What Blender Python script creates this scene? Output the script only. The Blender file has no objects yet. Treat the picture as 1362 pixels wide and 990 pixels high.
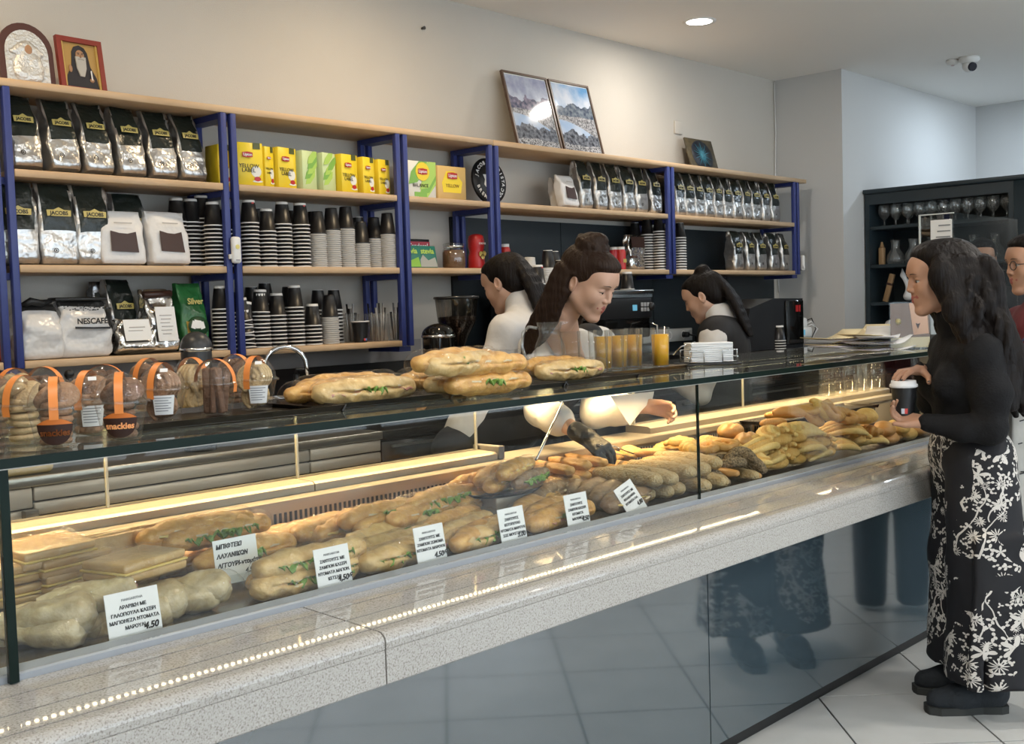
import bpy, bmesh, math, random
import numpy as np
from mathutils import Vector, Matrix, Euler
R = math.radians
S = bpy.context.scene
COL = S.collection
random.seed(5)

# ---------------------------------------------------------------- camera
CAM = np.array([0.0, 0.0, 1.43])
FOCAL, YAW, PITCH, ROLL = 1500.0, 43.226, 3.188, 1.759
def cam_axes():
    a, b, c = R(YAW), R(PITCH), R(ROLL)
    fw = np.array([math.cos(a)*math.cos(b), math.sin(a)*math.cos(b), -math.sin(b)])
    rt = np.array([math.sin(a), -math.cos(a), 0.0]); dn = np.cross(fw, rt)
    return math.cos(c)*rt + math.sin(c)*dn, -math.sin(c)*rt + math.cos(c)*dn, fw
AX, AY, AZ = cam_axes()
def at(px, py, x=None, y=None, z=None):
    """the point of a real plane (x=, y= or z=) seen at a pixel of the photograph"""
    d = AX*(px-681)/FOCAL + AY*(py-495)/FOCAL + AZ
    t = (y-CAM[1])/d[1] if y is not None else (x-CAM[0])/d[0] if x is not None else (z-CAM[2])/d[2]
    return Vector(CAM + t*d)
cd = bpy.data.cameras.new('camera'); cam = bpy.data.objects.new('camera', cd); COL.objects.link(cam)
cd.sensor_width = 36.0; cd.lens = FOCAL/1362*36; cd.clip_start = 0.05; cd.clip_end = 100
m4 = Matrix.Identity(4)
for i in range(3):
    m4[i][0] = AX[i]; m4[i][1] = -AY[i]; m4[i][2] = -AZ[i]; m4[i][3] = CAM[i]
cam.matrix_world = m4
S.camera = cam

# ---------------------------------------------------------------- daylight and lamps
w = bpy.data.worlds.new('daylight'); S.world = w; w.use_nodes = True
bg = w.node_tree.nodes['Background']; bg.inputs[0].default_value = (0.78, 0.88, 1.0, 1); bg.inputs[1].default_value = 3.3
S.view_settings.view_transform = 'Standard'; S.view_settings.look = 'None'
S.view_settings.exposure = 0.28; S.view_settings.gamma = 1.0; S.view_settings.use_curve_mapping = False
S.cycles.max_bounces = 10; S.cycles.transparent_max_bounces = 32; S.cycles.glossy_bounces = 5
S.cycles.transmission_bounces = 8; S.cycles.use_denoising = True
S.cycles.caustics_reflective = False; S.cycles.caustics_refractive = False
S.cycles.sample_clamp_indirect = 6.0
WARM = (1.0, 0.76, 0.47); NEUT = (1.0, 0.93, 0.84); COOL = (0.72, 0.86, 1.0)
CEIL = 2.975
# ceiling downlights: (x, y, watts, colour)
LAMPS = [(5.32, 3.51, 10, NEUT), (3.25, 3.25, 10, WARM), (1.2, 3.3, 9, WARM), (0.2, 1.2, 18, NEUT), (2.3, 0.9, 19, NEUT),
         (4.4, 0.6, 19, NEUT), (6.3, 1.1, 16, NEUT), (8.55, 2.75, 16, COOL), (2.4, -1.8, 24, NEUT), (5.2, -1.8, 24, NEUT), (-1.2, -1.5, 22, NEUT)]
LED_STRIPS = [(-0.5, 5.4, 2.585, 1.176, 27), (2.93, 5.4, 2.335, 1.179, 9)]   # x0, x1, y, z, watts
def area_light(name, loc, sx, sy, watts, col, parent=None, disk=False, spread=180):
    l = bpy.data.lights.new(name, 'AREA'); l.energy = watts; l.color = col
    l.shape = 'DISK' if disk else 'RECTANGLE'; l.size = sx
    if not disk: l.size_y = sy
    l.spread = R(spread)
    o = bpy.data.objects.new(name, l); COL.objects.link(o); o.location = loc
    if parent: o.parent = parent
    return o

# ---------------------------------------------------------------- helpers
ORD = ['first', 'second', 'third', 'fourth', 'fifth', 'sixth', 'seventh', 'eighth', 'ninth', 'tenth', 'eleventh', 'twelfth', 'thirteenth', 'fourteenth', 'fifteenth', 'sixteenth', 'seventeenth', 'eighteenth', 'nineteenth', 'twentieth']
MATS = {}
def mat(name, col, rough=0.5, metal=0.0, spec=0.5, coat=0.0, coatr=0.1, trans=0.0, ior=1.45, emit=None, estr=0.0, mix=None, bump=None, sub=0.0, sheen=0.0, aniso=None):
    """mix=(colour2, noise scale, contrast) blotches; bump=(noise scale, strength[, detail])"""
    if name in MATS: return MATS[name]
    m = bpy.data.materials.new(name); m.use_nodes = True; nt = m.node_tree; N = nt.nodes; L = nt.links
    b = N['Principled BSDF']; I = b.inputs
    I['Base Color'].default_value = (*col, 1); I['Roughness'].default_value = rough; I['Metallic'].default_value = metal
    I['Specular IOR Level'].default_value = spec; I['Coat Weight'].default_value = coat; I['Coat Roughness'].default_value = coatr
    I['Transmission Weight'].default_value = trans; I['IOR'].default_value = ior
    if sub: I['Subsurface Weight'].default_value = sub; I['Subsurface Radius'].default_value = (0.02, 0.01, 0.006)
    if sheen: I['Sheen Weight'].default_value = sheen
    if emit: I['Emission Color'].default_value = (*emit, 1); I['Emission Strength'].default_value = estr
    tc = N.new('ShaderNodeTexCoord')
    if mix:
        n = N.new('ShaderNodeTexNoise'); n.inputs['Scale'].default_value = mix[1]; n.inputs['Detail'].default_value = 5
        r = N.new('ShaderNodeValToRGB'); c = mix[2]
        r.color_ramp.elements[0].position = 0.5-c; r.color_ramp.elements[1].position = 0.5+c
        r.color_ramp.elements[0].color = (*col, 1); r.color_ramp.elements[1].color = (*mix[0], 1)
        L.new(tc.outputs['Object'], n.inputs['Vector']); L.new(n.outputs['Fac'], r.inputs['Fac']); L.new(r.outputs['Color'], I['Base Color'])
    if bump:
        n = N.new('ShaderNodeTexNoise'); n.inputs['Scale'].default_value = bump[0]; n.inputs['Detail'].default_value = bump[2] if len(bump) > 2 else 3
        p = N.new('ShaderNodeBump'); p.inputs['Strength'].default_value = bump[1]; p.inputs['Distance'].default_value = 0.01
        mp = N.new('ShaderNodeMapping')
        if aniso: mp.inputs['Scale'].default_value = aniso
        L.new(tc.outputs['Object'], mp.inputs['Vector']); L.new(mp.outputs['Vector'], n.inputs['Vector'])
        L.new(n.outputs['Fac'], p.inputs['Height']); L.new(p.outputs['Normal'], I['Normal'])
        if coat: L.new(p.outputs['Normal'], I['Coat Normal'])
    MATS[name] = m
    return m
def clear_mat(name, tint=(1, 1, 1), gloss=0.08, rough=0.02, haze=0.0, edge=0.45, bump=None):
    """thin clear sheet: transparent, more mirror-like at grazing angles, optional milky haze"""
    if name in MATS: return MATS[name]
    m = bpy.data.materials.new(name); m.use_nodes = True; nt = m.node_tree; N = nt.nodes; L = nt.links
    N.remove(N['Principled BSDF']); out = N['Material Output']
    t = N.new('ShaderNodeBsdfTransparent'); t.inputs[0].default_value = (*tint, 1)
    g = N.new('ShaderNodeBsdfGlossy'); g.inputs['Roughness'].default_value = rough
    lw = N.new('ShaderNodeLayerWeight'); lw.inputs['Blend'].default_value = 0.5
    pw = N.new('ShaderNodeMath'); pw.operation = 'POWER'; pw.inputs[1].default_value = 4.0; L.new(lw.outputs['Facing'], pw.inputs[0])
    mr = N.new('ShaderNodeMapRange'); mr.inputs['To Min'].default_value = gloss; mr.inputs['To Max'].default_value = edge
    L.new(pw.outputs[0], mr.inputs['Value']); fr = mr.outputs['Result']
    mx = N.new('ShaderNodeMixShader'); L.new(fr, mx.inputs[0]); L.new(t.outputs[0], mx.inputs[1]); L.new(g.outputs[0], mx.inputs[2])
    src = mx.outputs[0]
    if haze:
        d = N.new('ShaderNodeBsdfDiffuse'); d.inputs[0].default_value = (0.85, 0.85, 0.82, 1)
        m2 = N.new('ShaderNodeMixShader'); m2.inputs[0].default_value = haze; L.new(src, m2.inputs[1]); L.new(d.outputs[0], m2.inputs[2]); src = m2.outputs[0]
    if bump:
        tc = N.new('ShaderNodeTexCoord'); n = N.new('ShaderNodeTexNoise'); n.inputs['Scale'].default_value = bump[0]
        p = N.new('ShaderNodeBump'); p.inputs['Strength'].default_value = bump[1]; p.inputs['Distance'].default_value = 0.01
        L.new(tc.outputs['Object'], n.inputs['Vector']); L.new(n.outputs['Fac'], p.inputs['Height']); L.new(p.outputs['Normal'], g.inputs['Normal'])
    L.new(src, out.inputs[0]); MATS[name] = m
    return m

class MB:
    """collects shapes into one mesh"""
    def __init__(s): s.v = []; s.f = []; s.mi = []; s.sm = []; s.cur = 0; s.T = None
    def add(s, vs, fs, smooth=False):
        o = len(s.v)
        for p in vs:
            p = Vector(p)
            s.v.append(s.T @ p if s.T is not None else p)
        for f in fs: s.f.append([o+i for i in f]); s.mi.append(s.cur); s.sm.append(smooth)
        return s
    def m(s, i): s.cur = i; return s
    def box(s, lo, hi):
        (a, b, c), (d, e, f) = lo, hi
        return s.add([(a,b,c),(d,b,c),(d,e,c),(a,e,c),(a,b,f),(d,b,f),(d,e,f),(a,e,f)], [(0,3,2,1),(4,5,6,7),(0,1,5,4),(1,2,6,5),(2,3,7,6),(3,0,4,7)])
    def cbox(s, c, sz): return s.box([c[i]-sz[i]/2 for i in range(3)], [c[i]+sz[i]/2 for i in range(3)])
    def bbox(s, lo, hi, b=0.003, seg=2):
        bm = bmesh.new(); bmesh.ops.create_cube(bm, size=1)
        for v in bm.verts: v.co = Vector([(lo[i]+hi[i])/2 + v.co[i]*(hi[i]-lo[i]) for i in range(3)])
        bmesh.ops.bevel(bm, geom=bm.edges[:], offset=b, segments=seg, profile=0.5, affect='EDGES')
        return s.bm(bm, True)
    def bm(s, bm, smooth=False):
        bm.verts.ensure_lookup_table(); bm.verts.index_update()
        s.add([v.co.copy() for v in bm.verts], [[v.index for v in f.verts] for f in bm.faces], smooth); bm.free(); return s
    def tube(s, pts, r, n=8, cap=True, smooth=True, squash=None):
        pts = [Vector(p) for p in pts]; rs = r if isinstance(r, (list, tuple)) else [r]*len(pts)
        vs = []; up = None
        for i, p in enumerate(pts):
            t = (pts[min(i+1, len(pts)-1)] - pts[max(i-1, 0)]).normalized()
            if up is None: up = Vector((0,0,1)) if abs(t.z) < 0.9 else Vector((1,0,0))
            a = (up - t*up.dot(t)); a = a.normalized() if a.length > 1e-6 else t.orthogonal().normalized(); b = t.cross(a); up = a
            for k in range(n):
                th = 2*math.pi*k/n
                vs.append(p + rs[i]*(math.cos(th)*a*(squash or 1) + math.sin(th)*b))
        fs = [(i*n+k, i*n+(k+1)%n, (i+1)*n+(k+1)%n, (i+1)*n+k) for i in range(len(pts)-1) for k in range(n)]
        s.add(vs, fs, smooth)
        if cap:
            o = len(s.v)-len(vs)
            s.f += [[o+k for k in range(n)][::-1], [o+(len(pts)-1)*n+k for k in range(n)]]; s.mi += [s.cur]*2; s.sm += [False]*2
        return s
    def bar(s, a, b, w, h=None):
        """square bar from a to b"""
        a, b = Vector(a), Vector(b); t = (b-a).normalized(); u = Vector((0,0,1)) if abs(t.z) < 0.9 else Vector((1,0,0))
        x = t.cross(u).normalized()*w/2; y = t.cross(x).normalized()*(h or w)/2
        vs = [q+sx*x+sy*y for q in (a, b) for sx, sy in ((-1,-1),(1,-1),(1,1),(-1,1))]
        return s.add(vs, [(0,1,2,3),(7,6,5,4),(0,4,5,1),(1,5,6,2),(2,6,7,3),(3,7,4,0)])
    def lathe(s, prof, n=16, c=(0,0,0), smooth=True, sx=1, sy=1):
        """prof: list of (r, z)"""
        vs = [(c[0]+sx*r*math.cos(2*math.pi*k/n), c[1]+sy*r*math.sin(2*math.pi*k/n), c[2]+z) for r, z in prof for k in range(n)]
        fs = [(i*n+k, i*n+(k+1)%n, (i+1)*n+(k+1)%n, (i+1)*n+k) for i in range(len(prof)-1) for k in range(n)]
        return s.add(vs, fs, smooth)
    def disc(s, r, z, n=16, c=(0,0), up=True):
        f = list(range(n)); return s.add([(c[0]+r*math.cos(2*math.pi*k/n), c[1]+r*math.sin(2*math.pi*k/n), z) for k in range(n)], [f if up else f[::-1]])
    def prism(s, poly, a, b, axis='y'):
        """extrude a 2D polygon between a and b; axis y: (x,z), z: (x,y), x: (y,z)"""
        P = {'y': lambda u, v, t: (u, t, v), 'z': lambda u, v, t: (u, v, t), 'x': lambda u, v, t: (t, u, v)}[axis]
        n = len(poly); vs = [P(u, v, a) for u, v in poly] + [P(u, v, b) for u, v in poly]
        return s.add(vs, [list(range(n)), list(range(n, 2*n))[::-1]] + [(i, n+i, n+(i+1)%n, (i+1)%n) for i in range(n)])
    def ell(s, c, r, n=12, rings=8, rot=None):
        vs = []; c = Vector(c)
        for i in range(rings+1):
            ph = math.pi*i/rings
            for k in range(n):
                th = 2*math.pi*k/n; p = Vector((r[0]*math.sin(ph)*math.cos(th), r[1]*math.sin(ph)*math.sin(th), -r[2]*math.cos(ph)))
                vs.append(c + (rot @ p if rot is not None else p))
        return s.add(vs, [(i*n+k, i*n+(k+1)%n, (i+1)*n+(k+1)%n, (i+1)*n+k) for i in range(rings) for k in range(n)], True)
    def mesh(s, name, mats):
        me = bpy.data.meshes.new(name); me.from_pydata([tuple(v) for v in s.v], [], s.f)
        for q in (mats if isinstance(mats, (list, tuple)) else [mats]): me.materials.append(q)
        me.polygons.foreach_set('material_index', s.mi); me.polygons.foreach_set('use_smooth', s.sm)
        bm = bmesh.new(); bm.from_mesh(me); bmesh.ops.remove_doubles(bm, verts=bm.verts, dist=1e-6)
        bmesh.ops.recalc_face_normals(bm, faces=bm.faces); bm.to_mesh(me); bm.free()
        return me
    def build(s, name, mats, parent=None, loc=None, rot=None): return obj(name, s.mesh(name, mats), parent, loc, rot)
def obj(name, me, parent=None, loc=None, rot=None):
    o = bpy.data.objects.new(name, me); COL.objects.link(o)
    if parent: o.parent = parent
    if loc is not None: o.location = loc
    if rot is not None: o.rotation_euler = rot
    return o
def tag(o, label, cat, group=None, kind=None):
    o['label'] = label; o['category'] = cat
    if group: o['group'] = group
    if kind: o['kind'] = kind
    return o
def thing(name, label, cat, loc=(0,0,0), rot=(0,0,0), group=None):
    o = bpy.data.objects.new(name, None); COL.objects.link(o); o.empty_display_size = 0.05
    o.location = loc; o.rotation_euler = rot
    return tag(o, label, cat, group)
def struct(o): o['kind'] = 'structure'; return o
def dup(root, loc, rot=None, label=None, group=None, scale=None):
    r = root.copy(); COL.objects.link(r); r.location = loc
    if rot is not None: r.rotation_euler = rot
    if scale is not None: r.scale = scale
    if label: r['label'] = label
    if group: r['group'] = group
    for ch in list(root.children):
        c = ch.copy(); COL.objects.link(c); c.parent = r
        for g in list(ch.children):
            d = g.copy(); COL.objects.link(d); d.parent = c
    return r
def text_mesh(s, size, align='CENTER', extrude=0.0004, bold=0.0, shear=0.0, spacing=1.0):
    cu = bpy.data.curves.new('lettering', 'FONT'); cu.body = s; cu.size = size; cu.align_x = align; cu.align_y = 'CENTER'
    cu.extrude = extrude; cu.offset = bold; cu.shear = shear; cu.space_character = spacing; cu.resolution_u = 3
    o = bpy.data.objects.new('lettering', cu); COL.objects.link(o)
    bpy.context.view_layer.update()
    me = bpy.data.meshes.new_from_object(o.evaluated_get(bpy.context.evaluated_depsgraph_get()))
    bpy.data.objects.remove(o); bpy.data.curves.remove(cu)
    return me
FRONT = Euler((R(90), 0, 0))          # lettering that faces -y
def text(s, size, m, parent, loc, rot=FRONT, **k):
    me = text_mesh(s, size, **k); me.materials.clear(); me.materials.append(m)
    return obj('lettering', me, parent, loc, rot)

# smooth bodies from blended distance fields (surface nets)
class SDF:
    def __init__(s): s.p = []
    def cap(s, a, b, ra, rb=None, k=0.02, m=0, op='u'):
        s.p.append(('c', np.array(a, float), np.array(b, float), ra, ra if rb is None else rb, k, m, op)); return s
    def chain(s, pts, rs, k=0.02, m=0, op='u'):
        for i in range(len(pts)-1): s.cap(pts[i], pts[i+1], rs[i], rs[i+1], k, m, op)
        return s
    def ell(s, c, r, rot=(0,0,0), k=0.02, m=0, op='u'):
        s.p.append(('e', np.array(c, float), np.array(r, float), np.array(Euler([R(t) for t in rot]).to_matrix()), None, k, m, op)); return s
    def box(s, c, h, rr=0.005, rot=(0,0,0), k=0.02, m=0, op='u'):
        s.p.append(('b', np.array(c, float), np.array(h, float), np.array(Euler([R(t) for t in rot]).to_matrix()), rr, k, m, op)); return s
    def plane(s, n, d, m=0):
        """keep the side n.x <= d"""
        s.p.append(('p', np.array(n, float), d, None, None, 0.0, m, 'i')); return s
    def dist(s, q, P):
        if q[0] == 'c':
            a, b, ra, rb = q[1:5]; ab = b-a; t = np.clip(((P-a)@ab)/max(ab@ab, 1e-12), 0, 1)
            return np.linalg.norm(P-a-t[:, None]*ab, axis=1) - (ra+(rb-ra)*t)
        if q[0] == 'e':
            L = (P-q[1])@q[3]; k0 = np.linalg.norm(L/q[2], axis=1); k1 = np.linalg.norm(L/q[2]**2, axis=1)
            return k0*(k0-1)/np.maximum(k1, 1e-9)
        if q[0] == 'b':
            L = np.abs((P-q[1])@q[3]) - (q[2]-q[4]); return np.linalg.norm(np.maximum(L, 0), axis=1) + np.minimum(L.max(axis=1), 0) - q[4]
        return P@q[1]-q[2]
    def mesh(s, name, mats, res=0.006, warp=None):
        lo = np.full(3, 1e9); hi = -lo
        for q in s.p:
            if q[7] != 'u': continue
            if q[0] == 'c':
                r = max(q[3], q[4]); lo = np.minimum(lo, np.minimum(q[1], q[2])-r); hi = np.maximum(hi, np.maximum(q[1], q[2])+r)
            else:
                r = np.abs(q[3])@q[2]; lo = np.minimum(lo, q[1]-r); hi = np.maximum(hi, q[1]+r)
        lo -= res*3; hi += res*3
        n = np.ceil((hi-lo)/res).astype(int)+1
        ax3 = [lo[i]+res*np.arange(n[i]) for i in range(3)]
        D = np.full(n, 1e3)
        for q in s.p:                        # each primitive only touches the cells around it
            k = q[5]; op = q[7]; sl = []
            if q[0] == 'c': a, b = np.minimum(q[1], q[2])-max(q[3], q[4]), np.maximum(q[1], q[2])+max(q[3], q[4])
            elif q[0] == 'p': a, b = lo, hi
            else: r = np.abs(q[3])@q[2]; a, b = q[1]-r, q[1]+r
            for i in range(3): sl.append(slice(max(0, int((a[i]-lo[i]-k)/res)-3), max(0, min(n[i], int((b[i]-lo[i]+k)/res)+4))))
            sl = tuple(sl); sh = D[sl].shape
            if min(sh) == 0: continue
            P = np.stack(np.meshgrid(ax3[0][sl[0]], ax3[1][sl[1]], ax3[2][sl[2]], indexing='ij'), -1).reshape(-1, 3)
            e = s.dist(q, P).reshape(sh); d = D[sl]
            if op == 'u': d = np.minimum(d, e) - (np.maximum(k-np.abs(d-e), 0)**2/(4*k) if k > 0 else 0)
            elif op == 's': d = np.maximum(d, -e) + (np.maximum(k-np.abs(d+e), 0)**2/(4*k) if k > 0 else 0)
            else: d = np.maximum(d, e)
            D[sl] = d
        ins = D < 0
        cnt = np.zeros(n-1, int)
        for dx in (0,1):
            for dy in (0,1):
                for dz in (0,1): cnt += ins[dx:n[0]-1+dx, dy:n[1]-1+dy, dz:n[2]-1+dz]
        act = (cnt > 0) & (cnt < 8); idx = np.full(n-1, -1); cells = np.argwhere(act); idx[act] = np.arange(len(cells))
        acc = np.zeros((len(cells), 3)); num = np.zeros(len(cells))
        for ax in range(3):
            o1, o2 = [i for i in range(3) if i != ax]
            for p in (0,1):
                for q in (0,1):
                    off = np.zeros(3, int); off[o1] = p; off[o2] = q; A = cells+off; B = A.copy(); B[:, ax] += 1
                    da = D[tuple(A.T)]; db = D[tuple(B.T)]; ok = (da < 0) != (db < 0); t = da/np.where(ok, da-db, 1)
                    pt = A.astype(float); pt[:, ax] += t; acc[ok] += pt[ok]; num[ok] += 1
        V = lo + res*acc/num[:, None]
        F = []
        for ax in range(3):
            o1, o2 = [(1,2),(2,0),(0,1)][ax]
            sl0 = [slice(None)]*3; sl1 = [slice(None)]*3; sl0[ax] = slice(0, n[ax]-1); sl1[ax] = slice(1, n[ax])
            a = ins[tuple(sl0)]; b = ins[tuple(sl1)]; ch = a != b
            E = np.argwhere(ch); E = E[(E[:, o1] > 0) & (E[:, o2] > 0) & (E[:, o1] < n[o1]-1) & (E[:, o2] < n[o2]-1)]
            q = []
            for p, r in ((0,0),(1,0),(1,1),(0,1)):
                c = E.copy(); c[:, o1] -= 1-p; c[:, o2] -= 1-r; q.append(idx[tuple(c.T)])
            Q = np.stack(q, 1); fl = ~a[tuple(E.T)]; Q[fl] = Q[fl][:, ::-1]; F.append(Q)
        F = np.concatenate(F); F = F[(F >= 0).all(axis=1)]
        me = bpy.data.meshes.new(name); me.from_pydata(V.tolist(), [], F.tolist())
        ml = mats if isinstance(mats, (list, tuple)) else [mats]
        for q in ml: me.materials.append(q)
        if len(ml) > 1:
            c = V[F].mean(axis=1); best = np.full(len(c), 1e9); lab = np.zeros(len(c), int)
            cw = c if warp is None else warp(c)
            for q in s.p:
                if q[7] == 'u' or q[6] > 0:
                    e = s.dist(q, cw) if q[7] == 'u' else np.abs(s.dist(q, cw))
                    k = e < best-1e-4; best[k] = e[k]; lab[k] = q[6]
            me.polygons.foreach_set('material_index', lab.tolist())
        me.polygons.foreach_set('use_smooth', [True]*len(F)); me.update()
        return me
def sdf_obj(sdf, name, mats, parent=None, res=0.006, loc=None, rot=None, warp=None): return obj(name, sdf.mesh(name, mats, res, warp), parent, loc, rot)
def wobble(me, amp, freq, seed=0):
    """uneven surface: push vertices about with smooth noise"""
    n = len(me.vertices); a = np.empty(n*3); me.vertices.foreach_get('co', a); a = a.reshape(-1, 3); r = np.random.RandomState(seed)
    d = np.zeros_like(a)
    for k in range(6):
        f = r.normal(size=(3, 3))*freq*(1+0.5*k); ph = r.uniform(0, 6.28, 3); d += np.sin(a@f+ph)/(1+0.6*k)
    a += amp*d/2; me.vertices.foreach_set('co', a.ravel()); me.update(); return me

# ---------------------------------------------------------------- the room
plaster = mat('plaster', (0.52, 0.485, 0.43), 0.85, mix=((0.55, 0.515, 0.46), 3, 0.3), bump=(220, 0.12))
plaster_cool = mat('cool_plaster', (0.58, 0.58, 0.57), 0.85, bump=(220, 0.12))
ceil_m = mat('ceiling_paint', (0.86, 0.84, 0.80), 0.8)
joint_m = mat('dark_joint', (0.03, 0.035, 0.04), 0.8)
tile_m = mat('floor_tile', (0.52, 0.53, 0.52), 0.22, mix=((0.60, 0.61, 0.60), 5, 0.25), bump=(40, 0.03))
clad_m = mat('charcoal_cladding', (0.014, 0.021, 0.026), 0.35, mix=((0.02, 0.027, 0.032), 9, 0.3))
clad_low = mat('black_cladding', (0.010, 0.010, 0.011), 0.3)
struct(MB().box((-3, -4.6, -0.2), (9.6, 4.2, -0.008)).build('floor', joint_m))
floor = bpy.data.objects['floor']
TA, TS, J = R(43.5), 0.462, 0.0035
ux, uy = math.cos(TA), math.sin(TA)
def tile_bm(i, j):
    u0, v0 = 3.53+TS*i, -1.086+TS*j
    P = [(u0+J, v0+J), (u0+TS-J, v0+J), (u0+TS-J, v0+TS-J), (u0+J, v0+TS-J)]
    return [(u*ux-v*uy, u*uy+v*ux) for u, v in P]
field = MB(); tile_me = None
for i in range(-16, 14):
    for j in range(-22, 12):
        P = tile_bm(i, j); cx = sum(p[0] for p in P)/4; cy = sum(p[1] for p in P)/4
        if not (-2.7 < cx < 9.2 and -4.3 < cy < 3.9): continue
        if 0.6 < cx < 6.8 and -1.9 < cy < 2.0:
            if tile_me is None:
                h = TS/2-J; q = MB().prism([(-h, -h), (h, -h), (h, h), (-h, h)], -0.006, 0.0, 'z'); tile_me = q.mesh('tile', tile_m)
            obj('tile', tile_me, floor, (cx, cy, 0), (0, 0, TA))
        else: field.prism(P, -0.006, 0.0, 'z')
field.build('tile_field', tile_m, floor)['kind'] = 'stuff'
struct(MB().box((-3, 4.1, -0.2), (7.15, 4.2, 3.1)).build('wall_back', plaster))
struct(MB().box((7.15, 3.6, -0.2), (9.6, 4.2, 3.1)).build('wall_right', plaster_cool))
struct(MB().box((9.5, -4.6, -0.2), (9.6, 3.6, 3.1)).build('wall_far', plaster_cool))
struct(MB().box((-3.1, -4.6, -0.2), (-3, 4.2, 3.1)).build('wall_left', plaster))
struct(MB().box((-3.1, -4.7, CEIL), (9.6, 4.2, 3.1)).build('ceiling', ceil_m))
# shopfront behind the camera: low wall, head, mullions and big panes that let the daylight in
frame_m = mat('shopfront_frame', (0.05, 0.06, 0.07), 0.4)
f = MB().box((-3.1, -4.7, -0.2), (9.6, -4.6, 0.25)).box((-3.1, -4.7, 2.75), (9.6, -4.6, CEIL))
struct(f.build('wall_front', plaster))
pane_m = clear_mat('shop_glass', (0.96, 0.98, 0.98), 0.05)
for k in range(5):
    x0 = -3+2.52*k
    q = struct(MB().box((x0, -4.69, 0.25), (x0+0.06, -4.61, 2.75)).box((x0+2.46, -4.69, 0.25), (x0+2.52, -4.61, 2.75)).box((x0, -4.69, 0.25), (x0+2.52, -4.61, 0.31)).box((x0, -4.69, 2.69), (x0+2.52, -4.61, 2.75)).build('window_%d' % (k+1), frame_m))
    MB().box((x0+0.06, -4.655, 0.31), (x0+2.46, -4.645, 2.69)).build('pane', pane_m, q)
# dark cladding on the lower back wall, in sheets with a fine joint between them
t = struct(MB().box((3.935, 4.092, 0), (7.06, 4.1, 1.9)).build('trim_1', clad_low))
for x0, x1 in ((3.935, 4.77), (4.775, 5.62), (5.625, 6.45), (6.455, 7.06)): MB().box((x0, 4.084, 0.96), (x1, 4.092, 1.9)).build('panel', clad_m, t)
t = struct(MB().box((-3, 4.092, 0), (3.70, 4.1, 1.2)).build('trim_2', clad_low))
for k in range(8): MB().box((-2.9+0.82*k, 4.086, 0.96), (-2.9+0.82*k+0.815, 4.092, 1.2)).build('panel', clad_low, t)
# grey upstand board under the open shelves
t = struct(MB().bbox((-1.0, 4.078, 1.2), (3.70, 4.099, 1.30), 0.003).build('trim_3', mat('grey_upstand', (0.36, 0.34, 0.33), 0.6)))
# downlights
lamp_ring = mat('lamp_ring', (0.8, 0.8, 0.78), 0.4)
for i, (x, y, wt, c) in enumerate(LAMPS):
    seen = i == 0
    lab = 'round white recessed downlight glowing in the ceiling' if seen else None
    t = thing('ceiling_light', lab or '%s round recessed downlight of the ceiling, counted from the back wall' % ORD[i], 'light', (x, y, CEIL), group='ceiling downlights')
    MB().lathe([(0.070, -0.004), (0.088, -0.006), (0.092, 0.0)], 32).build('frame', lamp_ring, t)
    MB().disc(0.071, -0.003, 32, up=False).build('diffuser', mat('lamp_glow_%d' % (0 if c != COOL else 1), (1, 1, 1), 0.5, emit=c, estr=14), t)
    area_light('lamp', (0, 0, -0.012), 0.14, 0.14, wt, c, t, True)
# dome camera and its small companion on the ceiling
wp = mat('white_plastic', (0.72, 0.72, 0.70), 0.35)
p = at(1289, 76, z=CEIL); t = thing('security_camera', 'white dome security camera with a dark lens under the ceiling', 'camera', p)
MB().lathe([(0.001, -0.001), (0.062, 0), (0.066, -0.02), (0.05, -0.034), (0.045, -0.04)], 24).build('base', wp, t)
MB().ell((0, 0, -0.055), (0.044, 0.044, 0.044), 20, 12).build('housing', wp, t)
lens = MB(); d = Vector((-0.55, -0.75, -0.35)).normalized(); lens.tube([Vector((0,0,-0.055))+d*0.025, Vector((0,0,-0.055))+d*0.047], [0.03, 0.027], 18).build('lens', mat('lens_black', (0.02, 0.02, 0.03), 0.15), t)
p = at(1267, 80, z=CEIL); t = thing('smoke_detector', 'small white round detector beside the dome security camera', 'detector', p)
MB().lathe([(0.001, 0), (0.04, 0), (0.042, -0.012), (0.03, -0.03), (0.001, -0.034)], 20).build('housing', wp, t)
MB().lathe([(0.012, -0.032), (0.010, -0.038), (0.001, -0.04)], 12).build('indicator', mat('red_dot', (0.6, 0.5, 0.5), 0.3), t)
# thin cable down the wall corner
p0, p1 = at(1031, 180, y=4.09), at(1032, 235, y=4.09)
MB().tube([(7.12, 4.09, 2.96), (7.125, 4.088, 2.6), (7.11, 4.09, 2.25), (7.13, 4.09, 1.5)], 0.004, 6).build('wall_cable', wp)
tag(bpy.data.objects['wall_cable'], 'thin pale cable running down the corner of the back wall', 'cable')
t = thing('wall_plate', 'small pale switch plate high on the back wall above the sun plaque', 'switch plate', at(901, 170, y=4.1))
MB().bbox((-0.04, -0.012, -0.04), (0.04, 0.0, 0.04), 0.003).build('plate', plaster, t)
t = thing('wall_hook', 'tiny dark nail head high on the plaster wall', 'nail', at(561, 38, y=4.1))
MB().tube([(0, 0, 0), (0, -0.02, 0)], [0.005, 0.009], 10).build('nail_head', mat('dark_metal', (0.08, 0.08, 0.08), 0.4, 0.8), t)

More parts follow.
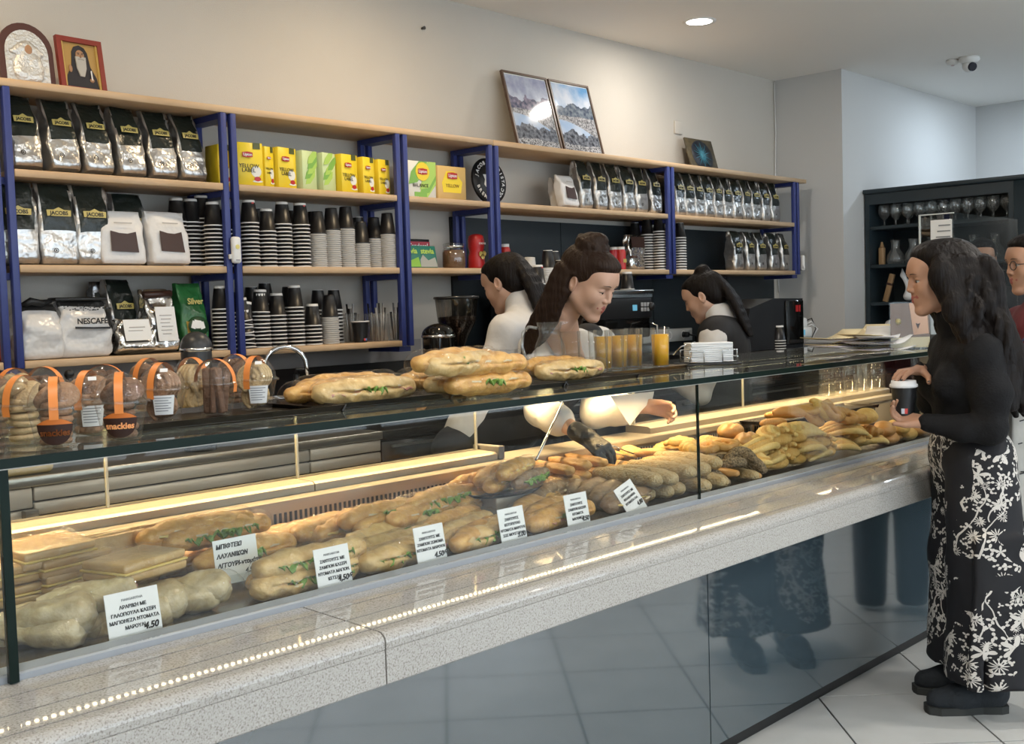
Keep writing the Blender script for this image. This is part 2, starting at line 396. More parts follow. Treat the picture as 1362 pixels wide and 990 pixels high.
# ---------------------------------------------------------------- the long open shelf
beech = mat('beech_board', (0.50, 0.335, 0.19), 0.5, mix=((0.57, 0.40, 0.245), 6, 0.25), bump=(60, 0.05), aniso=(0.3, 4, 4))
blue = mat('blue_steel', (0.028, 0.042, 0.175), 0.4, mix=((0.035, 0.052, 0.21), 8, 0.3))
shelf = thing('open_shelf', 'long beech board shelf unit with paired blue steel posts on the back wall', 'shelf', (0, 0, 0))
PX = [0.75, 1.612, 2.485, 3.372, 3.962, 5.432, 6.885]
SZ = [1.305, 1.63, 1.95, 2.248]
SY0, SY1 = 3.80, 4.085
for a, b in ((0.3, 3.962), (3.964, 7.02)): MB().bbox((a, SY0, SZ[3]-0.026), (b, SY1, SZ[3]), 0.002, 1).build('top_board', beech, shelf)
for i in range(6):
    for k in (0, 1, 2):
        if k == 0 and i > 2: continue
        MB().bbox((PX[i]+0.036, SY0, SZ[k]-0.026), (PX[i+1]-0.036, SY1, SZ[k]), 0.002, 1).build('shelf_board', beech, shelf)
for i, x in enumerate(PX):
    zb = 1.28 if i < 4 and i != 4 else 1.605
    for s in (-1, 1):
        for y in (3.812, 4.055): MB().bbox((x+s*0.022-0.0125, y-0.0125, zb), (x+s*0.022+0.0125, y+0.0125, SZ[3]-0.026), 0.003, 2).build('post', blue, shelf)
    for k, z in enumerate(SZ):
        if z < zb: continue
        MB().box((x-0.0345, 3.826, z-0.05), (x+0.0345, 4.04, z-0.027)).build('crossbar', blue, shelf)

# devices clipped to the posts
def device(name, lab, loc, rz):
    t = thing(name, lab, 'dispenser', loc, (0, 0, rz))
    MB().bbox((-0.02, -0.024, -0.052), (0.02, 0.0, 0.052), 0.011, 3).build('body', wp, t)
    MB().tube([(0, -0.023, 0.012), (0, -0.026, 0.012)], 0.009, 16).build('button', mat('yellow_button', (0.7, 0.62, 0.2), 0.4), t)
    MB().box((-0.009, -0.0245, -0.041), (0.009, -0.0235, -0.037)).build('badge', mat('grey_badge', (0.25, 0.25, 0.27), 0.4), t)
    MB().bbox((-0.030, -0.014, -0.035), (-0.018, -0.002, -0.016), 0.003).build('clip', wp, t)
p = at(311.5, 333, y=3.797); device('remote_device', 'slim white plastic device strapped to the second blue post pair', p, 0)
p = at(1066, 350, x=6.94); device('remote_device', 'slim white plastic device on the last blue post pair', Vector((6.925, 3.80, p.z)), R(60))

# ---------------------------------------------------------------- things on the shelf
silver = mat('silver_foil', (0.62, 0.61, 0.59), 0.30, 0.85, mix=((0.42, 0.41, 0.40), 14, 0.22), bump=(26, 0.85, 2))
dark_print = mat('dark_print', (0.012, 0.017, 0.014), 0.28, bump=(30, 0.5, 2))
gold = mat('gold_print', (0.50, 0.40, 0.12), 0.35)
ink = mat('black_ink', (0.012, 0.012, 0.012), 0.5)
white_ink = mat('white_ink', (0.75, 0.75, 0.74), 0.5)
white_pack = mat('white_pack', (0.66, 0.65, 0.64), 0.4, bump=(22, 0.5, 2))
brown_print = mat('brown_print', (0.045, 0.018, 0.012), 0.4)
def bag_mesh(w, d, h, seed, front=(0.40, 0.985, 0.40), amp=0.006, crest=0.012, top_w=0.93, fold=0.13):
    """gusseted pouch: rings from base to sealed crest; front=(t0,t1,half width) is printed"""
    rs = np.random.RandomState(seed); N, K = 28, 15; vs = []
    ph = rs.uniform(0, 6.28, 8)
    for i in range(K+1):
        t = i/K
        if t < 0.06: sw, sd = 0.93+t, 0.86+2*t
        else: sw = 1-(1-top_w)*max(0, (t-0.6)/0.4); sd = 1.0 if t < 0.5 else 1-(1-crest/d)*((t-0.5)/0.5)**1.5
        for k in range(N):
            th = 2*math.pi*(k+0.5)/N; c, s = math.cos(th), math.sin(th); e = 0.34
            x = w/2*sw*math.copysign(abs(c)**e, c); y = d/2*sd*math.copysign(abs(s)**e, s)
            if abs(c) > 0.9 and t > 0.25: x *= 1-fold*(t-0.25)*min(1, (1-t)*6)*abs(c)   # gusset fold
            q = amp*(math.sin(9*t+ph[0]+3*th)+math.sin(17*t+ph[1]-5*th)*0.7+math.sin(5*th+ph[2]+23*t)*0.5)*(0.3+0.7*t)*(0.2 if (i == 0) else 1)
            vs.append((x+q*c*0.7, y+q*s*0.8, h*t+(0.004*math.sin(3*th+ph[3]) if 0 < i < K else 0)))
    m = MB(); fs = []
    for i in range(K):
        for k in range(N): fs.append((i*N+k, i*N+(k+1)%N, (i+1)*N+(k+1)%N, (i+1)*N+k))
    m.add(vs, fs, True)
    for q, f in enumerate(fs):
        i = q//N; cx = sum(vs[a][0] for a in f)/4; cy = sum(vs[a][1] for a in f)/4; t = (i+0.5)/K
        if cy < -0.1*d*(1-t) - 0.001 and front and front[0] < t < front[1] and abs(cx) < front[2]*w: m.mi[q] = 1
    n = len(vs); m.f += [list(range(N))[::-1], [K*N+k for k in range(N)]]; m.mi += [0, 0]; m.sm += [False, True]
    return m
BAG = {}
def bag_parts(t, kind, w, d, h, seed, lettering=True):
    """fill thing t with the parts of one kind of pouch"""
    key = (kind, w, d, h, seed)
    if key not in BAG:
        if kind == 'dark': BAG[key] = bag_mesh(w, d, h, seed).mesh('pouch', [silver, dark_print])
        elif kind == 'white': BAG[key] = bag_mesh(w, d, h, seed, None, 0.004, 0.012, 1.0, 0.02).mesh('pouch', [white_pack, white_pack])
        elif kind == 'foil': BAG[key] = bag_mesh(w, d, h, seed, None, 0.010).mesh('pouch', [mat('bright_foil', (0.75, 0.73, 0.70), 0.16, 0.95, bump=(20, 1.0, 2)), silver])
        elif kind == 'green': BAG[key] = bag_mesh(w, d, h, seed, (0.0, 0.42, 0.36), 0.006).mesh('pouch', [mat('green_pack', (0.018, 0.10, 0.025), 0.25, mix=((0.03, 0.16, 0.05), 9, 0.2), bump=(24, 0.6, 2)), mat('mustard_print', (0.42, 0.28, 0.06), 0.3)])
        elif kind == 'black': BAG[key] = bag_mesh(w, d, h, seed, (0.05, 0.9, 0.4), 0.006).mesh('pouch', [mat('grey_foil', (0.25, 0.25, 0.26), 0.25, 0.9, bump=(22, 0.9, 2)), dark_print])
    obj('pouch', BAG[key], t)
    if kind in ('dark', 'black'):
        k2 = ('lab', w)
        if k2 not in BAG:
            m = MB().prism([(-0.30*w, -0.010), (0.30*w, -0.010), (0.31*w, 0.011), (0.13*w, 0.012), (0, 0.021), (-0.13*w, 0.012), (-0.31*w, 0.011)], -0.001, 0.001, 'y'); BAG[k2] = m.mesh('label', gold)
            me = text_mesh('JACOBS', 0.0165*w/0.125, bold=0.0005); me.materials.clear(); me.materials.append(ink); BAG['jac', w] = me
            m = MB(); m.lathe([(0.006, -0.0006), (0.0085, -0.0006), (0.0085, 0.0006), (0.006, 0.0006), (0.006, -0.0006)], 18); m.lathe([(0.0001, 0.0004), (0.003, 0.0004), (0.003, -0.0004)], 8); BAG['seal', w] = m.mesh('seal', ink)
        yl = -d/2*0.95-0.006
        l = obj('label', BAG[k2], t, (0, yl, 0.62*h), (R(-3), 0, 0))
        if lettering: obj('lettering', BAG['jac', w], l, (0, -0.0015, 0), FRONT)
        if kind == 'dark' and lettering: obj('seal', BAG['seal', w], t, (-0.02, -d/2-0.007, 0.16*h), (R(90), 0, 0))
    if kind == 'white':
        MB().prism([(-0.30*w, -0.24*h), (0.30*w, -0.26*h), (0.27*w, 0.13*h), (0.08*w, 0.09*h), (-0.1*w, 0.10*h), (-0.29*w, 0.14*h)], -0.001, 0.001, 'y').build('brown_patch', brown_print, t, (0, -d/2-0.005, 0.46*h))
        MB().box((-0.2*w, -0.0005, -0.002), (0.2*w, 0.0005, 0.002)).build('print_line', mat('grey_print', (0.4, 0.38, 0.36), 0.5), t, (0, -d/2-0.006, 0.75*h))
def bag(kind, lab, px, z, w, d, h, seed, y=3.90, tilt=-8, rz=0, lettering=True, group=None, py=None):
    p = at(px, py or 300, y=y-d/2); a = R(tilt); off = d/2*abs(math.sin(a))
    t = thing('coffee_bag', lab, 'bag', (p.x, y, z+off+0.002), (a, 0, R(rz)), group)
    bag_parts(t, kind, w, d, h, seed, lettering); return t
W, D, H = 0.112, 0.088, 0.262
for i, (px, py) in enumerate(((40, 215), (91, 222), (136, 226), (181, 231), (223, 235), (262, 238))):
    bag('dark', 'silver black coffee bag, %s from left on the top left shelf' % ORD[i], px, SZ[2], W, D, H, 10+i % 3, 3.885, -13, random.uniform(-4, 4), group='coffee bags on the top left shelf', py=py)
for i, px in enumerate((30, 83, 130)):
    bag('dark', 'silver black coffee bag, %s from left on the middle left shelf' % ORD[i], px, SZ[1], 0.14, 0.085, 0.282, 20+i, 3.875, -3, random.uniform(-3, 3), group='coffee bags on the middle left shelf', py=352)
bag('dark', 'silver and black coffee bag standing behind the two white bags', 178, SZ[1], 0.14, 0.08, 0.275, 23, 3.99, -2, 3, group='coffee bags on the middle left shelf', py=340)
bag('white', 'plain white bag with a brown patch, left of two, leaning on the middle shelf', 168, SZ[1], 0.175, 0.07, 0.195, 31, 3.855, -6, 0, py=352)
bag('white', 'plain white bag with a brown patch, right of two, beside the black cups', 231, SZ[1], 0.17, 0.07, 0.20, 32, 3.855, -8, 6, py=352)
# bottom left shelf
def crumpled(lab, px, py, y, w, d, h, seed, name='crumpled_bag'):
    p = at(px, py, y=y-d/2); t = thing(name, lab, 'bag', (p.x, y, SZ[0]+0.003))
    m = bag_mesh(w, d, h, seed, (0.84, 1.0, 0.6), 0.011, 0.03, 0.75); obj('pouch', m.mesh('pouch', [mat('white_film', (0.62, 0.61, 0.60), 0.22, bump=(18, 0.9, 2)), ink]), t); return t, p
t, p = crumpled('crumpled white plastic bag with a twisted dark top, far left bottom shelf', 60, 470, 3.90, 0.155, 0.15, 0.19, 41)
MB().tube([(-0.05, -0.02, 0.185), (-0.02, -0.03, 0.20), (0.02, -0.02, 0.192), (0.06, -0.01, 0.20)], [0.008, 0.014, 0.013, 0.007], 8).build('twisted_top', ink, t)
t, p = crumpled('big white instant coffee bag with folded black top, bottom shelf', 118, 470, 3.90, 0.20, 0.14, 0.205, 43, 'instant_coffee_bag')
text('NESCAFÉ', 0.028, ink, t, (0.015, -0.082, 0.125), bold=0.0008)
m = MB(); rs = random.Random(3)
for k in range(60): m.cbox((rs.uniform(-0.085, 0.09), -0.074+0.0, 0.165+0.022*rs.random()**2), (0.004, 0.004, 0.003))
m.build('speckle_print', ink, t)
MB().prism([(-0.06, 0.0), (0.07, -0.004), (0.07, 0.004), (0.01, 0.004), (-0.06, 0.008)], -0.001, 0.001, 'y').build('dark_band', ink, t, (0.01, -0.083, 0.1))
MB().bbox((-0.095, -0.035, 0.198), (0.10, 0.03, 0.212), 0.005).build('folded_top', ink, t)
bag('dark', 'silver and black coffee bag beside the instant coffee on the bottom shelf', 170, SZ[0], 0.12, 0.09, 0.275, 51, 3.96, -5, 8, py=465)
bag('black', 'dark grey foil coffee bag pushed to the back of the bottom shelf', 148, SZ[0], 0.12, 0.07, 0.272, 52, 4.01, 0, 0, py=465, lettering=False)
t = bag('foil', 'bright foil pouch with a white label lying before the black coffee bag', 187, SZ[0], 0.145, 0.07, 0.125, 53, 3.85, -16, -4, py=468)
MB().box((-0.05, -0.001, -0.04), (0.05, 0.001, 0.04)).build('label', white_ink, t, (0, -0.044, 0.07))
MB().box((-0.03, -0.0015, -0.002), (0.03, 0.0015, 0.002)).box((-0.035, -0.0015, -0.014), (0.02, 0.0015, -0.011)).build('print_line', mat('grey_print', (0.4, 0.38, 0.36), 0.5), t, (0, -0.0445, 0.08))
t = bag('foil', 'tall crumpled foil pouch with a white paper label, bottom shelf', 222, SZ[0], 0.125, 0.08, 0.235, 54, 3.87, -9, 4, py=466)
MB().box((-0.042, -0.001, -0.065), (0.042, 0.001, 0.065)).build('label', white_ink, t, (0.005, -0.05, 0.095))
m = MB()
for k in range(6): m.box((-0.026+0.004*(k % 2), -0.0015, 0.036-0.014*k), (0.026-0.006*(k % 3), 0.0015, 0.039-0.014*k))
m.build('print_line', mat('grey_print', (0.4, 0.38, 0.36), 0.5), t, (0.005, -0.051, 0.09))
MB().tube([(-0.06, -0.02, 0.21), (0.06, -0.02, 0.215)], 0.014, 8).build('rolled_top', brown_print, t)
t = bag('green', 'shiny green and mustard bag with a round picture on the bottom shelf', 264, SZ[0], 0.12, 0.08, 0.258, 55, 3.88, -7, 4, py=464)
text('Silver', 0.032, mat('mustard_text', (0.55, 0.45, 0.12), 0.4), t, (0, -0.052, 0.18), bold=0.0008)
MB().lathe([(0.001, 0.0), (0.038, 0.0), (0.038, 0.002), (0.001, 0.002)], 20, sx=1.2).build('round_print', mat('deep_green', (0.01, 0.05, 0.02), 0.4), t, (0.005, -0.047, 0.085), (R(90), 0, 0))
m = MB()
for k in range(5): m.prism([(-0.010+0.001, -0.014), (0.010, -0.014), (0.012, 0.012), (-0.008, 0.016)], -0.001, 0.001, 'y'); m.T = Matrix.Translation((0.012*(k-1.5), -0.0003*k, 0.004*math.sin(k*1.3))) @ Matrix.Rotation(R(20-12*k), 4, 'Y')
m.build('leaf_print', white_ink, t, (0.0, -0.050, 0.09))
# jars glimpsed in the bay cut by the frame
for i, (px, c, lab) in enumerate(((2, (0.25, 0.03, 0.02), 'red jar on the bottom shelf cut by the left frame edge'), (20, (0.62, 0.6, 0.5), 'pale jar between the leftmost blue posts on the bottom shelf'))):
    p = at(px, 470, y=3.93); t = thing('jar', lab, 'jar', (p.x, 3.93, SZ[0]))
    MB().lathe([(0.001, 0), (0.03, 0), (0.032, 0.01), (0.032, 0.075), (0.026, 0.09)], 16).build('body', mat('jar_%d' % i, c, 0.3), t)
    MB().lathe([(0.03, 0.088), (0.03, 0.112), (0.001, 0.113)], 16).build('lid', white_pack, t)
p = at(12, 300, y=3.95)
bag('dark', 'silver and black coffee bag left of the leftmost blue posts', 2, SZ[1], 0.13, 0.08, 0.27, 22, 3.9, -3, 0, py=350)

# right bays
t = bag('white', 'small white bag with a brown patch before the right coffee bags', 762, SZ[2], 0.15, 0.06, 0.17, 33, 3.86, -12, 8, py=270)
bag('white', 'narrow white bag tucked left of the small brown patch bag', 748, SZ[2], 0.12, 0.05, 0.165, 34, 3.95, -10, 20, py=270)
px6 = (783, 803, 822, 840, 857, 876)
for i, px in enumerate(px6):
    bag('dark', 'silver black coffee bag, %s from left in top bay before fifth posts' % ORD[i], px, SZ[2], W, D, H, 10+i % 3, 3.90, -5, 4+random.uniform(-3, 3), group='coffee bags in the fourth bay', py=280)
for i in range(11):
    px = 908+i*12.6
    bag('dark', 'silver black coffee bag, %s from left in the top right bay' % ORD[i], px, SZ[2], W, 0.085, H, 10+i % 3, 3.90, -4, 5+random.uniform(-3, 3), group='coffee bags in the top right bay', py=292)
for i, px in enumerate((985, 1001, 1016, 1033, 1047)):
    bag('dark', 'silver black coffee bag, %s from left in the lower right bay' % ORD[i], px, SZ[1], W, 0.085, 0.25, 20+i % 3, 3.90, -3, 5+random.uniform(-3, 3), group='coffee bags in the lower right bay', py=360)

# tea boxes
yel = mat('yellow_card', (0.80, 0.60, 0.03), 0.4); ygreen = mat('leaf_green_card', (0.20, 0.42, 0.08), 0.4); pale_g = mat('pale_green_card', (0.55, 0.66, 0.35), 0.4)
red_l = mat('red_label', (0.42, 0.02, 0.02), 0.4); tan = mat('tan_card', (0.62, 0.42, 0.16), 0.45); wcard = mat('white_card', (0.72, 0.72, 0.66), 0.45)
def tea_box(lab, px0, px1, kind, h, dep, y, rz=0, big=False, z=SZ[2]):
    a = at(px0, 245, y=y); b = at(px1, 245, y=y); w = max(0.05, (b.x-a.x))*0.985
    t = thing('tea_box', lab, 'box', ((a.x+b.x)/2, y, z+0.001), (0, 0, R(rz)), 'tea boxes on the shelf')
    c = {'y': yel, 'g': pale_g, 't': tan, 'w': wcard, 'p': tan}[kind]
    MB().bbox((-w/2, 0, 0), (w/2, dep, h), 0.0015, 1).build('carton', c, t)
    F = -0.0006
    def pl(nm, m, poly, o=0.0): MB().prism(poly, F-o-0.0004, F-o+0.0004, 'y').build(nm, m, t)
    def oval(nm, m, cx, cz, rx, rz_, o=0.0, n=18): pl(nm, m, [(cx+rx*math.cos(2*math.pi*k/n), cz+rz_*math.sin(2*math.pi*k/n)) for k in range(n)], o)
    if kind in 'gw':
        rr = random.Random(int(px0))
        for k in range(5):
            cx, cz = (rr.uniform(-0.2, 0.3)*w, h*(0.35+0.13*k)); s = w*0.42
            pl('leaf_print', ygreen if k % 2 else mat('bright_leaf', (0.40, 0.60, 0.12), 0.4), [(max(-w/2, min(w/2, cx+s*u)), max(0, min(h, cz+s*v))) for u, v in ((-0.9, -0.9), (-0.1, -0.75), (0.7, 0.1), (0.8, 0.9), (0.1, 0.6), (-0.6, -0.1))], 0.0006*k)
    if kind == 'w':
        oval('sun_print', yel, 0.0, h*0.72, w*0.25, w*0.25, 0.0035); pl('green_band', ygreen, [(-w*0.3, h*0.04), (w*0.15, h*0.04), (w*0.15, h*0.16), (-w*0.3, h*0.16)], 0.001)
        text('BALANCE', w*0.13, ink, t, (-w*0.08, F-0.004, h*0.34)); 
    if kind == 'p':
        pl('yellow_print', yel, [(-w*0.32, h*0.22), (w*0.3, h*0.22), (w*0.36, h*0.55), (w*0.1, h*0.85), (-w*0.2, h*0.85), (-w*0.36, h*0.5)], 0.001); text('YELLOW', w*0.12, mat('brown_text', (0.2, 0.1, 0.02), 0.5), t, (0, F-0.003, h*0.42))
    if kind in 'ywp':
        lx = 0.0 if big or kind != 'y' else -w*0.12; s = w*(0.17 if kind != 'y' else 0.2)
        l = MB().prism([(lx-s, h*0.72-s*0.4), (lx, h*0.72-s*0.52), (lx+s, h*0.72-s*0.4), (lx+s, h*0.72+s*0.4), (lx, h*0.72+s*0.52), (lx-s, h*0.72+s*0.4)], F-0.0048, F-0.004, 'y').build('red_label', red_l, t)
        text('Lipton', s*0.68, white_ink, l, (lx, F-0.0056, h*0.72), bold=0.0004)
    if kind == 'y':
        text('YELLOW', w*0.2, ink, t, (-w*0.06, F-0.0015, h*0.46)); text('LABEL', w*0.2, ink, t, (-w*0.08, F-0.0015, h*0.36))
        oval('steam_print', wcard, w*0.22, h*0.34, w*0.2, h*0.13, 0.0)
        oval('cup_print', red_l, w*0.26, h*0.17, w*0.13, h*0.055, 0.0012); oval('saucer_print', wcard, w*0.26, h*0.115, w*0.2, h*0.025, 0.0006)
        pl('dark_tab', mat('olive_tab', (0.08, 0.09, 0.02), 0.4), [(w*0.12, h*0.86), (w*0.40, h*0.86), (w*0.40, h), (w*0.12, h)], 0.0006)
    return t
tea_box('yellow tea box nearest the second blue posts, front spelt out', 318, 350, 'y', 0.172, 0.07, 3.84, -6)
tea_box('yellow tea box peeking out left of the second blue posts', 291, 308, 'y', 0.165, 0.09, 3.90, 0)
tea_box('yellow tea box second after the second blue posts', 352, 367, 'y', 0.165, 0.10, 3.85, 14)
tea_box('yellow and tan tea box beside the first green tea box', 369, 397, 'y', 0.168, 0.09, 3.85, 10)
tea_box('green leaf tea box, left of two in the middle of the row', 401, 424, 'g', 0.166, 0.10, 3.86, 12)
tea_box('green leaf tea box, right of two in the middle of the row', 428, 449, 'g', 0.165, 0.10, 3.86, 12)
tea_box('yellow tea box just right of the green leaf boxes', 453, 478, 'y', 0.166, 0.10, 3.85, 10)
tea_box('yellow tea box last but one before the third blue posts', 482, 500, 'y', 0.164, 0.10, 3.86, 10)
tea_box('yellow tea box right against the third blue posts', 503, 520, 'y', 0.162, 0.10, 3.87, 8)
tea_box('green and white tea box with a yellow sun after the third blue posts', 543, 580, 'w', 0.168, 0.08, 3.85, 0)
tea_box('tan and yellow tea box left of the round sign', 582, 620, 'p', 0.158, 0.08, 3.85, 0)
# round sign
p = at(650, 237, y=3.93); t = thing('round_sign', 'round black sign with white ring lettering and a white figure', 'sign', (p.x, 3.93, SZ[2]+0.118), (R(-8), 0, 0))
sg = mat('sign_black', (0.010, 0.011, 0.012), 0.45)
MB().lathe([(0.001, -0.008), (0.115, -0.008), (0.117, 0), (0.115, 0.008), (0.001, 0.008)], 40).build('disc', sg, t, (0, 0, 0), (R(90), 0, 0))
for s, a0, a1 in (('JACOBS', 165, 95), ('BREMEN', 200, 268), ('BARISTA', 62, -10), ('CLUB', -28, -62)):
    for k, ch in enumerate(s):
        a = R(a0+(a1-a0)*k/(len(s)-1)); up = s not in ('BREMEN', 'CLUB')
        rot = (a-R(90)) if up else (a+R(90))
        o = text(ch, 0.026, white_ink, t, (0.092*math.cos(a), -0.0095, 0.092*math.sin(a)), bold=0.0008)
        o.rotation_euler = (Matrix.Rotation(-rot, 3, 'Y') @ FRONT.to_matrix()).to_euler()
MB().prism([(-0.045, 0.03), (-0.035, 0.005), (-0.045, -0.02), (-0.02, -0.045), (0.015, -0.05), (-0.012, -0.02), (0.0, 0.0), (0.035, -0.02), (0.03, 0.005), (0.01, 0.025), (0.0, 0.05), (-0.015, 0.03)], -0.001, 0.001, 'y').build('figure', white_ink, t, (0, -0.0095, 0.0))

# paper cups, stacked upside down: every cup a thing
cup_black = mat('cup_black', (0.010, 0.010, 0.011), 0.38); cup_white = mat('cup_rim_white', (0.68, 0.67, 0.65), 0.5); cup_pale = mat('cup_pale', (0.50, 0.48, 0.45), 0.6)
def cup_mesh(body, rim, rb=0.0245, rt=0.0365, h=0.094, n=14):
    m = MB(); m.m(0).lathe([(rb*1.06, h-0.010), (rt*0.985, 0.0054)], n)
    m.m(1).lathe([(rt*0.985, 0.0054), (rt+0.0022, 0.0048), (rt+0.0024, 0.001), (rt, 0.0)], n)
    m.m(1).lathe([(rb*1.06, h-0.010), (rb+0.0012, h-0.009), (rb+0.0006, h-0.001), (rb*0.92, h), (rb*0.86, h-0.006), (0.0005, h-0.006)], n)
    return m.mesh('paper_cup', [body, rim])
CUP_B = cup_mesh(cup_black, cup_white); CUP_P = cup_mesh(cup_pale, cup_pale); CUP_T = cup_mesh(cup_black, cup_black)
tag_w, tag_r = mat('sticker_blue', (0.12, 0.2, 0.45), 0.5), mat('sticker_red', (0.55, 0.06, 0.05), 0.5)
CUPS = []
def stack(px, py, y, z, n, kind, where, lean=0, sticker=False, pitch=0.0156):
    p = at(px, py, y=y)
    if kind == 'p': pitch = 0.0088
    for k in range(n):
        top = k == n-1
        CUPS.append((p.x+lean*k*pitch, y, z+0.001+k*pitch, kind, top, where, sticker and top, lean, n-1-k))
B1, B2 = 352, 455
for px, n, st, wh in ((286, 11, 0, 'just left of second posts'), (305, 10, 0, 'behind the strapped white device'), (334, 12, 1, 'first right of second posts'), (357, 10, 0, 'second right of second posts'), (378, 12, 0, 'third right of second posts'), (402, 12, 1, 'touching the pale stacks')): stack(px, B1, 3.86, SZ[1], n, 'b', 'black stack %s, middle shelf' % wh, sticker=st)
for px, n, wh in ((238, 12, 'behind the right white bag'), (257, 12, 'second left of second posts'), (271, 13, 'third left of second posts')): stack(px, B1, 3.93, SZ[1], n, 'b', 'black stack %s, middle shelf' % wh)
for px, n, wh in ((424, 17, 'nearest the black stacks'), (443, 19, 'second from the black ones'), (462, 20, 'third from the black ones'), (481.5, 13, 'that is shortest'), (517, 18, 'nearest the third posts')): stack(px, B1, 3.86, SZ[1], n, 'p', 'pale stack %s, middle shelf' % wh)
stack(499, B1, 3.90, SZ[1], 16, 'p', 'pale stack second from third posts, middle shelf')
for px, n, wh in ((419, 11, 'behind first pale stack'), (478, 10, 'behind shortest pale stack'), (345, 11, 'at the back, first'), (390, 11, 'at the back, second')): stack(px, 345, 3.99, SZ[1], n, 'b', 'black stack %s, middle shelf' % wh)
for px, n, ln, wh in ((296, 11, 0, 'left of second posts'), (312, 10, 0, 'behind second posts'), (328, 8, -0.12, 'leaning right of second posts'), (349, 10, -0.03, 'second right of second posts'), (370, 9, 0, 'third right of second posts'), (394, 11, 0, 'that is tallest'), (417, 6, 0, 'that is shortest')): stack(px, B2, 3.86, SZ[0], n, 'b', 'black stack %s, bottom shelf' % wh, ln)
stack(440, B2, 3.86, SZ[0], 14, 'p', 'only pale stack on the bottom shelf')
for px, n, wh in ((337, 11, 'first'), (355, 12, 'second'), (386, 11, 'third'), (425, 10, 'fourth'), (446, 10, 'fifth')): stack(px, 448, 3.98, SZ[0], n, 'b', '%s rear black stack on the bottom shelf' % wh)
for px, n, y, wh in ((878, 15, 3.87, 'tall one left of fifth posts'), (862, 14, 3.93, 'just behind that tall one'), (846, 13, 4.0, 'farthest back'), (905, 13, 3.87, 'just right of fifth posts')): stack(px, 358, y, SZ[1], n, 'b', 'black stack %s, right bays' % wh)
MZ = 1.512
for px, n, y, wh in ((697, 5, 3.72, 'at the left end'), (716, 3, 3.62, 'in front'), (746, 5, 3.72, 'beside the bun'), (757, 7, 3.76, 'behind the bun')): stack(px, 384, y, MZ, n, 'b', 'black stack %s on the coffee machine' % wh, sticker=True)
stack(730, 384, 3.66, MZ, 13, 'p', 'pale stack with dark top on the coffee machine')
stack(738, 384, 3.76, MZ, 8, 'b', 'black stack behind the pale one on the coffee machine')
stack(704, 384, 3.66, MZ, 9, 'p', 'crooked all-pale stack on the coffee machine', 0.05)
CUPS.sort(key=lambda c: (c[1] > 3.94, c[0]**2+c[1]**2))
for i, (x, y, z, k, top, wh, st, ln, ot) in enumerate(CUPS[:300]):
    me = CUP_B if k == 'b' else (CUP_T if top and 'all-pale' not in wh else CUP_P)
    o = obj('paper_cup', me, None, (x, y, z), (0, R(math.degrees(math.atan(ln))), random.uniform(0, 6)))
    tag(o, '%s cup from the top, %s' % (ORD[ot], wh), 'cup', 'paper cups of the ' + wh)
    if st: MB().prism([(-0.005, 0.0), (0.0, 0.0), (0.0, 0.006), (-0.005, 0.006)], -0.0295, -0.0285, 'y').prism([(0.0001, 0.0), (0.005, 0.0), (0.005, 0.006), (0.0001, 0.006)], -0.0295, -0.0285, 'y').build('sticker', tag_r, o, (0, 0.0, 0.078), (0, 0, -o.rotation_euler.z))
far = MB()
for (x, y, z, k, top, wh, st, ln, ot) in CUPS[300:]:
    dk = k == 'b' or top
    far.m(0 if dk else 1).lathe([(0.0225, 0.088), (0.0245, 0.091), (0.0365, 0.0075)], 12, c=(x, y, z)); far.m(1).lathe([(0.0365, 0.0075), (0.0389, 0.006), (0.0389, 0.002), (0.0365, 0.0)], 12, c=(x, y, z)); far.lathe([(0.0245, 0.091), (0.0225, 0.094), (0.0005, 0.088)], 12, c=(x, y, z))
if far.v: tag(far.build('stacked_paper_cups', [cup_black, cup_white]), 'rear rows of stacked paper cups half hidden behind the front stacks', 'cups', None, 'stuff')
# single upright black cup with a sticker and the clear sleeves of lids beside it
p = at(480, 455, y=3.86); t = thing('paper_cup', 'single upright black cup with a red and blue sticker, bottom shelf', 'cup', (p.x, 3.86, SZ[0]))
MB().lathe([(0.001, 0.002), (0.028, 0.0), (0.028, 0.004), (0.038, 0.088)], 18).build('body', cup_black, t)
MB().lathe([(0.038, 0.088), (0.0405, 0.09), (0.0405, 0.094), (0.037, 0.094)], 18).build('rim', cup_white, t)
MB().box((-0.008, -0.033, 0.008), (0.0, -0.031, 0.018)).build('sticker', tag_r, t); MB().box((0.0, -0.033, 0.008), (0.008, -0.031, 0.018)).build('sticker', tag_w, t)
clear_pl = clear_mat('clear_plastic', (0.93, 0.93, 0.92), 0.10, 0.05, 0.10, 0.6, (30, 0.5))
for i, (px, y, lab) in enumerate(((468, 3.95, 'clear cup stack behind the single upright cup'), (497, 3.90, 'clear plastic cutlery sleeve left of two, bottom shelf'), (507, 3.86, 'clear plastic cutlery sleeve in front, bottom shelf'), (527, 3.88, 'clear plastic cutlery sleeve by the third blue posts'))):
    p = at(px, 450, y=y); t = thing('clear_sleeve', lab, 'container', (p.x, y, SZ[0]), group='clear sleeves on the bottom shelf')
    MB().lathe([(0.001, 0.002), (0.030, 0.0), (0.036, 0.11), (0.038, 0.125)], 14).build('sleeve', clear_pl, t)
    for k in range(7):
        a = k*0.9+i; MB().tube([(0.012*math.cos(a), 0.012*math.sin(a), 0.004), (0.022*math.cos(a), 0.022*math.sin(a), 0.13+0.02*(k % 3))], [0.003, 0.006], 6, squash=0.5).build('spoon', mat('clear_cutlery', (0.5, 0.5, 0.5), 0.15, 0.4) if k % 2 else cup_black, t)
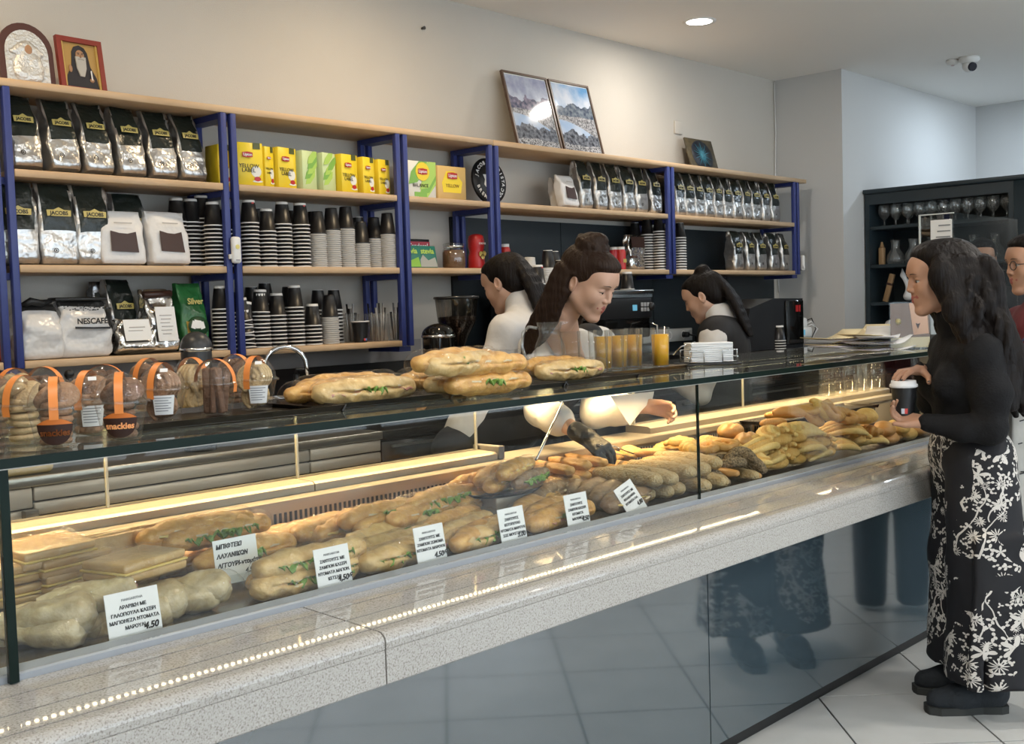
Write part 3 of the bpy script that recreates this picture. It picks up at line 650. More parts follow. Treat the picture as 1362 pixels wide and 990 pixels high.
# items on the third bay's lower shelf
p = at(565, 352, y=3.95); t = thing('sweetener_box', 'dark red and black sweetener box behind the stevia packets', 'box', (p.x-0.04, 3.95, SZ[1]))
MB().bbox((-0.085, 0, 0), (0.075, 0.06, 0.142), 0.002, 1).build('carton', sg, t)
MB().box((-0.085, -0.0008, 0.09), (0.075, 0.0, 0.13)).build('red_band', mat('pink_red', (0.40, 0.04, 0.06), 0.4), t); text('Canderel', 0.034, white_ink, t, (0.0, -0.0015, 0.109), bold=0.0006)
for i, (px, rz, lab) in enumerate(((548, -4, 'green stevia packet partly behind the third blue posts'), (571, 0, 'green and teal stevia packet left of the glass jar'))):
    p = at(px, 352, y=3.86); t = thing('stevia_packet', lab, 'packet', (p.x, 3.86, SZ[1]+0.003), (R(-10), 0, R(rz)), 'stevia packets')
    MB().bbox((-0.058, 0, 0), (0.058, 0.03, 0.105), 0.005).build('packet', mat('teal_pack', (0.02, 0.16, 0.12), 0.35), t)
    text('stevia', 0.036, mat('lime_text', (0.45, 0.62, 0.1), 0.4), t, (0, -0.002, 0.078), bold=0.0008)
    MB().prism([(-0.055, 0.004), (0.055, 0.004), (0.045, 0.05), (0.0, 0.035), (-0.03, 0.062), (-0.055, 0.03)], -0.0015, -0.0008, 'y').build('sugar_print', mat('sugar_print', (0.35, 0.36, 0.33), 0.6) if i else mat('lime_print', (0.22, 0.45, 0.05), 0.5), t)
p = at(604, 352, y=3.88); t = thing('glass_jar', 'round glass jar of brown sugar with a glass lid', 'jar', (p.x, 3.88, SZ[1]))
jar_g = clear_mat('jar_glass', (0.94, 0.95, 0.93), 0.10, 0.02)
MB().lathe([(0.001, 0.001), (0.05, 0.0), (0.056, 0.012), (0.056, 0.08), (0.046, 0.10), (0.046, 0.108)], 24).build('body', jar_g, t)
MB().lathe([(0.001, 0.004), (0.049, 0.004), (0.053, 0.014), (0.053, 0.078), (0.045, 0.088), (0.001, 0.09)], 24).build('sugar', mat('brown_sugar', (0.16, 0.085, 0.04), 0.8, bump=(300, 0.4)), t)
MB().lathe([(0.050, 0.108), (0.052, 0.118), (0.03, 0.124), (0.001, 0.125)], 24).build('lid', jar_g, t)
MB().lathe([(0.0475, 0.102), (0.0505, 0.105), (0.0475, 0.108)], 24).build('clasp_ring', mat('chrome', (0.7, 0.7, 0.7), 0.12, 1.0), t)
p = at(634, 352, y=3.90); t = thing('cocoa_bottle', 'tall red plastic bottle with yellow print, right of the glass jar', 'bottle', (p.x, 3.90, SZ[1]))
MB().lathe([(0.001, 0.0), (0.04, 0.0), (0.042, 0.01), (0.040, 0.06), (0.034, 0.085), (0.040, 0.105), (0.041, 0.14), (0.036, 0.162), (0.02, 0.17), (0.001, 0.172)], 22).build('body', mat('red_plastic', (0.38, 0.015, 0.015), 0.35), t)
for a, z in ((0.0, 0.1), (0.01, 0.115), (-0.012, 0.112)): MB().lathe([(0.001, 0), (0.013, 0), (0.013, 0.002)], 12).build('yellow_print', gold, t, (a, -0.043, z-0.04), (R(90), 0, 0))
text('cocoa', 0.02, white_ink, t, (0, -0.043, 0.125))
for px, y, lab, c in ((672, 3.92, 'small red bottle with white cap beside the fourth blue posts', (0.4, 0.02, 0.02)), (817, 3.9, 'red tin behind the hair of the server', (0.35, 0.015, 0.03)), (826, 3.87, 'red can right of the server, on the shelf', (0.42, 0.02, 0.02))):
    p = at(px, 352, y=y); t = thing('red_can', lab, 'can', (p.x, y, SZ[1]))
    MB().lathe([(0.001, 0), (0.027, 0), (0.028, 0.005), (0.028, 0.1), (0.022, 0.115)], 18).build('body', mat('can_red_%d' % px, c, 0.3), t); MB().lathe([(0.023, 0.113), (0.023, 0.128), (0.001, 0.129)], 16).build('lid', white_pack, t)
    MB().box((-0.014, -0.029, 0.04), (0.014, -0.0275, 0.06)).build('label', gold, t)
p = at(843, 357, y=3.84); t = thing('spice_jar', 'little glass jar with a brown lid by the foil pack', 'jar', (p.x, 3.84, SZ[1]))
MB().lathe([(0.001, 0), (0.028, 0), (0.028, 0.05), (0.02, 0.06), (0.02, 0.066)], 16).build('body', jar_g, t); MB().lathe([(0.022, 0.066), (0.022, 0.078), (0.001, 0.079)], 16).build('lid', brown_print, t)
t = bag('foil', 'crumpled silver and brown foil pack left of the tall cup stack', 850, SZ[1], 0.16, 0.06, 0.2, 61, 3.93, -4, 5, py=355)
MB().box((-0.07, -0.001, -0.03), (0.07, 0.001, 0.03)).build('brown_patch', brown_print, t, (0, -0.036, 0.155))

# pictures on top of the shelf
zt = SZ[3]
wood_dk = mat('dark_wood_frame', (0.075, 0.028, 0.022), 0.45); red_fr = mat('red_frame', (0.22, 0.03, 0.02), 0.45); gilt = mat('gilt', (0.62, 0.43, 0.13), 0.35, 0.4)
def arch(w, h, n=14): return [(-w/2, 0), (w/2, 0)] + [(w/2*math.cos(math.pi*k/n), h-w/2+w/2*math.sin(math.pi*k/n)) for k in range(n+1)]
a, b = at(3, 105, y=3.9), at(75, 110, y=3.9); w_ = b.x-a.x
t = thing('silver_icon', 'arched silver relief icon in a dark wood frame on the shelf top', 'icon', ((a.x+b.x)/2, 3.90, zt+0.001), (R(-7), 0, 0))
MB().prism(arch(w_, 0.225), 0, 0.014, 'y').build('frame', wood_dk, t)
sil = mat('pressed_silver', (0.62, 0.61, 0.58), 0.35, 0.6, bump=(90, 0.6))
MB().prism([(x*0.8, z*0.87+0.004) for x, z in arch(w_, 0.225)], -0.002, 0.001, 'y').build('plate', sil, t)
r = SDF(); r.ell((0.0, 0, 0.125), (0.034, 0.012, 0.036)); r.ell((-0.005, 0, 0.06), (0.05, 0.014, 0.055)); r.ell((0.028, 0, 0.09), (0.017, 0.014, 0.018)); r.ell((0.03, 0, 0.055), (0.022, 0.014, 0.034)); r.cap((-0.03, 0, 0.045), (0.03, -0.004, 0.03), 0.01, 0.008)
for k in range(7): r.ell((-0.055+0.018*k, 0, 0.148-0.01*abs(k-3)), (0.008, 0.008, 0.008))
sdf_obj(r, 'relief', sil, t, 0.004)
skin_i = mat('icon_skin', (0.36, 0.20, 0.11), 0.6)
MB().ell((0.002, -0.013, 0.128), (0.014, 0.004, 0.018), 12, 8).build('face', skin_i, t); MB().ell((0.026, -0.014, 0.093), (0.009, 0.004, 0.010), 10, 8).build('small_face', skin_i, t)
a, b = at(80, 112, y=3.9), at(142, 120, y=3.9); w_ = b.x-a.x
t = thing('painted_icon', 'red framed gilt icon of a bearded monk in black on the shelf top', 'icon', ((a.x+b.x)/2, 3.90, zt+0.001), (R(-9), 0, R(3)))
h = 0.2; fr = 0.018
for lo, hi in (((-w_/2, 0), (w_/2, fr)), ((-w_/2, h-fr), (w_/2, h)), ((-w_/2, fr), (-w_/2+fr, h-fr)), ((w_/2-fr, fr), (w_/2, h-fr))): MB().box((lo[0], -0.012, lo[1]), (hi[0], 0.006, hi[1])).build('frame', red_fr, t)
MB().box((-w_/2+fr, -0.002, fr), (w_/2-fr, 0.0, h-fr)).build('gilt_ground', mat('gold_ground', (0.40, 0.24, 0.07), 0.5), t)
for x in (-w_/2+fr+0.003, w_/2-fr-0.003): MB().box((x-0.004, -0.008, fr), (x+0.004, -0.002, h-fr)).build('gilt_slip', gilt, t)
MB().prism([(-0.062, fr), (0.062, fr), (0.056, 0.06), (0.036, 0.10), (0.03, 0.15), (0.02, 0.168), (0, 0.176), (-0.02, 0.168), (-0.03, 0.15), (-0.036, 0.10), (-0.056, 0.06)], -0.004, -0.002, 'y').build('robe', mat('robe_black', (0.02, 0.018, 0.022), 0.6), t)
MB().ell((0, -0.005, 0.138), (0.017, 0.004, 0.02), 14, 8).build('face', skin_i, t)
MB().prism([(-0.02, 0.132), (0.02, 0.132), (0.018, 0.09), (0.008, 0.06), (-0.008, 0.06), (-0.018, 0.09)], -0.0085, -0.004, 'y').build('beard', mat('beard_grey', (0.42, 0.40, 0.36), 0.7), t)
MB().ell((-0.007, -0.0088, 0.141), (0.003, 0.0008, 0.0016), 8, 5).ell((0.007, -0.0088, 0.141), (0.003, 0.0008, 0.0016), 8, 5).box((-0.012, -0.0092, 0.1445), (-0.003, -0.0082, 0.146)).box((0.003, -0.0092, 0.1445), (0.012, -0.0082, 0.146)).build('painted_eyes', ink, t)
MB().prism([(-0.0025, 0.128), (0.0025, 0.128), (0.001, 0.141), (-0.001, 0.141)], -0.0098, -0.008, 'y').build('painted_nose', mat('icon_shade', (0.22, 0.11, 0.06), 0.6), t)
MB().prism([(-0.010, 0.124), (0.010, 0.124), (0.012, 0.120), (0, 0.1225), (-0.012, 0.120)], -0.0095, -0.0086, 'y').build('moustache', mat('moustache_grey', (0.30, 0.28, 0.25), 0.7), t)
MB().prism([(0.034, 0.05), (0.038, 0.05), (0.037, 0.085), (0.033, 0.085)], -0.009, -0.006, 'y').build('staff', white_ink, t)
MB().ell((-0.042, -0.005, 0.085), (0.007, 0.004, 0.014)).build('hand', skin_i, t); MB().ell((0.036, -0.005, 0.05), (0.009, 0.004, 0.008)).build('hand', skin_i, t)
def photo_mat(name, seed, sky, far_):
    m = bpy.data.materials.new(name); m.use_nodes = True; nt = m.node_tree; N, L = nt.nodes, nt.links; b = N['Principled BSDF']; b.inputs['Roughness'].default_value = 0.08; b.inputs['Coat Weight'].default_value = 0.6; b.inputs['Coat Roughness'].default_value = 0.03
    tc = N.new('ShaderNodeTexCoord'); sp = N.new('ShaderNodeSeparateXYZ'); L.new(tc.outputs['Object'], sp.inputs[0])
    def math_(op, a, b_, c=None):
        n = N.new('ShaderNodeMath'); n.operation = op
        for i, v in enumerate((a, b_)):
            if isinstance(v, (int, float)): n.inputs[i].default_value = v
            else: L.new(v, n.inputs[i])
        return n.outputs[0]
    def noise(sc, d=6, off=0.0):
        n = N.new('ShaderNodeTexNoise'); n.inputs['Scale'].default_value = sc; n.inputs['Detail'].default_value = d; mp = N.new('ShaderNodeMapping'); mp.inputs['Location'].default_value = (seed+off, seed*2, off); L.new(tc.outputs['Object'], mp.inputs[0]); L.new(mp.outputs[0], n.inputs['Vector']); return n.outputs['Fac']
    def over(col, top, fac):
        n = N.new('ShaderNodeMix'); n.data_type = 'RGBA'; L.new(fac, n.inputs['Factor'])
        for s, v in ((6, col), (7, top)):
            if isinstance(v, tuple): n.inputs[s].default_value = (*v, 1)
            else: L.new(v, n.inputs[s])
        return n.outputs[2]
    def ramp(f, c0, c1, p0=0.35, p1=0.65):
        n = N.new('ShaderNodeValToRGB'); n.color_ramp.elements[0].color = (*c0, 1); n.color_ramp.elements[1].color = (*c1, 1); n.color_ramp.elements[0].position = p0; n.color_ramp.elements[1].position = p1; L.new(f, n.inputs[0]); return n.outputs[0]
    z = sp.outputs['Z']; x = sp.outputs['X']
    def above(base, amp, sc, off, sharp=400):   # 1 where z is under a rugged line
        line = math_('ADD', math_('MULTIPLY', math_('SUBTRACT', noise(sc, 4, off), 0.5), amp), base)
        n = N.new('ShaderNodeMapRange'); n.inputs['From Min'].default_value = -0.5/sharp; n.inputs['From Max'].default_value = 0.5/sharp; L.new(math_('SUBTRACT', line, z), n.inputs[0]); return n.outputs[0]
    c = ramp(noise(7, 4), sky, (0.62, 0.66, 0.74))
    c = over(c, ramp(noise(40, 5, 3), (0.05, 0.07, 0.12), far_), above(0.29, 0.16, 9, 1))
    c = over(c, ramp(noise(90, 3, 5), (0.12, 0.12, 0.13), (0.5, 0.5, 0.52)), above(0.225, 0.03, 6, 2))
    dome = math_('SUBTRACT', 0.20, math_('MULTIPLY', math_('MULTIPLY', math_('ADD', x, 0.16), math_('ADD', x, 0.16)), 1.0))
    n = N.new('ShaderNodeMapRange'); n.inputs['From Min'].default_value = -0.001; n.inputs['From Max'].default_value = 0.001; L.new(math_('SUBTRACT', dome, z), n.inputs[0])
    c = over(c, ramp(noise(5, 2, 8), (0.20, 0.36, 0.62), (0.60, 0.64, 0.70)), n.outputs[0])
    c = over(c, ramp(noise(50, 5, 4), (0.03, 0.035, 0.05), (0.22, 0.24, 0.28)), above(0.135, 0.13, 14, 6))
    c = over(c, ramp(noise(120, 3, 7), (0.05, 0.05, 0.06), (0.55, 0.56, 0.58)), above(0.06, 0.05, 10, 9))
    L.new(c, b.inputs['Base Color']); return m
walnut = mat('walnut_frame', (0.10, 0.06, 0.04), 0.4)
for i, (xa, xb, lab) in enumerate(((4.29, 4.645, 'left of two framed mountain photographs leaning on the wall'), (4.655, 5.0, 'right of two framed mountain photographs leaning on the wall'))):
    t = thing('framed_photo', lab, 'picture', ((xa+xb)/2, 3.94, zt+0.002), (R(-15), 0, 0), 'framed mountain photographs'); w_ = xb-xa-0.005; h = 0.43; fr = 0.011
    for lo, hi in (((-w_/2, 0), (w_/2, fr)), ((-w_/2, h-fr), (w_/2, h)), ((-w_/2, fr), (-w_/2+fr, h-fr)), ((w_/2-fr, fr), (w_/2, h-fr))): MB().box((lo[0], -0.008, lo[1]), (hi[0], 0.008, hi[1])).build('frame', walnut, t)
    MB().box((-w_/2+fr, -0.001, fr), (w_/2-fr, 0.002, h-fr)).build('photo_sheet', wcard, t)
    MB().box((-w_/2+fr+0.006, -0.003, fr+0.006), (w_/2-fr-0.006, -0.0015, h-fr-0.006)).build('photo', photo_mat('mountain_photo_%d' % i, 3.1+4*i, ((0.20, 0.22, 0.36), (0.12, 0.30, 0.55))[i], ((0.30, 0.26, 0.34), (0.22, 0.26, 0.30))[i]), t)
p = at(941, 223, y=3.97); t = thing('sun_plaque', 'dark square plaque with a blue rayed sun on the shelf top', 'plaque', (p.x, 3.975, zt+0.002), (R(-16), 0, 0))
MB().bbox((-0.15, 0, 0), (0.15, 0.012, 0.225), 0.002, 1).build('board', mat('plaque_brown', (0.05, 0.04, 0.025), 0.5, mix=((0.12, 0.095, 0.05), 25, 0.2)), t)
MB().lathe([(0.001, 0), (0.10, 0), (0.10, 0.002), (0.001, 0.002)], 36, sx=1.12).build('disc', mat('plaque_night', (0.012, 0.018, 0.03), 0.4), t, (0, -0.0, 0.115), (R(90), 0, 0))
for k in range(20):
    a = 2*math.pi*k/20; l = 0.085 if k % 2 else 0.06
    MB().prism([(0.012*math.cos(a-0.3), 0.012*math.sin(a-0.3)), (l*1.12*math.cos(a), l*math.sin(a)), (0.012*math.cos(a+0.3), 0.012*math.sin(a+0.3))], -0.0045, -0.0025, 'y').build('ray', mat('sun_blue', (0.05, 0.22, 0.30), 0.4), t, (0, 0, 0.115))
MB().lathe([(0.001, 0), (0.02, 0), (0.018, 0.003), (0.001, 0.004)], 18).build('sun_centre', mat('sun_blue', (0.05, 0.22, 0.30), 0.4), t, (0, -0.003, 0.115), (R(90), 0, 0))

# ---------------------------------------------------------------- the display counter
steel = mat('brushed_steel', (0.52, 0.50, 0.47), 0.28, 0.9, bump=(120, 0.06), aniso=(0.05, 1, 1))
steel_warm = mat('steel_rail', (0.34, 0.30, 0.24), 0.42, 0.4)
chrome = mat('chrome', (0.7, 0.7, 0.7), 0.12, 1.0)
black_pl = mat('black_plastic', (0.012, 0.012, 0.013), 0.35)
def stone_mat():
    m = mat('speckled_stone', (0.44, 0.42, 0.39), 0.035, spec=0.55)
    nt = m.node_tree; N, L = nt.nodes, nt.links; b = N['Principled BSDF']; tc = N.new('ShaderNodeTexCoord')
    v = N.new('ShaderNodeTexVoronoi'); v.inputs['Scale'].default_value = 170; n = N.new('ShaderNodeTexNoise'); n.inputs['Scale'].default_value = 260; n.inputs['Detail'].default_value = 3
    r = N.new('ShaderNodeValToRGB'); e = r.color_ramp.elements; e[0].position = 0.36; e[0].color = (0.26, 0.24, 0.22, 1); e[1].position = 0.46; e[1].color = (0.40, 0.385, 0.36, 1); q = r.color_ramp.elements.new(0.62); q.color = (0.43, 0.415, 0.39, 1); q = r.color_ramp.elements.new(0.7); q.color = (0.50, 0.49, 0.47, 1)
    L.new(tc.outputs['Object'], n.inputs['Vector']); L.new(n.outputs['Fac'], r.inputs['Fac']); L.new(r.outputs[0], b.inputs['Base Color']); return m
stone = stone_mat()
panel_m = mat('grey_blue_glass_panel', (0.055, 0.08, 0.096), 0.06, ior=2.5, spec=0.5)
cnt = thing('display_counter', 'long glass pastry counter with speckled stone ledge and grey glass front', 'counter', (0, 0, 0))
XL, XR = -0.6, 5.45
for a, b in ((XL, 2.8955), (2.9005, XR)): MB().box((a, 1.925, 0.05), (b, 1.937, 0.74)).build('front_panel', panel_m, cnt)
MB().box((XL, 1.937, 0.05), (XR, 1.96, 0.74)).build('panel_backing', joint_m, cnt)
MB().box((XL, 1.95, 0.0), (XR, 2.0, 0.05)).build('kick_board', black_pl, cnt)
MB().box((XL, 1.962, 0.05), (XR, 2.60, 0.785)).build('carcass', mat('carcass_grey', (0.12, 0.12, 0.12), 0.6), cnt)
def zl(y): return 0.813-(1.95-y)*math.tan(R(2.0))
prof = [(1.952, 0.70), (1.952, zl(1.952))]
for g in (1.888, 1.806, 1.724): prof += [(g+0.0028, zl(g)), (g+0.0028, zl(g)-0.006), (g-0.0028, zl(g)-0.006), (g-0.0028, zl(g))]
r_ = 0.022; cz = zl(1.705)-r_
for k in range(7):
    a = R(90+14*k); prof.append((1.705+r_*math.cos(a), cz+r_*math.sin(a)))
prof += [(1.684, 0.772), (1.686, 0.7705), (1.684, 0.769), (1.684, 0.703), (1.687, 0.70)]
for a, b in ((XL, 1.4035), (1.4075, XR)): MB().prism(prof, a, b, 'x').build('stone_slab', stone, cnt)
for g in (1.888, 1.806, 1.724): MB().box((XL, g-0.0026, zl(g)-0.0055), (XR, g+0.0026, zl(g)-0.0025)).build('groove_shade', joint_m, cnt)  # dark strips laid in the grooves to stand in for their shade
MB().prism([(1.953, 0.80), (1.953, 0.824), (1.957, 0.828), (1.972, 0.836), (1.976, 0.836), (1.976, 0.80)], XL, XR, 'x').build('steel_sill', mat('satin_sill', (0.36, 0.38, 0.41), 0.45, 0.35), cnt)
deck_m = mat('deck_steel', (0.42, 0.37, 0.31), 0.22, 0.75, bump=(14, 0.05))
MB().box((XL, 1.976, 0.786), (XR, 2.47, 0.815)).build('deck', deck_m, cnt)
MB().box((XL, 2.47, 0.786), (XR, 2.49, 0.927)).build('back_wall', steel_warm, cnt)
g = MB(); x = 1.70
while x < 5.2: g.box((x, 2.4685, 0.835), (x+0.0075, 2.4715, 0.912)); x += 0.0165
o = g.build('grille_slots', joint_m, cnt); o['kind'] = 'stuff'
for a, b in ((XL, 1.86), (1.864, 2.585), (3.41, XR)): MB().prism([(2.505, 0.945), (2.505, 0.968), (2.515, 0.974), (2.62, 0.978), (2.62, 0.945)], a, b, 'x').build('upper_rail', steel_warm, cnt)
MB().prism([(2.462, 0.925), (2.462, 0.944), (2.468, 0.948), (2.62, 0.949), (2.62, 0.925)], XL, XR, 'x').build('lower_rail', steel_warm, cnt)
MB().bbox((2.588, 2.50, 0.949), (2.615, 2.62, 0.992), 0.004).build('rail_end', mat('grey_end', (0.16, 0.15, 0.14), 0.5), cnt)
case_glass = clear_mat('case_glass', (0.975, 0.98, 0.965), 0.022, 0.0, 0.0, 0.8)
top_glass = clear_mat('counter_top_glass', (0.80, 0.86, 0.82), 0.04, 0.02, 0.02, 1.0)
edge_m = mat('glass_edge', (0.006, 0.014, 0.011), 0.3, spec=0.15)
edge_l = mat('glass_edge_light', (0.55, 0.53, 0.45), 0.2)
for a, b in ((XL, 0.784), (0.802, 2.8865), (2.8925, XR)):
    q = MB().box((a, 1.940, 0.832), (b, 1.946, 1.187)).build('front_pane', case_glass, cnt)
MB().box((0.785, 1.938, 0.815), (0.801, 1.95, 1.187)).build('pane_edge', edge_m, cnt)
MB().box((2.887, 1.939, 0.83), (2.892, 1.947, 1.187)).build('pane_edge', edge_m, cnt)
MB().box((XL, 1.931, 1.188), (XR, 2.70, 1.203)).build('top_pane', top_glass, cnt)
MB().box((XL, 1.925, 1.1865), (XR, 1.931, 1.2035)).build('top_edge', edge_m, cnt)
MB().box((XL, 1.934, 1.1835), (XR, 1.95, 1.1865)).build('seal_strip', mat('seal_white', (0.55, 0.53, 0.48), 0.4), cnt)
for a, b in ((XL, 1.30), (1.30, 2.58), (3.42, XR)):
    q = MB().box((a, 2.588, 0.978), (b, 2.593, 1.168)).build('rear_pane', case_glass, cnt)
for x in (1.305, 1.868, 2.575, 3.425, 4.2): MB().box((x-0.003, 2.5865, 0.978), (x+0.003, 2.5945, 1.187)).build('pane_edge', edge_l, cnt)
led_body = mat('led_profile', (0.6, 0.6, 0.58), 0.4, 0.5); led_m = mat('led_dot', (1, 1, 1), 0.5, emit=(1.0, 0.80, 0.50), estr=24)
for i, (a, b, y, z, wt) in enumerate(LED_STRIPS):
    q = MB().box((a, y-0.008, z), (b, y+0.008, z+0.009)).build('led_strip', led_body, cnt)
    d = MB(); x = a+0.01
    while x < b-0.01: d.box((x, y-0.004, z-0.0015), (x+0.008, y+0.004, z)); x += 0.0205
    o = d.build('led_dots', led_m, q); o['kind'] = 'stuff'
    n = max(2, int((b-a)/1.0)); ln = (b-a)/n
    for k in range(n): area_light('led_light', (a+ln*(k+0.5), y, z-0.004), ln, 0.012, wt/n, (1.0, 0.70, 0.34), q, spread=120)

# price cards
card_m = mat('price_card', (0.78, 0.79, 0.80), 0.35); acr = clear_mat('acrylic', (0.96, 0.97, 0.97), 0.02)
grey_ink = mat('grey_ink', (0.22, 0.23, 0.24), 0.5)
def price_card(lab, px, lines, price, py=760, y=1.990, rz=0, tilt=-10, hand=False, z=0.818, w=0.096, h=0.098, ry=0):
    p = at(px, py, y=y); t = thing('price_card', lab, 'price card', (p.x, y, z), (R(tilt), R(ry), R(rz)), 'price cards along the glass')
    MB().box((-w/2, -0.0008, 0), (w/2, 0.0008, h)).build('card', card_m, t)
    MB().box((-w/2-0.002, -0.002, 0), (w/2+0.002, -0.0012, h*0.18)).build('holder', acr, t)
    if not hand:
        text('MARGARITHA', 0.007, grey_ink, t, (0, -0.0014, h*0.84))
        for k, l in enumerate(lines): text(l, 0.0092, ink, t, (0, -0.0014, h*(0.70-0.135*k)), bold=0.0003)
        text(price, 0.0175, ink, t, (w*0.29, -0.0018, h*0.25), bold=0.0006, shear=0.25)
    else:
        for k, l in enumerate(lines): text(l, 0.0135, ink, t, (-w*0.45, -0.0014, h*(0.84-0.21*k)), bold=0.0005, shear=0.2, align='LEFT')
        text(price, 0.015, ink, t, (w*0.28, -0.0014, h*0.22), bold=0.0004, shear=0.25)
    return t
price_card('price card before the flatbread wraps at the far left', 182, ['ΑΡΑΒΙΚΗ ΜΕ', 'ΓΑΛΟΠΟΥΛΑ ΚΑΣΕΡΙ', 'ΜΑΓΙΟΝΕΖΑ ΝΤΟΜΑΤΑ', 'ΜΑΡΟΥΛΙ'], '4.50', 840, w=0.11)
price_card('price card on the glass sill, second from the left', 447, ['ΖΑΝΤΟΥΙΤΣ ΜΕ', 'ΖΑΜΠΟΝ ΚΑΣΕΡΙ', 'ΝΤΟΜΑΤΑ ΜΑΓΙΟΝ.', 'ΚΕΤΣΑΠ'], '4,50€', 770)
price_card('price card on the glass sill, third from the left', 576, ['ΖΑΝΤΟΥΙΤΣ ΜΕ', 'ΖΑΜΠΟΝ ΖΩΝΟΜΑ', 'ΝΤΟΜΑΤΑ ΜΑΡΟΥΛΙ'], '4.50€', 735)
price_card('price card on the glass sill, fourth from the left', 685, ['ΖΑΝΤΟΥΙΤΣ', 'ΚΟΤΟΠΟΥΛΟ', 'ΝΤΟΜΑΤΑ ΜΑΡΟΥΛΙ', 'ΣΩΣ ΜΟΥΣΤΑΡΔΑ'], '5.00', 710)
price_card('price card on the glass sill, fifth from the left', 771, ['ΖΑΝΤΟΥΙΤΣ', 'ΖΑΜΠΟΝ ΚΑΣΕΡΙ', 'ΝΤΟΜΑΤΑ', 'ΜΑΓΙΟΝΕΖΑ'], '4.50', 688)
price_card('tilted price card leaning on the rightmost dark sandwich', 850, ['ΖΑΝΤΟΥΙΤΣ ΜΕ', 'ΦΙΛΑΔΕΛΦΕΙΑ', 'ΝΤΟΜΑΤΑ ΓΑΛ.'], '4.80', 668, y=1.995, tilt=-28, ry=-14, rz=6)
price_card('handwritten price card standing behind the flatbread wraps', 317, ['ΜΠΙΦΤΕΚΙ', 'ΛΑΧΑΝΙΚΩΝ', 'ΑΓΓΟΥΡΙ-ντομάτα'], '4.50', 745, y=2.17, tilt=-8, hand=True, z=0.838, w=0.112, h=0.10)
MB().bbox((-0.035, -0.012, -0.021), (0.035, 0.03, 0.0), 0.003).build('holder_foot', acr, bpy.data.objects['price_card.006'])

# breads
crust = mat('crust', (0.46, 0.215, 0.045), 0.5, coat=0.4, coatr=0.14, mix=((0.72, 0.43, 0.13), 30, 0.2), bump=(75, 0.35, 4))
crust_p = mat('pale_crust', (0.48, 0.29, 0.09), 0.5, coat=0.4, coatr=0.14, mix=((0.72, 0.53, 0.25), 28, 0.2), bump=(75, 0.35, 4))
crust_d = mat('dark_crust', (0.17, 0.095, 0.045), 0.5, coat=0.4, coatr=0.14, mix=((0.30, 0.19, 0.10), 34, 0.16), bump=(80, 0.4, 4))
crumb = mat('crumb', (0.62, 0.52, 0.34), 0.8)
lettuce = mat('lettuce', (0.09, 0.22, 0.025), 0.5, coat=0.4, mix=((0.25, 0.40, 0.09), 60, 0.2), bump=(90, 0.5))
ham = mat('ham', (0.45, 0.20, 0.15), 0.45, coat=0.4); cheese = mat('cheese', (0.70, 0.52, 0.17), 0.5); tomato = mat('tomato', (0.42, 0.05, 0.02), 0.35, coat=0.4)
cling = clear_mat('cling_film', (0.995, 0.995, 0.99), 0.028, 0.06, 0.0, 0.4, (62, 1.0))
def baguette(seed, L=0.335, r=0.0335, m=None, flat=0.88):
    s = SDF(); rs = random.Random(seed); n = 5
    pts = []; rr = []
    for i in range(n):
        t = -1+2*i/(n-1); pts.append((t*(L/2-r), 0.008*math.sin(2.2*t+seed), 0)); rr.append(r*(1-0.18*t*t)*(1+0.04*math.sin(3*t+seed)))
    s.chain(pts, rr, 0.02, 0)
    s.box((0, -r*1.05, 0.004), (L*0.40, r*0.42, 0.0028), 0.002, (8, 0, 0), 0.004, 1, 's')
    me = s.mesh('bread', [m or crust, crumb], 0.0062); wobble(me, 0.003, 34, seed); wobble(me, 0.0012, 90, seed+3)
    me.transform(Matrix.Scale(flat, 4, (0, 0, 1))); return me
def ruffle(L, y, z, seed, amp=0.008, wd=0.024, n=46):
    rs = random.Random(seed); m = MB(); a = []
    for i in range(n+1):
        x = -L/2+L*i/n; e = math.sin(math.pi*i/n)**0.3
        q = amp*math.sin(i*1.9+seed)+amp*0.6*math.sin(i*0.83)
        a.append([(x, y+wd*0.9, z), (x, y, z+q*0.4), (x, y-wd*e*(0.6+0.4*math.sin(i*1.1+seed)), z+q-0.003)])
    vs = [p for s in a for p in s] + [(p[0], p[1], p[2]-0.0025) for s in a for p in s]; N = (n+1)*3; fs = []
    for i in range(n):
        for k in range(2):
            fs.append((i*3+k, i*3+k+1, i*3+k+4, i*3+k+3)); fs.append((N+i*3+k, N+i*3+k+3, N+i*3+k+4, N+i*3+k+1))
        fs.append((i*3+2, N+i*3+2, N+i*3+5, i*3+5))
    m.add(vs, fs, True); return m
def film_mesh(L, r, seed):
    s = SDF(); s.cap((-(L/2-r), 0, 0), ((L/2-r), 0, 0), r*1.06+0.0035); me = s.mesh('film', cling, 0.011); wobble(me, 0.003, 60, seed+5); return me
ME = {}
for k in range(3):
    ME['bg', k] = baguette(k+1, m=crust); ME['bp', k] = baguette(k+4, m=crust_p, r=0.035); ME['bd', k] = baguette(k+7, L=0.30, r=0.032, m=crust_d)
    ME['film', k] = film_mesh(0.335, 0.0345, k)
for k in range(2):
    ME['let', k] = ruffle(0.24, -0.026, 0.003, k).mesh('lettuce', lettuce); ME['let2', k] = ruffle(0.07, -0.030, 0.006, k+4, 0.008, 0.022, 22).mesh('lettuce', lettuce)
    ME['ham', k] = ruffle(0.26, -0.024, 0.0, k+9, 0.003, 0.012, 30).mesh('ham', ham); ME['che', k] = ruffle(0.25, -0.023, 0.005, k+6, 0.002, 0.014, 24).mesh('cheese', cheese); ME['tom', k] = ruffle(0.23, -0.022, -0.002, k+2, 0.002, 0.011, 20).mesh('tomato', tomato)
SW = [0]
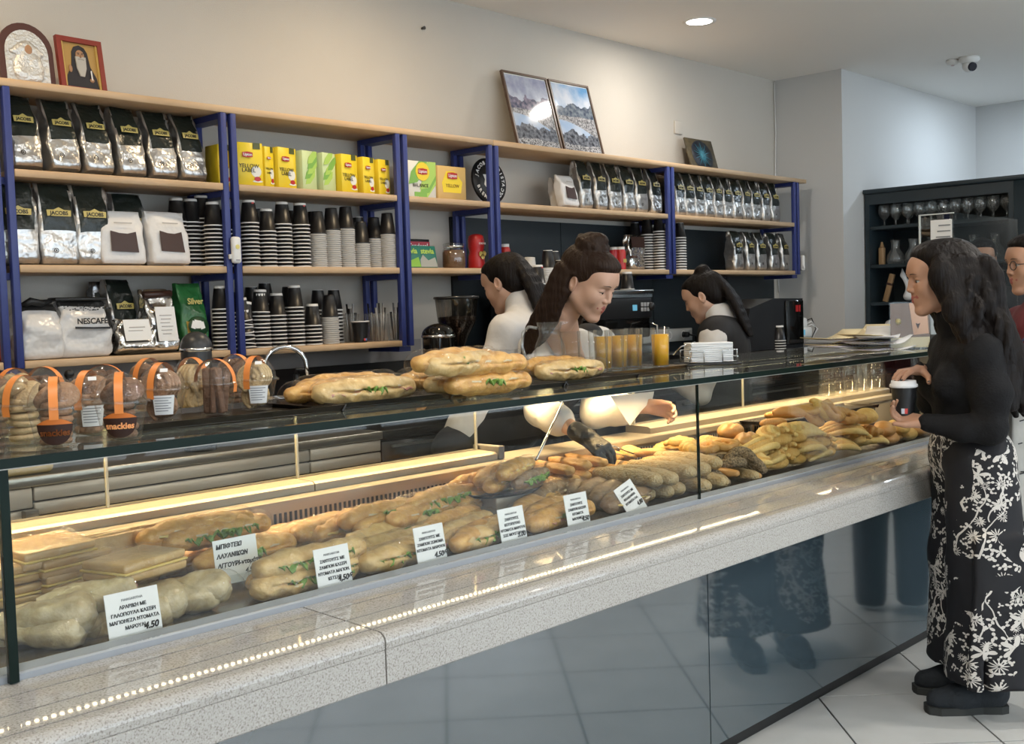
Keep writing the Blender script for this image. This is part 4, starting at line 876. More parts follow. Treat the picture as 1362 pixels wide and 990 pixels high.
def sandwich(lab, loc, kind='g', rz=15, rx=0, ry=0, fill='lh', scale=1.0, film=True, group='wrapped baguette sandwiches in the case'):
    i = SW[0]; SW[0] += 1
    t = thing('baguette_sandwich', lab, 'sandwich', loc, (R(rx), R(ry), R(rz)), group); t.scale = (scale,)*3
    obj('bread', ME['b'+kind, i % 3], t)
    for f in fill: obj({'l': 'lettuce', 'L': 'lettuce', 'h': 'ham', 'c': 'cheese', 't': 'tomato'}[f], ME[{'l': 'let', 'L': 'let2', 'h': 'ham', 'c': 'che', 't': 'tom'}[f], i % 2], t)
    if film: obj('film', ME['film', i % 3], t).scale = (0.99, 0.98, 0.90)
    return t
Z1 = 0.815+0.0315
# (x, y, z) of each sandwich; rows run from the front glass to the back wall
def on(px, py, z, y0=2.062, y1=2.40, zb=0.815):
    p = at(px, py, z=z)
    if p.y < y0: q = at(px, py, y=y0); return (q.x, y0, max(q.z, min(z, Z1+0.002)))
    if p.y > y1 and z < 1.1: q = at(px, py, y=y1); return (q.x, y1, q.z)
    return (p.x, p.y, z)
def gl(w_): return 'wrapped baguette, ' + w_
sandwich(gl('frontmost, behind the second price card'), on(425, 780, Z1+0.003), 'p', 8, fill='lh')
sandwich(gl('left end showing, just behind the front one by the second card'), on(408, 768, Z1), 'p', 10, fill='t')
sandwich(gl('short end at the far left of the second card pile'), on(400, 757, Z1), 'g', 12, fill='h')
sandwich(gl('pale one lying on top of the pile behind the second card'), on(415, 742, Z1+0.055), 'p', 6, fill='lL')
for i, (px, py) in enumerate(((542, 752), (536, 737), (530, 722), (515, 708))): sandwich(gl('%s from the glass behind the third price card' % ORD[i]), on(px, py, Z1+0.002*i), 'p', 8+2*i, fill=('h', 'lc', 't', 'lh')[i])
for i, (px, py) in enumerate(((652, 722), (640, 712), (620, 703), (600, 694), (585, 685))): sandwich(gl('%s from the glass behind the fourth price card' % ORD[i]), on(px, py, Z1+0.003*i), 'g' if i % 2 else 'p', 14+3*i, fill=('lh', 'L', 'lL', 'h', 'lL')[i])
for i, (px, py) in enumerate(((748, 698), (742, 688), (728, 680), (712, 672))): sandwich(gl('%s from the glass behind the fifth price card' % ORD[i]), on(px, py, Z1+0.003*i), 'g', 12+3*i, fill=('h', 'L', 'lh', 'l')[i])
for i, (px, py) in enumerate(((836, 672), (826, 662), (810, 655), (795, 648), (772, 645), (748, 648), (730, 655))): sandwich('wrapped dark bread sandwich, %s from the glass by the tilted card' % ORD[i], on(px, py, Z1+0.004*i), 'd', 14+2*i, fill=('c', 'lL', 'h', 't', 'lc', 'L', 'h')[i], group='wrapped dark sandwiches in the case')
for i, (px, py, dz) in enumerate(((375, 716, 0), (410, 708, 0.02), (470, 700, 0.02), (520, 690, 0.03), (560, 682, 0.035), (600, 670, 0.03), (640, 662, 0.03))): sandwich(gl('golden one under the lamp, %s from the left in the back row' % ORD[i]), on(px, py, Z1+dz), 'g', 6+2*i, fill=('L', 'h', 'c', 'l', 'L', 'lh', 'L')[i])
for i, (px, py, dz) in enumerate(((445, 698, 0.03), (510, 682, 0.05), (585, 664, 0.055))): sandwich(gl('golden one against the back wall, %s from the left' % ORD[i]), on(px, py, Z1+dz), 'g', 8, fill=('c', 'L', 'l')[i])
sandwich(gl('golden one with much lettuce on top behind the handwritten card'), on(288, 708, Z1+0.075), 'g', 10, fill='Ll')
sandwich(gl('golden one at the very back above the toasts'), on(262, 703, Z1+0.09), 'g', 8, fill='c')
sandwich(gl('golden one lying under the lettuce one, left of the handwritten card'), on(285, 738, Z1+0.008), 'g', 10, fill='h')
sandwich(gl('golden one half hidden right behind the handwritten card'), on(325, 735, Z1+0.025), 'g', 12, fill='L')
# unwrapped filled rolls piled on a paper plate
for i, (px, py, dz, rz, fi) in enumerate(((632, 640, 0.06, 14, 'h'), (655, 632, 0.09, 22, 'c'), (668, 640, 0.085, 24, 'cL'), (705, 636, 0.085, 22, 'lL'), (685, 624, 0.12, 22, 'c'))): sandwich('brown filled roll %s from the left in the small pile below the skewer' % ORD[i], on(px, py, Z1+dz), 'd' if i in (3,) else 'g', rz, fill=fi, scale=0.82, film=i != 0, group='brown filled rolls in a pile')
t = thing('paper_tray', 'dark oval tray under the pile of brown filled rolls', 'tray', on(672, 655, Z1+0.045)); MB().lathe([(0.001, 0), (0.13, 0.0), (0.145, 0.01), (0.143, 0.012), (0.13, 0.003), (0.001, 0.003)], 28, sy=0.55).build('dish', black_pl, t)
MB().bbox((-0.09, -0.05, -0.074), (0.09, 0.05, 0.0), 0.004).build('foot_box', steel_warm, t)

# folded flatbread wraps
wrap_m = mat('flatbread', (0.43, 0.32, 0.155), 0.5, coat=0.7, coatr=0.14, mix=((0.60, 0.50, 0.31), 34, 0.14), bump=(60, 0.45, 4))
def wrap_mesh(seed):
    """rolled flatbread, tapering to one end, the other end folded over"""
    m = MB(); n = 30; K = 18; L = 0.165; vs = []
    for i in range(K+1):
        t = i/K; r = (0.017+0.024*math.sin(min(1, t*1.25)*math.pi/2))*(1 if t < 0.85 else math.sqrt(max(0.02, 1-((t-0.85)/0.15)**2*0.93)))
        for k in range(n):
            th = 2*math.pi*k/n; q = r*(1+0.05*math.sin(2*th+seed+3*t)+0.025*math.sin(5*th+9*t+seed)) + (0.006*(1-((k/n+t*0.45+seed*0.2) % 1)/0.6) if ((k/n+t*0.45+seed*0.2) % 1) < 0.6 else 0)
            if t > 0.8: q += 0.003*math.sin(th*4+seed)*(t-0.8)*5
            vs.append((-L/2+L*t, q*math.cos(th), q*math.sin(th)*0.74))
    m.add(vs, [(i*n+k, i*n+(k+1)%n, (i+1)*n+(k+1)%n, (i+1)*n+k) for i in range(K) for k in range(n)], True)
    o = len(m.v)-n; m.f += [list(range(n))[::-1], [o+k for k in range(n)]]; m.mi += [0, 0]; m.sm += [False, True]
    me = m.mesh('flatbread', wrap_m); wobble(me, 0.004, 40, seed); wobble(me, 0.0018, 110, seed+2); return me
WR = [wrap_mesh(k) for k in range(3)]; wfilm = []
for k in range(3):
    s = SDF(); s.cap((-0.075, 0, 0), (0.065, 0, 0), 0.022, 0.042, 0.01); me = s.mesh('film', cling, 0.009); me.transform(Matrix.Scale(0.8, 4, (0, 0, 1))); wobble(me, 0.003, 70, k); wfilm.append(me)
fills = [MB().ell((0.070, 0.012, 0.004), (0.013, 0.012, 0.009), 10, 6).mesh('filling', lettuce), MB().ell((0.070, -0.010, 0.006), (0.013, 0.012, 0.009), 10, 6).mesh('filling', ham)]
for i, (px, py, dz, rz, lab) in enumerate(((48, 845, 0.0, -42, 'nearest the left pane edge, front'), (128, 850, -0.008, 10, 'small folded one at the front left of the card'), (60, 820, 0.045, -36, 'second up in the left pile'), (118, 795, 0.085, -20, 'on top of the left pile with open end right'), (10, 835, 0.0, 10, 'cut by the left frame edge'), (185, 800, 0.06, -30, 'just above the first price card'), (232, 800, 0.005, -30, 'right of the first price card at the bottom'), (248, 785, 0.055, -38, 'long pale one at the top right of the pile'), (170, 830, 0.0, -25, 'hidden behind the first price card'))):
    t = thing('flatbread_wrap', 'wrapped flatbread roll, ' + lab, 'wrap', on(px, py, Z1+0.004+dz, 2.115), (0, R(random.uniform(-6, 6)), R(rz)), 'flatbread wraps')
    obj('flatbread', WR[i % 3], t); obj('filling', fills[i % 2], t); obj('film', wfilm[i % 3], t)
    t.scale = (1.12, 1.05, 1.1)
# wrapped toasts: two slices with filling between
toast_m = mat('toast', (0.50, 0.30, 0.11), 0.5, coat=0.8, coatr=0.14, mix=((0.62, 0.43, 0.20), 14, 0.2), bump=(40, 0.4, 3))
def toast(lab, loc, rz, rx=0, ry=0, n=2):
    t = thing('toast_sandwich', lab, 'sandwich', loc, (R(rx), R(ry), R(rz)), 'wrapped toast sandwiches')
    for k in range(n):
        if ('toast', k) not in ME:
            q = MB().bbox((-0.085, -0.062, 0), (0.085, 0.062, 0.019), 0.007, 3); me = q.mesh('slice', toast_m); wobble(me, 0.002, 50, k); ME['toast', k] = me
        obj('slice', ME['toast', k], t, (0, 0, 0.023*k))
    for k in range(n-1): MB().bbox((-0.087, -0.064, 0.0185+0.023*k), (0.087, 0.064, 0.0235+0.023*k), 0.002).build('cheese' if k % 2 == 0 else 'ham', cheese if k % 2 == 0 else ham, t)
    if ('tf', n) not in ME:
        q = MB().bbox((-0.092, -0.069, -0.001), (0.092, 0.069, 0.023*n+0.002), 0.009, 3); me = q.mesh('film', cling); ME['tf', n] = me
    obj('film', ME['tf', n], t); return t
zt_ = 0.817
toast('wrapped toast, top of the left pile cut by the frame edge', on(12, 768, zt_+0.055), 6, 8)
toast('wrapped toast, bottom of the left pile at the frame edge', on(12, 800, zt_), 4)
toast('wrapped toast right of the pane edge, bottom one', on(85, 778, zt_), 12, 0)
toast('wrapped golden toast lying on the bottom one by the pane edge', on(82, 755, zt_+0.048), 10, 6)
toast('wrapped golden toast at the back left beneath the rail', on(60, 745, zt_+0.062), 8, 6)
for k in range(3): toast('wrapped toast in the squat pile before the baguettes, %s' % ('bottom one', 'middle one', 'topmost one')[k], on(180, 768-2*k, zt_+0.045*k), 10+3*k)
for k in range(2): toast('wrapped toast on edge behind the squat pile, %s' % ('left one', 'right one')[k], on(128+20*k, 752, zt_+0.065), 8, 70)

# pastries in the right half
pie_g = mat('pie_golden', (0.58, 0.33, 0.08), 0.55, mix=((0.72, 0.50, 0.18), 30, 0.22), bump=(70, 0.5, 3))
pie_o = mat('pie_orange', (0.46, 0.22, 0.055), 0.5, mix=((0.58, 0.34, 0.11), 26, 0.22), bump=(70, 0.45, 3))
pie_y = mat('pie_yellow', (0.66, 0.43, 0.12), 0.55, mix=((0.78, 0.60, 0.26), 26, 0.22), bump=(80, 0.45, 3))
pie_s = mat('pie_seeded', (0.40, 0.27, 0.11), 0.6, mix=((0.47, 0.37, 0.21), 90, 0.18), bump=(150, 0.8, 2))
pie_k = mat('pie_black_seed', (0.10, 0.075, 0.045), 0.6, mix=((0.30, 0.22, 0.13), 140, 0.14), bump=(170, 0.9, 2))
bun_m = mat('bun_brown', (0.46, 0.22, 0.06), 0.4, mix=((0.52, 0.30, 0.12), 16, 0.22), bump=(40, 0.2))
def strands(curve, n, gap, r, lift=0.003, K=14, taper=0.72, k=0.002):
    s = SDF()
    for j in range(n):
        o = (j-(n-1)/2)*gap; pts = []; rr = []
        for i in range(K+1):
            t = i/K; x, y, z = curve(t, o); pts.append((x, y, z+lift*math.sin(3*t*math.pi+j))); rr.append(r*(taper+(1-taper)*math.sin(math.pi*min(1, max(0.0, t*0.9+0.05)))))
        s.chain(pts, rr, k)
    return s
def U(t, o):
    a = math.pi*(0.1+0.85*t); R0 = 0.042+o; return (R0*1.25*math.cos(a)+0.0*t, R0*math.sin(a)-0.02, 0.012*math.sin(a)+0.3*o*math.sin(a))
PM = {}
def shell(seed, n=4, m0=0, turn=205):
    """concentric ridges of filo folded into a shell"""
    s = SDF(); rs = random.Random(seed)
    for j in range(n):
        rad = 0.011+0.0165*j; zz = 0.034*math.cos(j/n*1.4); a0 = R(-20+4*j+rs.uniform(-5, 5)); pts = []; rr = []
        for i in range(13):
            a = a0+R(turn-8*j)*i/12; pts.append((rad*1.22*math.cos(a)+0.018*(i/12)*(j/n), rad*math.sin(a)-0.012, zz+0.004*math.sin(i*0.9+j))); rr.append(0.0105*(0.75+0.35*math.sin(math.pi*i/12)))
        s.chain(pts, rr, 0.0012, (j+m0) % 2)
    s.ell((0.005, 0.0, 0.006), (0.062, 0.045, 0.02), k=0.002, m=1); return s.mesh('pastry', [pie_y, mat('pie_brown_shade', (0.54, 0.30, 0.07), 0.55, mix=((0.66, 0.43, 0.14), 26, 0.2), bump=(80, 0.4, 3))], 0.0036)  # darker tone: browned dough, with shade between ridges put into the colour
def fold(seed, n=5):
    s = SDF()
    for j in range(n):
        o = (j-(n-1)/2)*0.0172; s.chain([((t-0.5)*0.15, o*(1+0.3*math.sin(math.pi*t))+0.02*math.sin(math.pi*t+seed), 0.026*math.sin(math.pi*t)-5*o*o+0.008) for t in [i/12 for i in range(13)]], [0.0105*(0.7+0.35*math.sin(math.pi*i/12)) for i in range(13)], 0.0012, j % 2)
    return s.mesh('pastry', [pie_y, MATS['pie_brown_shade']], 0.0036)
PM['twist'] = [shell(1), shell(2, 4, 1, 235), fold(3)]
def spiral(r0, turns, tube, m, res=0.0045):
    s = SDF(); pts = []; rr = []; N = int(16*turns)
    for i in range(N+1):
        t = i/N; a = 2*math.pi*turns*t; r = 0.006+(r0-0.006)*t; pts.append((r*math.cos(a), r*math.sin(a), 0.016*(1-t))); rr.append(tube*(0.85+0.3*t) if t < 0.92 else tube*0.8)
    s.chain(pts, rr, 0.004); return s.mesh('pastry', m, res)
PM['spiral'] = [spiral(0.05, 2.3, 0.0125, pie_g), spiral(0.046, 2.0, 0.0135, pie_o)]
def log(L, r, m, seed, ridges=0):
    s = SDF(); n = 7; s.chain([(-L/2+L*i/(n-1), 0.005*math.sin(i+seed), 0) for i in range(n)], [r*(0.86+0.14*math.sin(math.pi*i/(n-1))) for i in range(n)], 0.01)
    for j in range(ridges): a = 2*math.pi*j/ridges; s.cap((-L/2, r*0.75*math.cos(a), r*0.75*math.sin(a)), (L/2, r*0.75*math.cos(a+0.8), r*0.75*math.sin(a+0.8)), r*0.36, k=0.003)
    me = s.mesh('pastry', m, 0.005); wobble(me, 0.002, 40, seed); me.transform(Matrix.Scale(0.8, 4, (0, 0, 1))); return me
PM['seedlog'] = [log(0.19, 0.029, pie_s, 1), log(0.20, 0.028, pie_s, 2)]
PM['roll'] = [log(0.17, 0.021, pie_o, 3, 4), log(0.18, 0.02, pie_o, 4, 5)]
PM['finger'] = [log(0.12, 0.017, pie_o, 5, 3), log(0.11, 0.018, bun_m, 6)]
s = SDF(); s.chain([(0.05*1.1*math.cos(a), 0.05*math.sin(a), 0.006*math.sin(2*a)) for a in [2*math.pi*k/14 for k in range(15)]], [0.0165]*15, 0.006); PM['ring'] = [s.mesh('pastry', pie_k, 0.0045)]
s = SDF(); s.chain([(0.10*(t-0.5), 0.028*math.cos(math.pi*(t-0.5))-0.01, 0.02*math.sin(math.pi*t)) for t in [k/10 for k in range(11)]], [0.014+0.012*math.sin(math.pi*k/10) for k in range(11)], 0.006); PM['horn'] = [s.mesh('pastry', pie_k, 0.0045)]
s = SDF(); s.ell((0, 0, 0), (0.085, 0.042, 0.032)); s.box((0, 0, 0.034), (0.06, 0.004, 0.01), 0.002, (0, 0, 12), 0.01, 0, 's'); PM['loaf'] = [s.mesh('pastry', bun_m, 0.005)]
s = SDF(); s.ell((0, 0, 0), (0.058, 0.048, 0.028)); s.ell((0.02, 0.01, 0.02), (0.03, 0.03, 0.014)); PM['bun'] = [s.mesh('pastry', bun_m, 0.005), s.mesh('pastry', pie_g, 0.005)]
def pretz():
    s = SDF()
    for q in (-1, 1): s.chain([(0.03*q+0.034*math.cos(a), 0.034*math.sin(a)*1.2, 0.004*math.sin(3*a)) for a in [2*math.pi*k/12 for k in range(13)]], [0.0145]*13, 0.004)
    s.cap((-0.03, -0.03, 0.012), (0.04, 0.035, 0.012), 0.013, 0.013, 0.004); return s.mesh('pastry', pie_o, 0.0045)
PM['knot'] = [pretz()]
def crois(m):
    s = SDF(); N = 9
    for i in range(N):
        t = i/(N-1); a = math.pi*(0.12+0.76*t); r = 0.013+0.016*math.sin(math.pi*t); c = (0.06*math.cos(a), 0.045*math.sin(a)-0.02, 0); s.ell(c, (0.013, r*1.15, r), (0, 0, math.degrees(a)+90), 0.004)
    return s.mesh('pastry', m, 0.0045)
PM['croissant'] = [crois(pie_o), crois(pie_g)]
def lattice():
    m = MB(); nx, ny = 44, 30
    for i in range(nx+1):
        for j in range(ny+1):
            u, v = -1+2*i/nx, -1+2*j/ny; q = max(0, 1-u*u)*max(0, 1-v*v); hgt = 0.036*q**0.45
            b = 0.0035*(abs(math.sin(u*11+v*7))*abs(math.sin(u*11-v*7)))*q**0.3
            m.v.append(Vector((0.075*u, 0.05*v, hgt-b)))
    m.f = [[i*(ny+1)+j, (i+1)*(ny+1)+j, (i+1)*(ny+1)+j+1, i*(ny+1)+j+1] for i in range(nx) for j in range(ny)]; m.mi = [0]*len(m.f); m.sm = [True]*len(m.f)
    o = len(m.v); base = [i*(ny+1) for i in range(nx+1)] + [nx*(ny+1)+j for j in range(1, ny+1)] + [i*(ny+1)+ny for i in range(nx-1, -1, -1)] + [j for j in range(ny-1, 0, -1)]
    m.f.append(base[::-1]); m.mi.append(0); m.sm.append(False)
    return m.mesh('pastry', pie_y)
PM['lattice'] = [lattice()]
PN = {'twist': ('twisted_pie', 'pie'), 'spiral': ('spiral_pie', 'pie'), 'seedlog': ('seeded_roll', 'pastry'), 'roll': ('sausage_roll', 'pastry'), 'finger': ('pastry_finger', 'pastry'), 'ring': ('seeded_ring', 'bread ring'), 'horn': ('seeded_horn', 'pastry'), 'loaf': ('brown_loaf', 'bread'), 'bun': ('soft_bun', 'bun'), 'knot': ('bread_knot', 'bread'), 'croissant': ('croissant', 'croissant'), 'lattice': ('lattice_pie', 'pie')}
PC = [0]
def pastry(kind, lab, px, py, z, rz=0, rx=0, ry=0, sc=1.0):
    i = PC[0]; PC[0] += 1; nm, cat = PN[kind]; p = on(px, py, z, {'seedlog': 2.105, 'roll': 2.085, 'twist': 2.085}.get(kind, 2.055), {'seedlog': 2.355, 'roll': 2.37}.get(kind, 2.405))
    o = obj(nm, PM[kind][i % len(PM[kind])], None, p, (R(rx), R(ry), R(rz))); o.scale = (sc,)*3; tag(o, lab, cat, 'pastries in the right half of the case')
    return o
ZP = 0.845
for i, (px, py, dz, rz) in enumerate(((722, 640, 0.0, 78), (740, 634, 0.004, 80), (758, 629, 0.0, 76), (776, 626, 0.005, 80), (795, 622, 0.0, 78), (735, 622, 0.036, 76), (757, 616, 0.038, 80), (778, 612, 0.036, 78), (812, 618, 0.004, 80))): pastry('roll', 'orange brown sausage roll, %s in the row below the gloved hand' % ORD[i], px, py, ZP+dz-0.008, rz)
for i, (px, py, dz, rz) in enumerate(((805, 652, 0.0, 84), (828, 652, 0.0, 82), (850, 649, 0.002, 84), (868, 645, 0.0, 82), (835, 634, 0.046, 84), (858, 632, 0.048, 82), (880, 624, 0.05, 84), (902, 620, 0.05, 82), (900, 642, 0.0, 84), (925, 636, 0.004, 82), (915, 612, 0.06, 84))): pastry('seedlog', 'pale seeded long roll, %s in the heap left of the glass joint' % ORD[i], px, py, ZP+dz, rz, 0, 0, 1.15)
for i, (px, py, dz, rz, k) in enumerate(((820, 610, 0.03, 20, 'croissant'), (845, 603, 0.05, 30, 'croissant'), (868, 602, 0.07, -40, 'finger'), (893, 598, 0.07, -30, 'croissant'), (905, 590, 0.10, 20, 'spiral'), (925, 596, 0.09, 30, 'croissant'), (880, 612, 0.05, -45, 'finger'), (947, 590, 0.09, 10, 'croissant'))): pastry(k, 'golden %s by the tongs, %s from the left at the back' % ({'croissant': 'croissant', 'finger': 'pastry finger', 'spiral': 'spiral pie'}[k], ORD[i]), px, py, ZP+dz, rz)
for i, (px, py, dz, rz, k) in enumerate(((948, 622, 0.02, 40, 'horn'), (968, 615, 0.05, 20, 'ring'), (985, 612, 0.06, -60, 'horn'), (998, 625, 0.02, -70, 'horn'), (952, 640, 0.0, 70, 'horn'), (975, 636, 0.0, 80, 'seedlog'), (992, 640, 0.0, 75, 'finger'), (962, 628, 0.03, 80, 'finger'))): pastry(k, '%s, %s in the dark seeded heap right of the glass joint' % ({'horn': 'black-seeded bent pastry', 'ring': 'black-seeded bread ring', 'seedlog': 'seeded roll end', 'finger': 'small brown finger pastry'}[k], ORD[i]), px, py, ZP+dz-0.005, rz, 0, 0, 0.95)
for i, (px, py, dz, rz, rx, k) in enumerate(((972, 574, 0.11, 10, 15, 'loaf'), (993, 586, 0.09, 20, 0, 'loaf'), (962, 592, 0.09, 30, 0, 'knot'), (945, 595, 0.085, 0, 0, 'knot'))): pastry(k, '%s, %s in the group under the dark rear tray' % ({'loaf': 'smooth brown loaf', 'knot': 'golden bread knot'}[k], ORD[i]), px, py, ZP+dz, rz, rx)
TW = [(1025, 628, 0.01, -15, 0), (1052, 620, 0.012, 5, 1), (1088, 608, 0.01, -20, 0), (1012, 612, 0.02, 20, 2), (1040, 604, 0.06, -12, 1), (1003, 596, 0.07, 4, 2), (1030, 585, 0.095, -10, 1), (1065, 597, 0.05, -20, 2), (1080, 590, 0.07, -25, 1), (1110, 596, 0.03, -30, 2), (1052, 582, 0.10, 0, 0), (1128, 586, 0.045, -30, 1), (1120, 575, 0.09, -34, 2), (1150, 590, 0.01, -20, 2), (1005, 618, 0.02, 40, 1), (1075, 612, 0.01, 10, 2)]
for i, (px, py, dz, rz, v) in enumerate(TW):
    PC[0] = v; pastry('twist', 'yellow ridged twisted pie, %s in the big heap right of the glass joint' % ORD[i], px, py, ZP+dz-0.005, rz, 14, 0, 1.12)
pastry('lattice', 'yellow pie with a lattice crust on top of the heap', 1063, 575, ZP+0.095, -15, 12, 0, 1.1)
for i, (px, py, dz, rz, k, rx) in enumerate(((1040, 552, 0.14, -40, 'finger', 0), (1052, 548, 0.165, -60, 'finger', 40), (1066, 546, 0.17, -70, 'finger', 40), (1080, 552, 0.15, 0, 'spiral', 50), (1092, 546, 0.165, 10, 'spiral', 50), (1106, 547, 0.165, 20, 'knot', 40), (1120, 552, 0.15, 0, 'croissant', 10), (1028, 562, 0.13, -10, 'finger', 0), (1130, 555, 0.14, 0, 'knot', 10))): pastry(k, '%s on the raised dark rear tray, %s from the left' % ({'finger': 'brown bread finger', 'spiral': 'coiled golden spiral pie', 'knot': 'golden bread knot', 'croissant': 'golden croissant'}[k], ORD[i]), px, py, ZP+dz, rz, rx)
for i, (px, py, dz, rz, k) in enumerate(((1150, 555, 0.12, -20, 'bun'), (1160, 573, 0.07, 60, 'croissant'), (1140, 575, 0.08, 30, 'croissant'), (1176, 572, 0.06, 10, 'bun'), (1195, 570, 0.06, 30, 'bun'), (1180, 585, 0.02, 0, 'bun'), (1205, 580, 0.02, 20, 'bun'), (1222, 572, 0.03, -20, 'bun'), (1190, 592, 0.0, 10, 'finger'), (1228, 584, 0.0, 30, 'bun'))): pastry(k, '%s in the heap below the takeaway cup, %s of them' % ({'bun': 'small round bun', 'croissant': 'golden brown croissant', 'finger': 'pale pastry finger'}[k], ORD[i]), px, py, ZP+dz, rz)
# trays inside the case
tray_m = mat('dark_tray', (0.018, 0.013, 0.010), 0.3)
def tray(lab, x0, x1, y0, y1, z, h=0.018, rz=0, m=None, name='tray'):
    cx, cy = (x0+x1)/2, (y0+y1)/2; t = thing(name, lab, 'tray', (cx, cy, z), (0, 0, R(rz))); a, b = (x1-x0)/2, (y1-y0)/2
    MB().bbox((-a+0.008, -b+0.008, 0), (a-0.008, b-0.008, 0.004), 0.0015, 1).build('base', m or tray_m, t)
    k = MB()
    for lo, hi in (((-a, -b), (a, -b)), ((a, -b), (a, b)), ((a, b), (-a, b)), ((-a, b), (-a, -b))):
        d = Vector((hi[0]-lo[0], hi[1]-lo[1], 0)).normalized(); nrm = Vector((-d.y, d.x, 0)); A = Vector((*lo, 0)); B = Vector((*hi, 0))
        k.add([A+nrm*0.010, B+nrm*0.010, B+Vector((0, 0, h)), A+Vector((0, 0, h)), A+nrm*0.013+Vector((0, 0, 0.003)), B+nrm*0.013+Vector((0, 0, 0.003)), B+nrm*0.004+Vector((0, 0, h)), A+nrm*0.004+Vector((0, 0, h))], [(0,1,2,3), (7,6,5,4), (3,2,6,7), (0,3,7,4), (1,5,6,2)])
    k.build('rim', m or tray_m, t); return t
tray('dark tray under the pale seeded rolls', 2.62, 3.10, 1.985, 2.44, 0.8155, 0.012)
tray('dark tray under the twisted yellow pies', 3.12, 4.42, 1.985, 2.45, 0.8155, 0.012)
tray('dark tray under the small round buns', 4.44, 5.2, 1.985, 2.45, 0.8155, 0.012)
t = tray('raised dark tray at the back under the coiled pies', 3.95, 4.85, 2.28, 2.455, 0.935, 0.014)
for sx in (-0.4, 0.4):
    for sy in (-0.06, 0.06): MB().box((sx-0.006, sy-0.006, -0.119), (sx+0.006, sy+0.006, 0.0)).build('leg', chrome, t)
# skewer and clear cups behind the rear panes
a, b = at(713, 612, y=2.40), at(748, 536, y=2.52)
MB().tube([a, b], [0.004, 0.005], 10).build('steel_skewer', chrome); tag(bpy.data.objects['steel_skewer'], 'slanting steel rod standing in the pile of filled rolls', 'skewer')
clear_cup = clear_mat('clear_cup', (0.96, 0.97, 0.96), 0.08, 0.03, 0.02, 0.6)
for i, px in enumerate((1100, 1115, 1131, 1147)):
    p = at(px, 540, y=2.54); t = thing('clear_cup_stack', 'tall clear plastic cup behind the pastries, %s from the left' % ORD[i], 'cup', (p.x, 2.54, 0.979), group='clear cups at the back of the case')
    MB().lathe([(0.001, 0), (0.038, 0.0), (0.030, 0.15), (0.026, 0.155), (0.001, 0.155)], 18).build('cup', clear_cup, t)
    for k in range(3): MB().lathe([(0.0385, 0.012+0.012*k), (0.0395, 0.015+0.012*k), (0.038, 0.018+0.012*k)], 18).build('ring', clear_cup, t)
for i, px in enumerate((1108, 1124)):
    p = at(px, 540, y=2.54); p.x = 5.30+0.09*i; t = thing('clear_bottle', 'clear bottle behind the buns, %s of two' % ('left', 'right')[i], 'bottle', (p.x, 2.54, 0.979))
    MB().lathe([(0.001, 0), (0.035, 0.0), (0.036, 0.11), (0.014, 0.15), (0.014, 0.17)], 18).build('body', clear_cup, t); MB().lathe([(0.015, 0.166), (0.015, 0.184), (0.001, 0.185)], 14).build('cap', edge_l, t)

# ---------------------------------------------------------------- on the glass top
GT = 1.2035
dome_m = clear_mat('dome_plastic', (0.97, 0.97, 0.96), 0.07, 0.03, 0.012, 0.55, (60, 0.35))
orange = mat('orange_band', (0.75, 0.24, 0.05), 0.45); lab_dk = mat('label_dark', (0.035, 0.012, 0.008), 0.45); lab_or = mat('label_orange', (0.62, 0.17, 0.03), 0.45); or_ink = mat('orange_ink', (0.95, 0.42, 0.16), 0.5)
ck = {'dark': mat('cookie_dark', (0.14, 0.07, 0.038), 0.7, mix=((0.22, 0.12, 0.07), 40, 0.2), bump=(90, 0.6)), 'mid': mat('cookie_mid', (0.26, 0.14, 0.075), 0.7, mix=((0.36, 0.21, 0.12), 40, 0.2), bump=(90, 0.6)), 'pale': mat('cookie_pale', (0.52, 0.36, 0.17), 0.7, mix=((0.60, 0.45, 0.25), 40, 0.2), bump=(90, 0.6))}
CUPM = {}
def put(key, fn):
    if key not in CUPM: CUPM[key] = fn()
    return CUPM[key]
def curved_label(r0, r1, z0, z1, a0, a1, fn, n=12):
    """patch hugging the cup wall; fn(u)->(lo,hi) fractions"""
    m = MB(); vs = []
    for i in range(n+1):
        u = i/n; a = a0+(a1-a0)*u
        for v in fn(u):
            r = r0+(r1-r0)*v; z = z0+(z1-z0)*v; vs.append((r*math.cos(a), r*math.sin(a), z)); vs.append(((r-0.0006)*math.cos(a), (r-0.0006)*math.sin(a), z))
    m.add(vs, [f for i in range(n) for f in ((4*i, 4*i+4, 4*i+6, 4*i+2), (4*i+1, 4*i+3, 4*i+7, 4*i+5))], True); return m
